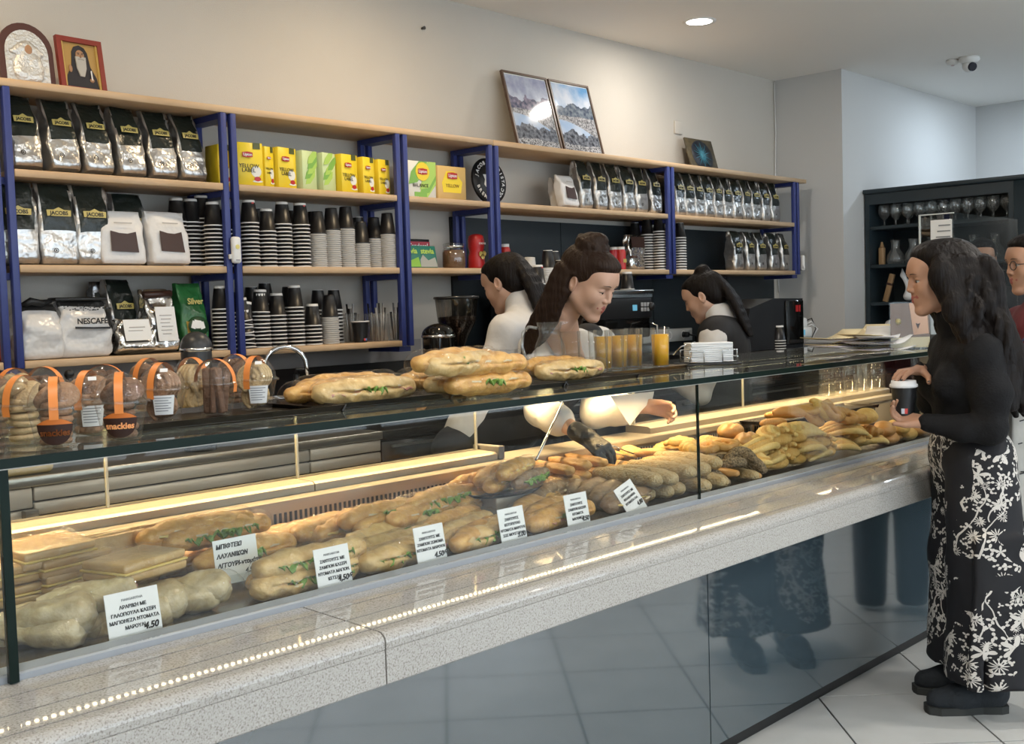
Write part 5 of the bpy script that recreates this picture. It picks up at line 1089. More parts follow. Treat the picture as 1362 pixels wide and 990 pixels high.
def snack_cup(lab, px, py, kind='dark', shape='disc', face=-125, nutr=False, band=True, z=GT, sc=1.0, label=True):
    p = at(px, py, z=z); t = thing('snack_cup', lab, 'snack cup', (p.x, p.y, z+0.0005), (0, 0, R(face+90)), 'domed snack cups on the counter'); t.scale = (sc,)*3
    rb, rt, h = 0.035, 0.050, 0.070
    obj('cup', put('cup', lambda: MB().lathe([(0.001, 0.002), (rb-0.002, 0.002), (rb, 0), (rb+0.001, 0.004), (rt-0.002, h-0.003), (rt, h)], 26).mesh('cup', dome_m)), t)
    obj('dome', put('dome', lambda: MB().lathe([(rt+0.0035, h), (rt+0.004, h+0.004), (rt, h+0.006)] + [(0.048*math.cos(a), h+0.006+0.052*math.sin(a)) for a in [math.pi/2*k/9 for k in range(10)]], 26).mesh('dome', dome_m)), t)
    obj('rim', put('rim', lambda: MB().lathe([(rt, h-0.001), (rt+0.005, h), (rt+0.005, h+0.004), (rt, h+0.005)], 26).mesh('rim', dome_m)), t)
    if band:
        def bandm():
            m = MB(); vs = []; n = 16
            for i in range(n+1):
                a = math.pi*i/n; y = -0.0488*math.cos(a); zz = h+0.006+0.0528*math.sin(a)
                vs += [(-0.008, y, zz), (0.008, y, zz)]
            m.add(vs, [(2*i, 2*i+1, 2*i+3, 2*i+2) for i in range(n)], True)
            o = len(m.v); m.add([(-0.008, -rt-0.0012, h-0.002), (0.008, -rt-0.0012, h-0.002), (0.008, -rt*0.955-0.001, h-0.018), (-0.008, -rt*0.955-0.001, h-0.018), (-0.008, -0.0488, h+0.006), (0.008, -0.0488, h+0.006)], [(0, 1, 5, 4), (3, 2, 1, 0)], True); return m.mesh('band', orange)
        obj('band', put('band', bandm), t)
    if label:
        def shape_(u): return (0.42-0.34*math.sqrt(max(0, 1-(2*u-1)**2)), 0.62)
        l = obj('label', put('label', lambda: curved_label(rb+0.0016, rt+0.0016, 0, h, R(-90-42), R(-90+42), shape_).mesh('label', lab_dk)), t)
        obj('label_top', put('ltop', lambda: curved_label(rb+0.0016, rt+0.0016, 0, h, R(-90-42), R(-90+42), lambda u: (0.62, 0.62+0.16*math.sin(math.pi*u))).mesh('label_top', lab_or)), t, None, None)
        def letm():
            me = text_mesh('snackies', 0.0165, bold=0.0006, extrude=0.0003)
            for v in me.vertices:
                a = v.co.x/0.0448; q = v.co.y+0.028; rr = rb+0.0034+(rt-rb)*q/h; v.co = Vector((rr*math.sin(a), -rr*math.cos(a), q))
            me.materials.clear(); me.materials.append(or_ink); return me
        obj('lettering', put('let', letm), l)
    if nutr:
        l = obj('paper_label', put('nut', lambda: curved_label(rb+0.0016, rt+0.0016, 0, h, R(-90+5), R(-90+60), lambda u: (0.25, 0.85)).mesh('paper_label', white_ink)), t)
        def lines():
            m = MB()
            for k in range(6): q = curved_label(rb+0.002, rt+0.002, 0, h, R(-90+9), R(-90+(52 if k % 2 else 44)), lambda u, k=k: (0.36+0.08*k, 0.385+0.08*k), 6); m.add(q.v, q.f, True)
            return m.mesh('print_line', grey_ink)
        obj('print_line', put('nutl', lines), l)
        MB().prism([(-0.008, -0.005), (0.008, -0.005), (0.008, 0.005), (-0.008, 0.005)], -0.0004, 0.0004, 'y').build('price_sticker', white_ink, t, (0.022, -0.028, h+0.043), (R(-45), 0, R(25)))
    rs = random.Random(px)
    if shape == 'disc':
        for k in range(6): obj('cookie', put(('disc', kind), lambda: MB().lathe([(0.001, 0), (0.026, 0.0), (0.029, 0.005), (0.027, 0.011), (0.001, 0.013)], 18).mesh('cookie', ck[kind])), t, (rs.uniform(-0.004, 0.004), rs.uniform(-0.004, 0.004), 0.004+0.0135*k), (R(rs.uniform(-5, 5)), R(rs.uniform(-5, 5)), 0))
        for k in range(3): obj('cookie', CUPM[('disc', kind)], t, (0.016*math.cos(k*2.1), 0.016*math.sin(k*2.1), 0.09), (R(50*math.cos(k*2.1)), R(50*math.sin(k*2.1)), 0))
    elif shape == 'stick':
        for k in range(9):
            a = k*2.4; r = 0.008*math.sqrt(k); obj('biscuit_stick', put(('stick', kind), lambda: MB().bbox((-0.009, -0.006, 0), (0.009, 0.006, 0.105), 0.004).mesh('biscuit_stick', ck[kind])), t, (r*math.cos(a), r*math.sin(a), 0.004), (R(7*math.sin(-a)*min(1, k)), R(7*math.cos(a)*min(1, k)), a))
    elif shape == 'swirl':
        def sw():
            s = SDF(); N = 40; s.chain([((0.004+0.03*i/N)*math.cos(i*0.42), 0, (0.004+0.03*i/N)*math.sin(i*0.42)) for i in range(N+1)], [0.0058]*(N+1), 0.001); return s.mesh('swirl_biscuit', ck[kind], 0.003)
        for k in range(4): obj('swirl_biscuit', put(('sw', kind), sw), t, (0, -0.021+0.014*k, 0.078), (R(-8+5*k), 0, R(8)))
        for k in range(3): obj('swirl_biscuit', CUPM[('sw', kind)], t, (0.0, -0.014+0.014*k, 0.034), (R(5), 0, R(-6))).scale = (0.9, 1, 0.9)
    return t
TR = GT+0.005
snack_cup('domed cookie cup at the front edge, nearest the left pane joint', 76, 594, 'mid', 'disc', -118)
snack_cup('domed cup of dark cookies second along the front edge', 163, 584, 'dark', 'disc', -122)
snack_cup('domed cup of pale cookies behind the frontmost cup', 33, 588, 'pale', 'disc', -150, label=False)
snack_cup('domed cup of brown cookies cut by the left frame edge', -8, 582, 'dark', 'disc', -135, label=False)
snack_cup('domed cup with paper label between the two front cups', 120, 577, 'mid', 'disc', -140, nutr=True, label=False)
snack_cup('domed cup at the back beside the sink wall, dark top', 142, 560, 'dark', 'disc', -40, label=False)
snack_cup('domed cup of pale rings at the back far left', 22, 566, 'pale', 'disc', -160, label=False)
snack_cup('domed cup of brown cookies at the back, third from left', 62, 563, 'dark', 'stick', -60, label=False)
snack_cup('domed cup of round brown cookies with white label at the tray end', 218, 561, 'mid', 'swirl', -150, nutr=True, label=False, z=TR)
snack_cup('domed cup of dark biscuits at the back of the tray', 200, 546, 'mid', 'disc', -160, label=False, z=TR)
snack_cup('domed cup of upright cocoa biscuit sticks on the tray', 288, 552, 'dark', 'stick', -60, label=False, z=TR)
snack_cup('domed cup of pale swirls behind the biscuit sticks', 258, 546, 'pale', 'swirl', -80, label=False, z=TR)
snack_cup('domed cup of pale swirl biscuits at the right tray end', 342, 545, 'pale', 'swirl', -150, nutr=True, label=False, z=TR)
snack_cup('domed cup of dark biscuits behind the right swirl cup', 315, 538, 'dark', 'disc', -70, nutr=True, label=False, z=TR)
tray('dark oval serving tray under the right snack cups', 1.13, 1.66, 2.10, 2.40, GT, 0.016, -3)
tray('dark tray end at the left frame edge under a snack cup', 0.35, 0.70, 2.02, 2.35, GT, 0.014)
# filled baguettes on trays
tray('black tray under the two left baguettes', 1.60, 2.04, 2.13, 2.42, GT, 0.014, -3, black_pl)
tray('black tray under the piled five baguettes', 2.06, 2.46, 2.10, 2.40, GT, 0.014, -2, black_pl)
tray('black tray under the two right baguettes', 2.48, 2.84, 2.12, 2.45, GT, 0.014, 0, black_pl)
ZT = GT+0.036
G2 = 'filled baguettes on the counter top'
def bt(lab, px, py, dz, rz, kind, fill, sc=1.0): return sandwich('filled baguette on the counter, ' + lab, on(px, py, ZT+dz), kind, rz, fill=fill, group=G2, scale=sc*0.95)
bt('long pale one at the front of the left tray', 488, 519, 0, 2, 'p', 'hL', 1.08)
bt('long one behind on the left tray', 462, 512, 0.004, 3, 'g', 'lL', 1.08)
bt('browner one at the left tray end', 435, 520, 0, 8, 'g', 'h', 0.95)
bt('lower front one of the pile with lettuce at its side', 648, 509, 0.002, 0, 'g', 'L', 1.0)
bt('lower one at the left end of the pile', 618, 508, 0.0, 4, 'p', 'h', 1.0)
bt('lower back one of the pile, mostly hidden', 580, 502, 0.004, 6, 'g', 'L', 1.0)
bt('upper front one of the pile, glossy brown', 640, 485, 0.058, 0, 'g', '', 1.02)
bt('upper middle one of the pile', 617, 484, 0.06, 6, 'p', 'h', 1.0)
bt('upper back one of the pile under the lettuce', 603, 480, 0.064, 4, 'g', 'L', 1.0)
bt('front one on the right tray with a lettuce tuft', 760, 492, 0.0, 0, 'p', 'hL', 1.0)
bt('back one on the right tray', 735, 486, 0.006, 2, 'g', 'L', 1.0)
# jug and glasses
glass = clear_mat('drink_glass', (0.975, 0.98, 0.975), 0.03, 0.0, 0.012, 0.5)
juice = mat('orange_juice', (0.95, 0.48, 0.012), 0.3, sub=0.35)
tray('dark tray under the juice glasses', 2.78, 3.33, 2.27, 2.56, GT, 0.012, 0)
p = at(740, 478, y=2.42); t = thing('glass_jug', 'clear glass water jug with handle beside the glasses', 'jug', (2.85, 2.50, GT+0.001), (0, 0, R(-43+180)))
MB().lathe([(0.001, 0.004), (0.044, 0.003), (0.052, 0.02), (0.056, 0.06), (0.050, 0.10), (0.036, 0.135), (0.036, 0.15), (0.045, 0.178), (0.043, 0.178), (0.034, 0.15), (0.034, 0.135), (0.048, 0.10), (0.053, 0.06), (0.050, 0.022), (0.001, 0.008)], 28).build('body', glass, t)
MB().prism([(-0.07, 0.178), (-0.038, 0.180), (-0.036, 0.168), (-0.045, 0.168)], -0.012, 0.012, 'y').build('spout', glass, t)
MB().tube([(0.042, 0, 0.16), (0.07, 0, 0.165), (0.090, 0, 0.145), (0.094, 0, 0.10), (0.082, 0, 0.055), (0.054, 0, 0.048)], 0.0055, 10).build('handle', clear_mat('jug_handle', (0.85, 0.87, 0.86), 0.16, 0.02, 0.1, 0.7), t)
GLM = MB().lathe([(0.001, 0.009), (0.028, 0.009), (0.0325, 0.142), (0.0335, 0.142), (0.0300, 0.0), (0.001, 0.0)], 22).mesh('glass', glass)
FOOT = MB().lathe([(0.001, 0.0012), (0.029, 0.001), (0.0292, 0.008), (0.001, 0.008)], 22).mesh('thick_base', clear_mat('glass_base', (0.86, 0.88, 0.86), 0.2, 0.05, 0.06, 0.7))
JU = MB().lathe([(0.001, 0.0095), (0.0275, 0.0095), (0.0308, 0.118), (0.001, 0.119)], 22).mesh('juice', juice)
GX0, GY0 = 3.37, 2.235
def tumbler(lab, x, y, full):
    t = thing('tumbler', lab, 'glass', (x, y, GT+0.0045), group='juice glasses on the dark tray')
    obj('glass', GLM, t); obj('thick_base', FOOT, t)
    if full: obj('juice', JU, t)
for k in range(5): tumbler('tall %s glass, %s from the right in the front row on the tray' % ('juice' if k == 0 else 'empty', ORD[k]), 3.25-0.083*k, 2.335+0.003*k, k == 0)
for k in range(5): tumbler('tall glass %s, %s from the right in the back row on the tray' % ('of orange juice' if k < 3 else 'standing empty', ORD[k]), 3.215-0.083*k, 2.425+0.003*k, k < 3)
# napkins
p = at(945, 490, z=GT); t = thing('napkin_rack', 'wire rack on a black base holding white napkins', 'napkin holder', (3.53, 2.32, GT), (0, 0, R(-38)))
MB().bbox((-0.115, -0.07, 0), (0.105, 0.07, 0.008), 0.003).build('base', black_pl, t)
wr = lambda pts: MB().tube(pts, 0.0022, 8).build('wire', chrome, t)
for y in (-0.055, 0.055):
    for sx in (-1, 1): wr([(sx*0.09, y, 0.008), (sx*0.09, y, 0.055), (sx*0.035, y, 0.055), (sx*0.035, y, 0.008)])
    wr([(-0.09, y, 0.012), (0.09, y, 0.012)])
for sx in (-1, 1): wr([(sx*0.092, -0.055, 0.03), (sx*0.092, 0.055, 0.03)])
nap = mat('napkin', (0.75, 0.76, 0.77), 0.8)
for k in range(10):
    o = MB().bbox((-0.08, -0.045, 0), (0.08, 0.045, 0.0072), 0.002).build('napkin', nap, None, Vector((3.53, 2.32, GT+0.009+0.0073*k)), (0, 0, R(-38+random.uniform(-2, 2)))); tag(o, '%s white napkin from the bottom in the wire rack' % ORD[k], 'napkin', 'napkins in the wire rack')
MB().tube([(-0.05, -0.0, 0.085), (-0.10, 0.01, 0.07), (-0.13, 0.02, 0.04)], 0.0025, 8).build('clip_wire', chrome, t)
# bundle of paper bags
paper_w = mat('white_paper', (0.66, 0.65, 0.64), 0.75); paper_l = mat('lilac_paper', (0.56, 0.52, 0.57), 0.75); paper_y = mat('cream_paper', (0.66, 0.56, 0.34), 0.75)
wheat = mat('wheat_print', (0.30, 0.18, 0.05), 0.7)
rs = random.Random(8)
for i in range(15):
    x0 = 4.70+rs.uniform(-0.06, 0.10); y0 = 2.18+0.045*(i % 6)+rs.uniform(-0.01, 0.01); z0 = GT+0.001+0.0042*i; rz = rs.uniform(-14, 10)+ (14 if i > 11 else 0); L = 0.30
    t = thing('paper_bag', 'flat wheat printed paper bag, %s from the bottom of the sheaf' % ORD[i], 'paper bag', (x0, y0, z0), (0, 0, R(rz)), 'sheaf of paper bags'); m = MB(); N = 8; up = rs.uniform(0.0, 0.05) * (1 if i > 5 else 0.3)
    vs = []
    for k in range(N+1):
        u = -L/2+L*k/N; e = abs(u)/(L/2); zz = up*e**2.2*(1 if u > 0 else 0.25)
        for s in (-1, 1): vs += [(u, s*0.075, zz+0.002*math.sin(k+s)), (u, s*0.075, zz+0.0022+0.002*math.sin(k+s))]
    m.add(vs, [f for k in range(N) for f in ((4*k, 4*k+4, 4*k+6, 4*k+2), (4*k+1, 4*k+3, 4*k+7, 4*k+5), (4*k, 4*k+1, 4*k+5, 4*k+4), (4*k+2, 4*k+6, 4*k+7, 4*k+3))] + [(0, 2, 3, 1), (4*N, 4*N+1, 4*N+3, 4*N+2)], True)
    m.build('sheet', (paper_w, paper_l, paper_y)[i % 3], t)
    w_ = MB()
    for k in range(9): w_.ell((-0.05+0.011*k, 0.012*(-1)**k-0.05, 0.0035), (0.008, 0.0035, 0.001), 6, 4)
    for k in range(9): w_.ell((-0.05+0.011*k, 0.012*(-1)**k+0.03, 0.0035), (0.008, 0.0035, 0.001), 6, 4)
    w_.build('wheat_print', wheat, t)['kind'] = 'stuff'
# acrylic menu holder, black framed screen, paper
pm, p1 = at(1211, 464, z=GT), at(1237, 455, z=GT)
t = thing('menu_holder', 'clear upright menu holder with a brown and pink photo card', 'menu holder', (pm.x, pm.y, GT), (0, 0, R(-40)))
MB().box((-0.095, -0.004, 0.0), (0.095, -0.001, 0.205)).build('front_sheet', acr, t); MB().box((-0.095, 0.003, 0.0), (0.095, 0.006, 0.205)).build('rear_sheet', acr, t); MB().bbox((-0.095, -0.04, 0.0), (0.095, 0.04, 0.004), 0.001, 1).build('foot', acr, t)
MB().box((-0.09, 0.0, 0.05), (0.09, 0.002, 0.20)).build('card', mat('card_brown', (0.20, 0.13, 0.09), 0.7, spec=0.15), t)
MB().prism([(-0.005, 0.20), (0.075, 0.20), (0.085, 0.065), (0.015, 0.06)], -0.001, 0.0, 'y').build('pink_print', mat('pink_print', (0.68, 0.43, 0.30), 0.7, spec=0.15), t)
MB().lathe([(0.001, 0), (0.014, 0), (0.001, 0.001)], 14).build('gold_print', gold, t, (-0.055, -0.0005, 0.12), (R(90), 0, 0))
MB().prism([(-0.011, 0.012), (0.0, 0.008), (0.011, 0.012), (0.0, -0.014)], -0.002, -0.001, 'y').build('small_print', brown_print, t, (0.035, 0.0, 0.10))
MB().box((-0.09, 0.0, 0.005), (0.09, 0.002, 0.05)).build('card_strip', mat('cream_paper', (0.66, 0.56, 0.34), 0.75), t)
t = thing('order_screen', 'dark framed screen with a white page behind the woman customer', 'screen', (p1.x+0.10, p1.y-0.02, GT), (0, 0, R(-48)))
MB().bbox((-0.085, 0, 0), (0.085, 0.016, 0.25), 0.004).build('frame', mat('dark_frame', (0.06, 0.065, 0.07), 0.35), t); MB().box((-0.058, -0.0012, 0.035), (0.073, 0.0, 0.24)).build('page', mat('white_page', (0.75, 0.77, 0.80), 0.4), t)  # the page is plain white
m = MB()
for k in range(5): m.prism([(-0.045+0.01*k, 0.20-0.035*k), (0.02, 0.207-0.035*k), (0.02, 0.204-0.035*k), (-0.045+0.01*k, 0.197-0.035*k)], -0.002, -0.0012, 'y')
m.build('page_lines', ink, t)
# glass screen by the till with a menu sheet stuck on it
CX, CY = 5.51, 2.20
scr = thing('till_screen', 'clear glass till screen with a paper menu taped to it', 'glass screen', (CX, CY, GT))
sg_ = clear_mat('screen_glass', (0.90, 0.92, 0.92), 0.10, 0.0, 0.0, 0.6)
MB().box((0, 0, 0.0), (0.006, 0.17, 0.63)).build('side_pane', sg_, scr); MB().box((0.006, 0, 0.0), (0.88, 0.006, 0.63)).build('front_pane', sg_, scr)
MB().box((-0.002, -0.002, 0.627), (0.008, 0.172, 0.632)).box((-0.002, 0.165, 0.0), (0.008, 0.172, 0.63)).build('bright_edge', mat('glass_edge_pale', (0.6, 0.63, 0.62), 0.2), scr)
MB().box((-0.006, 0.005, 0.32), (-0.003, 0.11, 0.60)).build('menu_sheet', white_ink, scr)
m = MB()
for k in range(9): m.box((-0.0075, 0.012, 0.345+0.028*k), (-0.006, 0.05+0.02*((k*7) % 4)/3+0.02, 0.351+0.028*k))
m.build('menu_lines', grey_ink, scr)
till = thing('till_counter', 'dark till counter continuing the pastry case at the right', 'counter', (0, 0, 0))
MB().box((5.47, 1.96, 0.0), (6.4, 2.36, 1.17)).build('body', mat('carcass_grey', (0.12, 0.12, 0.12), 0.6), till); MB().bbox((5.46, 1.94, 1.17), (6.42, 2.38, 1.2), 0.004).build('worktop', mat('till_top', (0.30, 0.30, 0.29), 0.25), till)

# ---------------------------------------------------------------- back counter and machines
bc = thing('back_counter', 'steel fronted back counter running under the open shelves', 'counter', (0, 0, 0))
MB().box((-0.6, 3.47, 0.0), (7.0, 4.07, 0.93)).build('carcass', mat('carcass_dark', (0.03, 0.03, 0.032), 0.5), bc)
MB().bbox((-0.6, 3.44, 0.93), (2.9, 4.08, 0.962), 0.004).build('worktop', steel, bc); MB().bbox((2.902, 3.44, 0.93), (7.0, 4.08, 0.962), 0.004).build('worktop', clad_low, bc)
def front(x0, x1, z0, z1, m=None, handle=False):
    q = MB().bbox((x0+0.003, 3.452, z0+0.003), (x1-0.003, 3.47, z1-0.003), 0.003, 1).build('drawer', m or mat('fridge_steel', (0.56, 0.51, 0.45), 0.4, 0.2, bump=(120, 0.05), aniso=(0.05, 1, 1)), bc)
    if handle: MB().box((x0+0.05, 3.440, z1-0.03), (x1-0.05, 3.452, z1-0.02)).build('handle', steel, q)
for x0 in (-0.6, 0.1, 0.8): front(x0, x0+0.7, 0.86, 0.93); front(x0, x0+0.7, 0.80, 0.86); front(x0, x0+0.7, 0.45, 0.80)
for x0, x1 in ((1.5, 2.55), (2.55, 2.9)): front(x0, x1, 0.88, 0.93); front(x0, x1, 0.835, 0.88); front(x0, x1, 0.08, 0.835)
for k in range(6): front(2.9+0.68*k, 2.9+0.68*(k+1), 0.08, 0.92, clad_low, True)
MB().box((1.46, 3.42, 0.05), (1.50, 3.452, 0.86)).build('gasket', mat('grey_end', (0.16, 0.15, 0.14), 0.5), bc)
MB().bbox((5.35, 3.44, 0.963), (7.0, 4.07, 1.14), 0.004).build('raised_plinth', clad_low, bc)
p = at(58, 645, y=3.50); t = thing('cutting_board', 'yellowish wooden cutting board on the steel back counter', 'cutting board', (1.36, 3.60, 0.963))
MB().bbox((-0.34, -0.135, 0), (0.22, 0.135, 0.042), 0.02, 4).build('board', mat('board_wood', (0.50, 0.35, 0.13), 0.5, mix=((0.58, 0.43, 0.19), 5, 0.2), aniso=(0.2, 3, 3)), t)
t = thing('dark_cloth', 'folded dark cloth lying on the wooden cutting board', 'cloth', (1.32, 3.60, 1.006)); s = SDF(); s.box((0, 0, 0.012), (0.13, 0.08, 0.012), 0.01); s.ell((0.07, 0.02, 0.022), (0.06, 0.05, 0.012)); sdf_obj(s, 'cloth', mat('cloth_dark', (0.04, 0.03, 0.032), 0.9), t, 0.006)
t = thing('dark_roll', 'long dark box lying behind the cutting board on the steel top', 'box', (1.95, 3.72, 0.963)); MB().bbox((-0.22, -0.05, 0), (0.22, 0.05, 0.05), 0.006).build('carton', mat('box_maroon', (0.05, 0.03, 0.03), 0.6), t)
# charcoal domed grinder, faucet, bottle
charc = mat('charcoal', (0.035, 0.037, 0.040), 0.35)
def domed(lab, px, py0, y, r, m, z0, zr, ztop, knob=False):
    p = at(px, py0, y=y); t = thing('domed_grinder', lab, 'appliance', (p.x, y, z0))
    MB().lathe([(0.001, 0), (r, 0), (r, 0.02), (r*0.96, zr-z0)], 26).build('body', m, t)
    MB().lathe([(r*0.97, zr-z0), (r*1.03, zr-z0+0.003), (r*1.03, zr-z0+0.012), (r*0.97, zr-z0+0.014)], 26).build('ring', chrome, t)
    h = ztop-zr-0.013; MB().lathe([(r*math.cos(a), zr-z0+0.013+h*math.sin(a)) for a in [math.pi/2*k/9 for k in range(10)]], 26).build('dome', m, t); return t
domed('charcoal domed appliance with a thin chrome ring below the second posts', 260, 445, 3.55, 0.056, charc, 0.963, 1.315, 1.386)
domed('glossy black domed appliance with a chrome ring left of the grinder', 583, 450, 3.62, 0.072, mat('gloss_black', (0.006, 0.006, 0.006), 0.08), 0.963, 1.315, 1.378)
t = thing('tap', 'chrome gooseneck sink tap on the back counter', 'tap', (2.60, 3.80, 0.963), (0, 0, R(-25)))
MB().tube([(0, 0, 0), (0, 0, 0.05)], 0.02, 14).build('base', chrome, t)
MB().tube([(0, 0, 0.03), (0, 0, 0.26)] + [(0.085-0.085*math.cos(a), 0, 0.26+0.085*math.sin(a)) for a in [math.pi*k/10 for k in range(1, 11)]] + [(0.172, 0, 0.225)], 0.0095, 12).build('spout', chrome, t)
MB().tube([(0.02, 0, 0.04), (0.06, -0.03, 0.07)], 0.006, 8).build('lever', chrome, t)
t = thing('soap_pump', 'black pump bottle by the sink at the right of the tap', 'bottle', (2.74, 3.78, 0.963)); MB().lathe([(0.001, 0), (0.03, 0), (0.03, 0.17), (0.012, 0.2), (0.012, 0.23)], 16).build('body', black_pl, t); MB().tube([(0, 0, 0.23), (0, 0, 0.25), (0.045, -0.01, 0.245)], 0.007, 8).build('pump', black_pl, t)
p = at(92, 498, y=3.7); t = thing('knobbed_bottle', 'bottle with a round black stopper below the bottom shelf', 'bottle', (p.x, 3.7, 0.963)); MB().lathe([(0.001, 0), (0.035, 0), (0.035, 0.16), (0.012, 0.22), (0.012, p.z-0.963-0.012)], 16).build('body', charc, t); MB().ell((0, 0, p.z-0.963), (0.0165, 0.0165, 0.0165), 14, 10).build('stopper', black_pl, t)
# coffee grinder
t = thing('coffee_grinder', 'tall coffee grinder with a clear hopper of beans', 'grinder', (3.60, 3.72, 0.963))
MB().bbox((-0.07, -0.09, 0), (0.07, 0.09, 0.26), 0.012).build('body', black_pl, t); MB().lathe([(0.03, 0.255), (0.034, 0.26), (0.034, 0.30), (0.03, 0.305)], 18).build('collar', chrome, t)
smoke = clear_mat('smoked_hopper', (0.55, 0.52, 0.48), 0.10, 0.02)
MB().lathe([(0.032, 0.30), (0.05, 0.35), (0.088, 0.42), (0.098, 0.52)], 24).build('hopper', smoke, t); MB().lathe([(0.001, 0.305), (0.03, 0.306), (0.048, 0.35), (0.084, 0.42), (0.086, 0.44), (0.001, 0.445)], 24).build('beans', mat('coffee_beans', (0.022, 0.011, 0.007), 0.5, bump=(120, 1.0)), t)
MB().lathe([(0.001, 0.535), (0.104, 0.533), (0.106, 0.524), (0.098, 0.52)], 24).build('lid', mat('lid_smoke', (0.03, 0.03, 0.03), 0.2), t); MB().bbox((-0.03, -0.14, 0.18), (0.03, -0.09, 0.21), 0.004).build('doser', chrome, t)
# espresso machine
em = thing('espresso_machine', 'wide black and chrome espresso machine behind the servers', 'coffee machine', (4.44, 3.72, 0.963))
MB().bbox((-0.38, -0.20, 0.30), (0.38, 0.24, 0.53), 0.012).build('housing', mat('gloss_black', (0.006, 0.006, 0.006), 0.08), em); MB().bbox((-0.39, -0.22, 0.525), (0.39, 0.25, 0.548), 0.006).build('cup_tray', chrome, em)
MB().bbox((-0.36, -0.10, 0.05), (0.36, 0.24, 0.30), 0.01).build('rear_body', steel, em); MB().bbox((-0.38, -0.22, 0.0), (0.38, 0.24, 0.06), 0.008).build('drip_tray', chrome, em)
MB().bbox((-0.37, -0.215, 0.40), (0.37, -0.198, 0.505), 0.006).build('control_panel', black_pl, em); MB().box((-0.375, -0.217, 0.508), (0.375, -0.20, 0.524)).build('chrome_trim', chrome, em)
MB().box((0.205, -0.2185, 0.44), (0.24, -0.2155, 0.47)).build('display', mat('display_blue', (0.1, 0.35, 0.5), 0.3, emit=(0.25, 0.65, 0.9), estr=0.25), em)
for k in range(6): MB().bbox((0.275+0.026*(k % 3), -0.2185, 0.435+0.026*(k//3)), (0.295+0.026*(k % 3), -0.2155, 0.455+0.026*(k//3)), 0.002).build('button', mat('button_grey', (0.4, 0.4, 0.4), 0.4), em)
for x in (-0.18, 0.14): MB().lathe([(0.001, 0.25), (0.035, 0.25), (0.038, 0.30), (0.001, 0.30)], 18, c=(x, -0.14, 0)).build('group_head', chrome, em); MB().tube([(x, -0.17, 0.25), (x, -0.30, 0.24)], 0.011, 10).build('portafilter', black_pl, em)
MB().tube([(0.33, -0.21, 0.38), (0.35, -0.26, 0.36), (0.34, -0.27, 0.22), (0.32, -0.28, 0.12)], 0.0055, 10).build('steam_wand', chrome, em); MB().lathe([(0.001, 0), (0.022, 0), (0.02, 0.02), (0.001, 0.022)], 16).build('steam_knob', black_pl, em, (0.36, -0.21, 0.46), (R(90), 0, 0))
# sockets, black terminal, small white device
p = at(893, 446, y=4.084); t = thing('socket_strip', 'pale strip of wall sockets with a black plug behind the server', 'socket', (p.x, 4.083, p.z))
MB().bbox((-0.32, -0.02, -0.04), (0.2, 0.0, 0.04), 0.004).build('trunking', mat('pale_grey_plastic', (0.45, 0.45, 0.43), 0.5), t)
for x in (-0.2, -0.05, 0.1): MB().lathe([(0.020, 0.0), (0.024, 0.002), (0.026, 0.0)], 18).build('socket', wp, t, (x, -0.021, 0), (R(90), 0, 0))
MB().tube([(0.1, -0.02, 0), (0.1, -0.06, 0)], [0.019, 0.015], 14).build('plug', black_pl, t); MB().tube([(0.1, -0.06, 0), (0.13, -0.09, -0.01), (0.17, -0.07, -0.06), (0.2, -0.03, -0.14)], 0.005, 8).build('plug_cable', black_pl, t)
t = thing('black_terminal', 'large black terminal box with a red mark beside the right server', 'terminal', (6.03, 3.62, 1.142), (0, 0, R(-8)))
MB().prism([(-0.26, 0.0), (0.28, 0.0), (0.28, 0.30), (0.0, 0.305), (-0.22, 0.25), (-0.26, 0.12)], -0.14, 0.14, 'y').build('housing', black_pl, t); MB().bbox((0.10, -0.155, 0.02), (0.27, -0.14, 0.29), 0.006).build('front_plate', mat('gloss_black', (0.006, 0.006, 0.006), 0.08), t)
MB().box((0.19, -0.157, 0.22), (0.215, -0.155, 0.26)).box((0.222, -0.157, 0.22), (0.235, -0.155, 0.26)).build('red_mark', mat('red_plastic', (0.38, 0.015, 0.015), 0.35), t); MB().box((0.12, -0.157, 0.03), (0.26, -0.155, 0.05)).build('silver_strip', chrome, t)
t = thing('card_reader', 'white card reader with a blue screen and looping cables', 'card reader', (6.56, 3.62, 1.142), (0, 0, R(-12)))
MB().bbox((-0.08, -0.05, 0.05), (0.07, 0.05, 0.115), 0.01).build('body', wp, t); MB().box((-0.06, -0.0515, 0.065), (0.0, -0.0495, 0.10)).build('screen', mat('display_blue', (0.1, 0.35, 0.5), 0.3, emit=(0.25, 0.65, 0.9), estr=0.8), t)
MB().bbox((-0.05, -0.03, 0.115), (0.05, 0.04, 0.175), 0.012).build('printer', wp, t); MB().tube([(-0.02, 0, 0), (-0.02, 0, 0.06)], 0.02, 12).build('stand', black_pl, t)
for k in range(3): MB().tube([(0.05, 0, 0.15-0.02*k), (0.11, -0.01, 0.17-0.02*k), (0.15+0.01*k, -0.01, 0.10), (0.12, 0.0, 0.04), (0.06, 0.02, 0.01)], 0.004, 8).build('cable', wp if k else black_pl, t)
for k in range(4):
    o = obj('paper_cup', CUP_B, None, (5.86, 3.30, 0.963+0.0156*k) if False else (6.05, 3.47, 1.142+0.0156*k)); tag(o, '%s cup from the bottom of the stack before the black terminal' % ORD[k], 'cup', 'cups before the terminal')
o = obj('paper_cup', CUP_B, None, (4.73, 3.60, MZ)); tag(o, 'lone black paper cup at the right end of the coffee machine', 'cup')
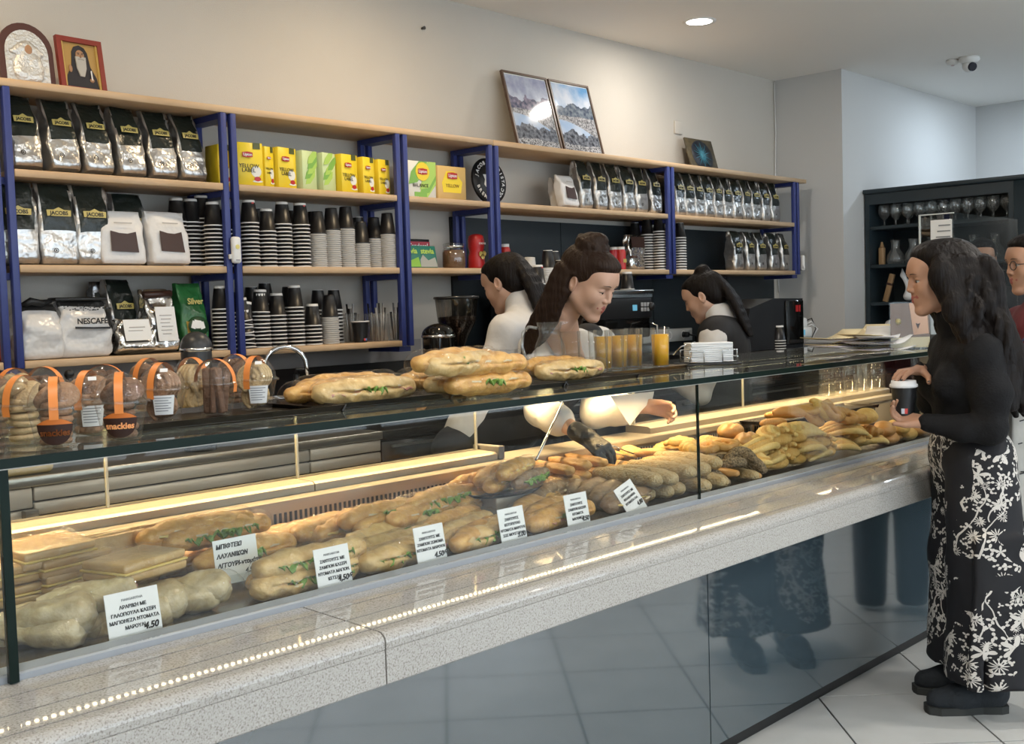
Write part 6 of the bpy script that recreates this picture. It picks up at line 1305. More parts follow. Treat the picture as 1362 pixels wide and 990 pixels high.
# ---------------------------------------------------------------- the dark glass cabinet at the right
teal = mat('cabinet_teal', (0.016, 0.027, 0.034), 0.4); teal_in = mat('cabinet_inside', (0.014, 0.024, 0.03), 0.5)
cab = thing('glass_cabinet', 'tall dark teal cabinet of glassware against the right wall', 'cabinet', (0, 0, 0))
X0, X1, Y0, Y1, ZC = 7.45, 7.85, 2.62, 3.59, 2.15
MB().bbox((X0-0.02, 1.2, ZC), (X1, Y1+0.005, ZC+0.03), 0.004).build('top', teal, cab)
MB().box((X0, Y1-0.03, 0), (X1, Y1, ZC)).build('side', teal, cab); MB().box((X0, Y0-0.03, 0), (X1, Y0, ZC)).build('side', teal, cab); MB().box((X1-0.015, Y0, 0), (X1, Y1-0.03, ZC)).build('back', teal_in, cab)
MB().box((X0, Y0, ZC-0.075), (X0+0.02, Y1-0.03, ZC)).build('fascia', teal, cab)
for z in (0.93, 1.155, 1.40, 1.66, 1.925): MB().box((X0+0.012, Y0, z-0.022), (X1-0.015, Y1-0.03, z)).build('shelf', teal, cab)
MB().box((X0+0.003, Y0, 0), (X0+0.02, Y1-0.03, 0.90)).build('lower_door', teal, cab)
MB().bbox((X0-0.004, 1.2, 0), (X1, Y0-0.031, ZC), 0.003, 1).build('closed_door', teal, cab)
MB().lathe([(0.001, 0), (0.014, 0), (0.012, 0.02), (0.001, 0.022)], 14).build('knob', chrome, cab, (X0-0.004, 2.5, 2.08), (0, R(-90), 0))
wine = clear_mat('wine_glass', (0.95, 0.97, 0.97), 0.12, 0.0, 0.05, 0.8)
WG = MB().lathe([(0.001, 0), (0.034, 0.0), (0.034, 0.003), (0.006, 0.008), (0.005, 0.045), (0.02, 0.055), (0.04, 0.085), (0.042, 0.11), (0.034, 0.15)], 18).mesh('goblet', wine)
for i in range(11):
    y = 3.50-i*0.083; o = obj('wine_glass', WG, None, (7.56, y, 1.926)); tag(o, 'stemmed glass on the top cabinet shelf, %s from the left' % ORD[i], 'glass', 'glasses on the top cabinet shelf')
for i in range(9):
    y = 3.47-i*0.095; o = obj('wine_glass', WG, None, (7.68, y, 1.926)); tag(o, 'stemmed glass in the rear row of the top cabinet shelf, %s from left' % ORD[i], 'glass', 'glasses on the top cabinet shelf')
CAR = MB().lathe([(0.001, 0.003), (0.05, 0), (0.062, 0.03), (0.055, 0.07), (0.03, 0.105), (0.028, 0.14), (0.036, 0.17)], 20).mesh('carafe', wine)
for i, y in enumerate((3.44, 3.31, 3.18, 3.05, 2.90, 2.76)): o = obj('carafe', CAR, None, (7.60, y, 1.661)); tag(o, 'round bellied clear carafe on the second cabinet shelf, %s from the left' % ORD[i], 'carafe', 'carafes on the second cabinet shelf')
for i, y in enumerate((3.14, 3.0, 2.86, 2.73)): o = obj('carafe', CAR, None, (7.62, y, 1.401)); tag(o, 'clear carafe on the third cabinet shelf, %s from the left' % ORD[i], 'carafe', 'carafes on the third cabinet shelf')
woodp = mat('pale_wood', (0.32, 0.20, 0.10), 0.5)
t = thing('wooden_block', 'small wooden block at the left end of the second cabinet shelf', 'ornament', (7.56, 3.52, 1.661)); MB().bbox((-0.02, -0.018, 0), (0.02, 0.018, 0.12), 0.006).build('block', woodp, t); MB().tube([(0, 0, 0.12), (0, 0, 0.16)], [0.016, 0.006], 10).build('peg', woodp, t)
t = thing('wooden_stick', 'leaning wooden stick at the left of the third cabinet shelf', 'ornament', (7.56, 3.50, 1.402), (R(16), 0, 0)); MB().bbox((-0.012, -0.018, 0), (0.012, 0.018, 0.20), 0.004).build('stick', woodp, t); MB().box((-0.013, -0.019, 0.12), (0.013, 0.019, 0.135)).build('binding', brown_print, t)
t = thing('white_figure', 'slender white folded ornament on the third cabinet shelf', 'ornament', (7.57, 3.33, 1.402)); s = SDF(); s.ell((0, 0, 0.03), (0.03, 0.04, 0.03)); s.chain([(0, 0.01, 0.04), (0, 0.0, 0.10), (0, 0.045, 0.18), (0, 0.05, 0.225)], [0.025, 0.02, 0.014, 0.005]); sdf_obj(s, 'figure', nap, t, 0.006)
for i, (y, r) in enumerate(((3.43, 0.07), (3.29, 0.08))): 
    t = thing('white_bundle', 'crumpled white bundle on the low cabinet shelf, %s one' % ('left', 'right')[i], 'bundle', (7.57, y, 1.156)); s = SDF(); s.ell((0, 0, 0.05), (r, r, 0.05)); s.ell((0.0, 0.03, 0.09), (0.04, 0.04, 0.03)); s.ell((-0.03, -0.03, 0.08), (0.03, 0.04, 0.04)); me = s.mesh('bundle', nap, 0.008); wobble(me, 0.012, 45, i); obj('bundle', me, t)

# ---------------------------------------------------------------- people
def skin(name, c, c2): return mat(name, c, 0.5, mix=(c2, 12, 0.3), sub=0.08)
skin_a = skin('skin_warm', (0.40, 0.215, 0.135), (0.44, 0.25, 0.165)); skin_b = skin('skin_fair', (0.50, 0.30, 0.215), (0.54, 0.34, 0.25))
lip_m = mat('lips', (0.30, 0.085, 0.07), 0.4); eye_w = mat('eye_white', (0.45, 0.42, 0.39), 0.25); iris_m = mat('iris', (0.03, 0.017, 0.01), 0.2)
brow_m = mat('brow', (0.05, 0.026, 0.018), 0.7); nail_m = mat('nail_dark', (0.012, 0.01, 0.012), 0.2)
hair_k = mat('hair_black', (0.008, 0.006, 0.0055), 0.5, spec=0.16, bump=(70, 0.8, 4), aniso=(1, 1, 0.10)); hair_b = mat('hair_brown', (0.022, 0.012, 0.008), 0.5, spec=0.16, bump=(70, 0.8, 4), aniso=(1, 1, 0.10))
knit = mat('black_knit', (0.007, 0.007, 0.008), 0.8, spec=0.25, bump=(150, 0.25)); white_sh = mat('white_shirt', (0.62, 0.61, 0.60), 0.8, bump=(14, 0.55, 3)); vest_m = mat('black_vest', (0.012, 0.012, 0.014), 0.75, bump=(16, 0.4, 3))
dark_tr = mat('dark_trousers', (0.015, 0.016, 0.022), 0.8)
def join(name, mes, mats):
    bm = bmesh.new(); mi = []
    for me, M, off in mes:
        me.transform(M); n0 = len(bm.faces); bm.from_mesh(me); bm.faces.ensure_lookup_table()
        for f in bm.faces[n0:]: f.material_index += off
    me = bpy.data.meshes.new(name); bm.to_mesh(me); bm.free()
    for q in mats: me.materials.append(q)
    return me
def head_sdf(lids=0.0, ears=True, smile=0.0):
    s = SDF(); s.ell((-0.012, 0, 0.035), (0.098, 0.076, 0.083)); s.ell((0.035, 0, -0.02), (0.060, 0.060, 0.085), k=0.03)
    for q in (-1, 1):
        s.cap((0.0, q*0.048, -0.045), (0.066, q*0.012, -0.098), 0.024, 0.016, 0.03); s.ell((0.064, q*0.034, -0.022), (0.026, 0.024, 0.028), k=0.025)
    s.ell((0.079, 0, -0.101), (0.015, 0.017, 0.013), k=0.02); s.cap((0.085, -0.03, 0.030), (0.085, 0.03, 0.030), 0.012, k=0.025); s.ell((0.055, 0, 0.055), (0.045, 0.058, 0.045), k=0.03)
    s.ell((0.080, 0, -0.058), (0.020, 0.027, 0.022), k=0.02)
    for q in (-1, 1): s.ell((0.100, q*0.031, 0.008), (0.014, 0.018, 0.011), k=0.014, op='s')
    s.chain([(0.090, 0, 0.024), (0.099, 0, 0.002), (0.109, 0, -0.022)], [0.0065, 0.0068, 0.0085], 0.012); s.ell((0.101, 0.010, -0.027), (0.009, 0.007, 0.007), k=0.006); s.ell((0.101, -0.010, -0.027), (0.009, 0.007, 0.007), k=0.006)
    for q in (-1, 1):
        s.cap((0.0885, q*0.021, -0.0565+smile*0.004), (0.099, 0, -0.0525), 0.0035, 0.0052, 0.004, 1); s.cap((0.0885, q*0.019, -0.0585+smile*0.004), (0.097, 0, -0.064), 0.0035, 0.0062, 0.004, 1)
        s.ell((0.0805, q*0.031, 0.0125-0.007*lids), (0.0142, 0.016, 0.0085), (0, -12, 0), k=0.003); s.ell((0.080, q*0.031, -0.0035), (0.0130, 0.015, 0.006), k=0.003)
        if ears: s.ell((-0.008, q*0.077, -0.004), (0.019, 0.007, 0.031), (0, -10, q*18), 0.008); s.ell((-0.004, q*0.082, -0.002), (0.009, 0.005, 0.016), (0, -10, 0), 0.004, 0, 's')
    s.cap((-0.028, 0, -0.06), (-0.045, 0, -0.17), 0.050, 0.052, 0.03)
    return s
from mathutils.bvhtree import BVHTree
def head_parts(lids, skin_, res, hm, **k):
    """head with eyes, lashes and brows laid on its surface, ready for join(); uses material slots 0-4"""
    me = head_sdf(lids, **k).mesh('h', [skin_, lip_m, eye_w, iris_m, brow_m], res)
    tree = BVHTree.FromPolygons([v.co for v in me.vertices], [list(p.vertices) for p in me.polygons])
    def on_face(y, z, d=0.0006):
        h = tree.ray_cast(Vector((0.3, y, z)), Vector((-1, 0, 0))); return (h[0].x+d if h[0] else 0.09, y, z)
    m = MB()
    for q in (-1, 1):
        m.m(0).ell((0.0808, q*0.031, 0.006), (0.0122, 0.0128, 0.0116), 14, 10); m.m(1).ell((0.0915, q*0.030, 0.0045-0.003*lids), (0.0022, 0.0053, 0.0053), 12, 8)
        zl_ = 0.0095-0.0085*lids
        m.m(1).tube([on_face(q*(0.019+0.0245*t), zl_+0.0022*math.sin(math.pi*t)-0.0012*t, 0.0) for t in [i/6 for i in range(7)]], [0.0007, 0.0011, 0.0013, 0.0013, 0.0013, 0.0012, 0.0007], 6)
        m.m(2).tube([on_face(q*(0.014+0.032*t), 0.0265+0.0055*math.sin(math.pi*(0.25+0.6*t)), 0.0) for t in [i/6 for i in range(7)]], [0.0014, 0.0020, 0.0021, 0.0020, 0.0018, 0.0014, 0.0007], 6, squash=0.9)
    fm = m.mesh('face', [eye_w, iris_m, brow_m])
    return [(me, hm, 0), (fm, hm, 2)]
HM = lambda pos, yaw, pitch=0, roll=0, sc=1.0: Matrix.Translation(pos) @ Euler((R(roll), R(pitch), R(yaw))).to_matrix().to_4x4() @ Matrix.Scale(sc, 4)
def hand(s, W, d, n, l, curl=(25, 30, 20), thumb=(0.6, 0.7, 0.35), spread=1.0, sc=1.0, nail=0, m=0):
    """W wrist, d to the fingers, n way the palm faces, l thumb side"""
    W, d, n, l = (np.array(v, float) for v in (W, d, n, l)); d /= np.linalg.norm(d); n -= d*(n@d); n /= np.linalg.norm(n); l = l-d*(l@d)-n*(l@n); l /= np.linalg.norm(l)
    O = [0.027, 0.009, -0.009, -0.025]; LN = [0.068, 0.076, 0.071, 0.054]
    for o in O: s.cap(W+l*o*0.55*sc, W+(d*0.082+l*o)*sc, 0.0125*sc, 0.0100*sc, 0.014, m)
    for i, (o, L) in enumerate(zip(O, LN)):
        p = W+(d*(0.082-0.004*abs(i-1))+l*o)*sc; a = 0; c = curl if not isinstance(curl[0], (tuple, list)) else curl[i]
        for j, f in enumerate((0.45, 0.30, 0.25)):
            a += R(c[j]); v = d*math.cos(a)+n*math.sin(a)+l*(o*1.6*spread); v /= np.linalg.norm(v); q = p+v*L*f*sc
            s.cap(p, q, (0.0088-0.0008*j)*sc, (0.0082-0.0009*j)*sc, 0.0025, m); p = q
        if nail: s.ell(p-n*0.0045*math.cos(a)*sc+d*0.004*math.sin(a), (0.0055*sc, 0.0055*sc, 0.004*sc), k=0.0, m=nail)
    t = d*thumb[0]+l*thumb[1]+n*thumb[2]; t /= np.linalg.norm(t); b = W+(d*0.018+l*0.020)*sc; c1 = b+t*0.045*sc
    t2 = t*0.8+d*0.5+n*0.2; t2 /= np.linalg.norm(t2); c2 = c1+t2*0.034*sc
    s.cap(b, c1, 0.0145*sc, 0.0105*sc, 0.010, m); s.cap(c1, c2, 0.0100*sc, 0.0078*sc, 0.003, m)
    if nail: s.ell(c2-n*0.004+t2*0.002, (0.006, 0.006, 0.0045), k=0.0, m=nail)

# --- the woman customer in profile at the counter
cyaw = 133.2
CP = Matrix.Translation((3.90, 1.55, 0)) @ Matrix.Rotation(R(cyaw), 4, 'Z')
hm = HM((0.058, 0, 1.487), 0, 6, 0, 0.98)
body = SDF()
WL, WR_ = (0.150, 0.115, 1.008), (0.105, -0.055, 1.172)
hand(body, WL, (0.70, -0.62, 0.12), (0.45, 0.1, 0.9), (0.35, 0.75, 0.35), ((42, 40, 25),)*4, (0.75, 0.55, 0.05), nail=1)
body.cap((0.05, 0.185, 0.992), WL, 0.028, 0.022, 0.01)
hand(body, WR_, (0.83, 0.52, -0.02), (0.05, 0.1, -1), (0.0, 0.8, -0.3), ((14, 16, 10), (14, 16, 10), (16, 18, 12), (20, 22, 14)), (0.35, 0.85, 0.55), nail=1)
body.cap((0.05, -0.14, 1.10), WR_, 0.026, 0.022, 0.01)
rest = SDF(); rest.cap((-0.035, 0, 0.9), (-0.03, 0, 1.18), 0.07, 0.07); rest.cap((-0.03, 0, 1.18), (0.0, 0, 1.32), 0.07, 0.045)
for q in (-1, 1): rest.chain([(-0.04, q*0.085, 0.88), (-0.03, q*0.085, 0.48), (-0.05, q*0.085, 0.09)], [0.085, 0.055, 0.042])
me = join('person', [*head_parts(0.15, skin_a, 0.0028, hm, smile=1.0), (body.mesh('b', [skin_a, nail_m], 0.0036), Matrix.Identity(4), 5), (rest.mesh('r', skin_a, 0.014), Matrix.Identity(4), 5)], [skin_a, lip_m, eye_w, iris_m, brow_m, skin_a, nail_m])
cust = obj('person', me); cust.matrix_world = CP
tag(cust, 'woman with long dark wavy hair, black top and floral trousers holding a takeaway cup', 'person')
h = SDF(); h.ell((0.022, 0, 1.522), (0.118, 0.104, 0.108), k=0.03); h.ell((0.085, 0, 1.572), (0.065, 0.085, 0.046), k=0.03)
rs = random.Random(4)
for q in (-1, 1):   # side curtains falling past cheek and shoulder
    for k in range(12):
        u = k/11; x0 = 0.100-0.165*u; y0 = q*(0.084-0.03*max(0, u-0.55)*2.2); ph = rs.uniform(0, 6); pts = []; rr = []
        zb = (1.36-0.30*min(1, u*2.2))+rs.uniform(-0.02, 0.02); xb = (0.055 if q > 0 else -0.03)-(0.225 if q > 0 else 0.14)*u; ob = q*(0.045+0.085*min(1, u*1.5)*(1-0.5*u))
        for i in range(13):
            t = i/12; e = max(0, (t-0.35)/0.65)
            pts.append((x0+(xb-x0)*t**0.9+0.011*math.sin(10*t+ph), y0+q*0.022*math.sin(min(1, t*2)*math.pi/2)+ob*e*0.9+0.009*math.cos(10*t+ph), 1.545+(zb-1.545)*t)); rr.append(0.030*(0.85+0.3*math.sin(math.pi*t))*(1-0.6*max(0, t-0.8)*5*0.6))
        h.chain(pts, rr, 0.010)
for k in range(11):
    y0 = -0.10+0.02*k; ph = rs.uniform(0, 6); zb = 1.03+rs.uniform(-0.02, 0.04)
    pts = [(-0.058-0.112*(i/12)**0.75+0.012*math.sin(i*0.85+ph), y0*(1+0.5*i/12)+0.010*math.cos(i*0.85+ph), 1.53+(zb-1.53)*i/12) for i in range(13)]; h.chain(pts, [0.031*(1 if i < 10 else 1-0.22*(i-9)) for i in range(13)], 0.010)
for k in range(46):   # loose wavy locks on the outside
    a = rs.uniform(0.8, 2.9)*rs.choice((-1, 1, 1)); ph = rs.uniform(0, 6); zb = rs.uniform(1.04, 1.2) if abs(a) > 1.4 else rs.uniform(1.2, 1.34)
    x0, y0 = 0.03-0.10*math.sin(abs(a)/2)**2+0.045*max(0, math.cos(a)), 0.100*math.sin(abs(a))*(1 if a > 0 else -1)
    pts = [(x0-(0.10 if abs(a) > 1.4 else 0.03)*(i/12)**0.8+0.012*math.sin(i*1.05+ph), y0*(1+0.75*math.sin(math.pi*0.55*i/12))+0.011*math.cos(i*1.05+ph), 1.52+(zb-1.52)*i/12) for i in range(13)]; h.chain(pts, [0.014]*9+[0.012, 0.010, 0.007, 0.004], 0.003)
h.ell((0.160, 0, 1.470), (0.062, 0.062, 0.088), k=0.012, op='s'); h.ell((0.135, 0, 1.39), (0.05, 0.064, 0.08), k=0.012, op='s')
sdf_obj(h, 'hair', hair_k, cust, 0.0055)
s = SDF(); s.ell((-0.035, 0, 0.97), (0.105, 0.135, 0.11)); s.ell((-0.025, 0, 1.10), (0.108, 0.145, 0.13), k=0.05); s.ell((-0.025, 0, 1.22), (0.095, 0.155, 0.09), k=0.05)
for q in (-1, 1):
    s.ell((0.055, q*0.068, 1.125), (0.056, 0.06, 0.058), k=0.04); s.ell((-0.025, q*0.130, 1.245), (0.065, 0.062, 0.055), k=0.06)
s.chain([(-0.025, 0.150, 1.235), (-0.045, 0.185, 1.10), (-0.035, 0.195, 0.985)], [0.058, 0.056, 0.050], 0.045); s.chain([(-0.035, 0.195, 0.985), (0.05, 0.170, 0.985), (0.148, 0.118, 1.006)], [0.050, 0.042, 0.032], 0.025)
s.chain([(-0.03, -0.165, 1.245), (0.0, -0.21, 1.12), (0.02, -0.20, 1.04)], [0.05, 0.045, 0.042], 0.03); s.chain([(0.02, -0.20, 1.04), (0.10, -0.062, 1.168)], [0.04, 0.03], 0.015); s.ell((0.104, -0.057, 1.171), (0.014, 0.034, 0.034), k=0.004)
s.cap((-0.005, 0, 1.28), (0.012, 0, 1.352), 0.066, 0.058, 0.03)
o = sdf_obj(s, 'knit_top', knit, cust, 0.0065); wobble(o.data, 0.003, 22, 3)
def floral():
    m = mat('floral_cloth', (0.008, 0.008, 0.011), 0.75); nt = m.node_tree; N, L = nt.nodes, nt.links; b = N['Principled BSDF']
    tc = N.new('ShaderNodeTexCoord'); sp = N.new('ShaderNodeSeparateXYZ'); L.new(tc.outputs['Object'], sp.inputs[0])
    def M_(op, a, b_=0.0, c=0.0):
        n = N.new('ShaderNodeMath'); n.operation = op
        for i, v in enumerate((a, b_, c)):
            if isinstance(v, (int, float)): n.inputs[i].default_value = v
            else: L.new(v, n.inputs[i])
        return n.outputs[0]
    x, y, z = sp.outputs; th = M_('ARCTAN2', M_('ADD', x, 0.05), y); u = M_('MULTIPLY', th, 0.19)
    cb = N.new('ShaderNodeCombineXYZ'); L.new(u, cb.inputs[0]); L.new(z, cb.inputs[1])
    def flowers(scale, petals, rad, off, inner=0.0, duty=0.35):
        v = N.new('ShaderNodeTexVoronoi'); v.voronoi_dimensions = '2D'; v.inputs['Scale'].default_value = scale; v.inputs['Randomness'].default_value = 0.85
        mp = N.new('ShaderNodeMapping'); mp.inputs['Location'].default_value = (off, off*1.7, 0); L.new(cb.outputs[0], mp.inputs[0]); L.new(mp.outputs[0], v.inputs['Vector'])
        s1 = N.new('ShaderNodeVectorMath'); s1.operation = 'SCALE'; s1.inputs['Scale'].default_value = scale; L.new(mp.outputs[0], s1.inputs[0])
        s2 = N.new('ShaderNodeVectorMath'); s2.operation = 'SCALE'; s2.inputs['Scale'].default_value = scale; L.new(v.outputs['Position'], s2.inputs[0])
        df = N.new('ShaderNodeVectorMath'); df.operation = 'SUBTRACT'; L.new(s1.outputs[0], df.inputs[0]); L.new(s2.outputs[0], df.inputs[1])
        q = N.new('ShaderNodeSeparateXYZ'); L.new(df.outputs[0], q.inputs[0]); ang = M_('ARCTAN2', q.outputs[1], q.outputs[0])
        sc_ = N.new('ShaderNodeSeparateColor'); L.new(v.outputs['Color'], sc_.inputs[0])
        r = v.outputs['Distance']; lim = M_('MULTIPLY', M_('ADD', M_('MULTIPLY', M_('COSINE', M_('MULTIPLY', M_('ADD', ang, M_('MULTIPLY', sc_.outputs[2], 6.28)), petals)), duty), 1.0-duty), M_('MULTIPLY', M_('ADD', M_('MULTIPLY', sc_.outputs[0], 0.6), 0.55), rad))
        a = M_('LESS_THAN', r, lim)
        if inner: a = M_('MULTIPLY', a, M_('GREATER_THAN', r, inner))
        return M_('MULTIPLY', a, M_('LESS_THAN', sc_.outputs[1], 0.72))
    def stems(scale, off, wd):
        n = N.new('ShaderNodeTexNoise'); n.inputs['Scale'].default_value = 5; mp = N.new('ShaderNodeMapping'); mp.inputs['Location'].default_value = (off, 0, off); L.new(cb.outputs[0], mp.inputs[0]); L.new(mp.outputs[0], n.inputs['Vector'])
        c = N.new('ShaderNodeSeparateXYZ'); L.new(mp.outputs[0], c.inputs[0])
        w_ = M_('SINE', M_('ADD', M_('MULTIPLY', c.outputs[0], scale), M_('ADD', M_('MULTIPLY', n.outputs['Fac'], 9.0), M_('MULTIPLY', c.outputs[1], 7.0))))
        n2 = N.new('ShaderNodeTexNoise'); n2.inputs['Scale'].default_value = 7; mp2 = N.new('ShaderNodeMapping'); mp2.inputs['Location'].default_value = (off*3, 1, 0); L.new(cb.outputs[0], mp2.inputs[0]); L.new(mp2.outputs[0], n2.inputs['Vector'])
        return M_('MULTIPLY', M_('LESS_THAN', M_('ABSOLUTE', w_), wd), M_('GREATER_THAN', n2.outputs['Fac'], 0.5))
    tot = flowers(9, 5, 0.34, 0.0, 0, 0.45)
    for f in (flowers(26, 3, 0.42, 2.3, 0, 0.5), flowers(15, 12, 0.36, 5.1, 0.05, 0.5), flowers(34, 2, 0.42, 7.7, 0, 0.55), stems(36, 1.3, 0.10), stems(-30, 4.1, 0.08)): tot = M_('MAXIMUM', tot, f)
    n = N.new('ShaderNodeTexNoise'); n.inputs['Scale'].default_value = 4.5; L.new(cb.outputs[0], n.inputs['Vector']); tot = M_('MULTIPLY', tot, M_('GREATER_THAN', n.outputs['Fac'], 0.47))
    mx = N.new('ShaderNodeMix'); mx.data_type = 'RGBA'; mx.inputs[6].default_value = (0.008, 0.008, 0.011, 1); mx.inputs[7].default_value = (0.60, 0.57, 0.53, 1); L.new(tot, mx.inputs['Factor']); L.new(mx.outputs[2], b.inputs['Base Color']); return m
s = SDF(); s.ell((-0.045, 0, 0.90), (0.125, 0.165, 0.12)); s.cap((-0.035, 0, 0.92), (-0.035, 0, 0.965), 0.108, 0.105, 0.03)
for q, dx in ((-1, -0.02), (1, 0.0)):
    s.chain([(-0.045+dx, q*0.085, 0.86), (-0.055+dx, q*0.10, 0.5), (-0.07+dx, q*0.115, 0.10)], [0.118, 0.125, 0.158], 0.05 if q < 0 else 0.02)
for a in range(9): s.cap((0.06-0.03*a, 0.24+0.012*(a % 2), 0.10), (0.02-0.02*a, 0.215, 0.62), 0.012, 0.006, 0.03)
s.box((0.0, 0.30, 0.10), (0.007, 0.09, 0.13), 0.004, (0, 0, 12), 0.012, 0, 's')
s.plane((0, 0, -1), -0.122); s.plane((0, 0, 1), 0.985)
o = sdf_obj(s, 'floral_trousers', floral(), cust, 0.009); wobble(o.data, 0.003, 14, 8)
boot_m = mat('boot_suede', (0.018, 0.022, 0.027), 0.85, bump=(90, 0.3)); sole_m = mat('boot_sole', (0.03, 0.032, 0.03), 0.7)
for q, dx in ((1, 0.0), (-1, -0.03)):
    s = SDF(); y = q*0.10; s.chain([(-0.075+dx, y, 0.155), (-0.075+dx, y, 0.075)], [0.050, 0.052], 0.02); s.chain([(-0.075+dx, y, 0.06), (0.04+dx, y-0.005, 0.048), (0.11+dx, y-0.01, 0.042)], [0.046, 0.046, 0.038], 0.025); s.plane((0, 0, -1), -0.022)
    bo = sdf_obj(s, 'ankle_boot', boot_m, cust, 0.006)
    prof = [(0.155, 0.0), (0.15, 0.028), (0.115, 0.046), (0.04, 0.048), (-0.03, 0.040), (-0.09, 0.048), (-0.118, 0.038), (-0.125, 0.0)]
    pl = [(a+dx, y-0.008+b) for a, b in prof] + [(a+dx, y-0.008-b) for a, b in prof[-2:0:-1]]
    MB().prism(pl, 0.0005, 0.027, 'z').build('sole', sole_m, bo)
# takeaway cup in her hands
cpos = CP @ Vector((0.200, 0.045, 1.017)); t = thing('takeaway_cup', 'black takeaway coffee cup with a white lid in the hands of the woman', 'cup', cpos, (0, 0, R(cyaw)))
MB().lathe([(0.001, 0.001), (0.031, 0.0), (0.031, 0.004), (0.0425, 0.108)], 28).build('body', cup_black, t)
MB().lathe([(0.0425, 0.104), (0.0465, 0.106), (0.0465, 0.114), (0.0425, 0.118), (0.041, 0.128), (0.036, 0.128), (0.035, 0.123), (0.001, 0.123)], 28).build('lid', mat('lid_white', (0.72, 0.72, 0.73), 0.35), t)
def stick(a0, a1, z0, z1, m):
    k = MB(); vs = []
    for i in range(4):
        a = a0+(a1-a0)*i/3
        for z in (z0, z1): r = 0.0314+0.0115*(z-0.004)/0.104+0.0006; vs.append((r*math.cos(a), r*math.sin(a), z))
    k.add(vs, [(2*i, 2*i+2, 2*i+3, 2*i+1) for i in range(3)], True); k.build('sticker', m, t)
stick(R(75), R(92), 0.016, 0.034, tag_r); stick(R(57), R(75), 0.016, 0.034, mat('sticker_pale', (0.55, 0.60, 0.68), 0.5))

# --- the server with the bun, leaning over the case
SP = at(781, 376, y=2.52)
def W_(px, py, y): return np.array(at(px, py, y=y))
shR = W_(712, 462, 2.78); shL = shR+np.array([0.33, -0.035, 0.0]); mid = (shR+shL)/2
wrR = W_(772, 577, 2.43); elR = W_(718, 545, 2.62); wrL = W_(858, 541, 2.50); elL = W_(792, 550, 2.66)
srv = SDF(); srv.cap(elR, wrR, 0.036, 0.026, 0.01)
hand(srv, wrL, (0.35, -0.5, -0.1), (-0.5, -0.5, -0.4), (0.3, 0.2, 1.0), ((35, 45, 30),)*4, (0.9, 0.4, 0.3)); srv.cap(elL, wrL, 0.034, 0.024, 0.01)
rest = SDF(); rest.cap((3.0, 3.02, 0.92), mid+np.array([0, 0.03, -0.10]), 0.10, 0.10, 0.05); rest.cap(mid+np.array([0, 0.03, -0.10]), np.array(SP)+np.array([-0.02, 0.10, -0.10]), 0.085, 0.05, 0.05)
for q in (-1, 1): rest.chain([(3.0+q*0.08, 3.03, 0.9), (3.0+q*0.09, 3.02, 0.48), (3.0+q*0.09, 3.03, 0.07)], [0.085, 0.056, 0.042])
hm = HM(SP, -84, 27, 0, 1.0)
me = join('person', [*head_parts(0.8, skin_b, 0.0028, hm), (srv.mesh('b', skin_b, 0.0038), Matrix.Identity(4), 5), (rest.mesh('r', skin_b, 0.014), Matrix.Identity(4), 5)], [skin_b, lip_m, eye_w, iris_m, brow_m, skin_b])
OR = Vector((3.0, 3.02, 0)); me.transform(Matrix.Translation(-OR)); server = obj('person', me, None, OR)
tag(server, 'server with brown hair in a bun leaning over the case in a black vest', 'person')
def child(sdf, name, m, parent, res, org, wob=None):
    me = sdf.mesh(name, m, res)
    if wob: wobble(me, *wob)
    me.transform(Matrix.Translation(-org)); return obj(name, me, parent)
h = SDF(); h.ell((-0.020, 0, 0.048), (0.104, 0.086, 0.088), k=0.03); h.ell((-0.035, 0, 0.13), (0.052, 0.050, 0.042), k=0.015); h.ell((-0.02, 0.01, 0.155), (0.03, 0.03, 0.022), k=0.01); h.ell((0.045, 0, 0.088), (0.05, 0.066, 0.03), k=0.03)
rs = random.Random(9)
for k in range(16):
    a = rs.uniform(0, 6.28); h.chain([(-0.035+0.05*math.cos(a+t), 0.05*math.sin(a+t), 0.125+0.012*math.sin(3*t+k)) for t in (0, 0.5, 1.0, 1.5)], [0.011]*4, 0.004)
for q in (-1, 1):
    for k in range(6):
        ph = rs.uniform(0, 6); x0 = -0.015-0.013*k; h.chain([(x0-0.025*(i/9)+0.004*math.sin(i+ph), q*(0.070+0.012*math.sin(i*0.4)), 0.02-0.27*i/9-0.02*k*(i/9)) for i in range(10)], [0.020]*7+[0.016, 0.012, 0.007], 0.008)
for k in range(5): h.chain([(-0.078-0.004*i, -0.05+0.025*k, 0.02-0.03*i) for i in range(9)], [0.026]*7+[0.018, 0.01], 0.01)
h.ell((0.118, 0, -0.014), (0.056, 0.070, 0.062), k=0.014, op='s'); h.ell((0.085, 0, -0.09), (0.075, 0.085, 0.085), k=0.014, op='s')
for q in (-1, 1): h.ell((-0.004, q*0.086, -0.006), (0.018, 0.02, 0.028), k=0.006, op='s')
hme = h.mesh('hair', hair_b, 0.0048); hme.transform(Matrix.Translation(-OR) @ hm); obj('hair', hme, server)
s = SDF(); s.cap((3.0, 3.02, 0.95), mid+np.array([0, 0.04, -0.08]), 0.128, 0.118, 0.05)
for sh, el, cf in ((shR, elR, elR+(wrR-elR)*0.45), (shL, elL, elL+(wrL-elL)*0.55)):
    s.cap(sh, sh*0.5+mid*0.5+np.array([0, 0.01, -0.02]), 0.060, 0.085, 0.04); s.chain([sh, el], [0.058, 0.052], 0.03); s.chain([el, cf], [0.056, 0.052], 0.02); s.cap(cf-(cf-el)*0.25, cf, 0.058, 0.058, 0.004)
s.ell(np.array(SP)+np.array([0.03, -0.02, -0.21]), (0.05, 0.09, 0.10), k=0.03, op='s')
child(s, 'shirt', white_sh, server, 0.0075, OR, (0.004, 18, 2))
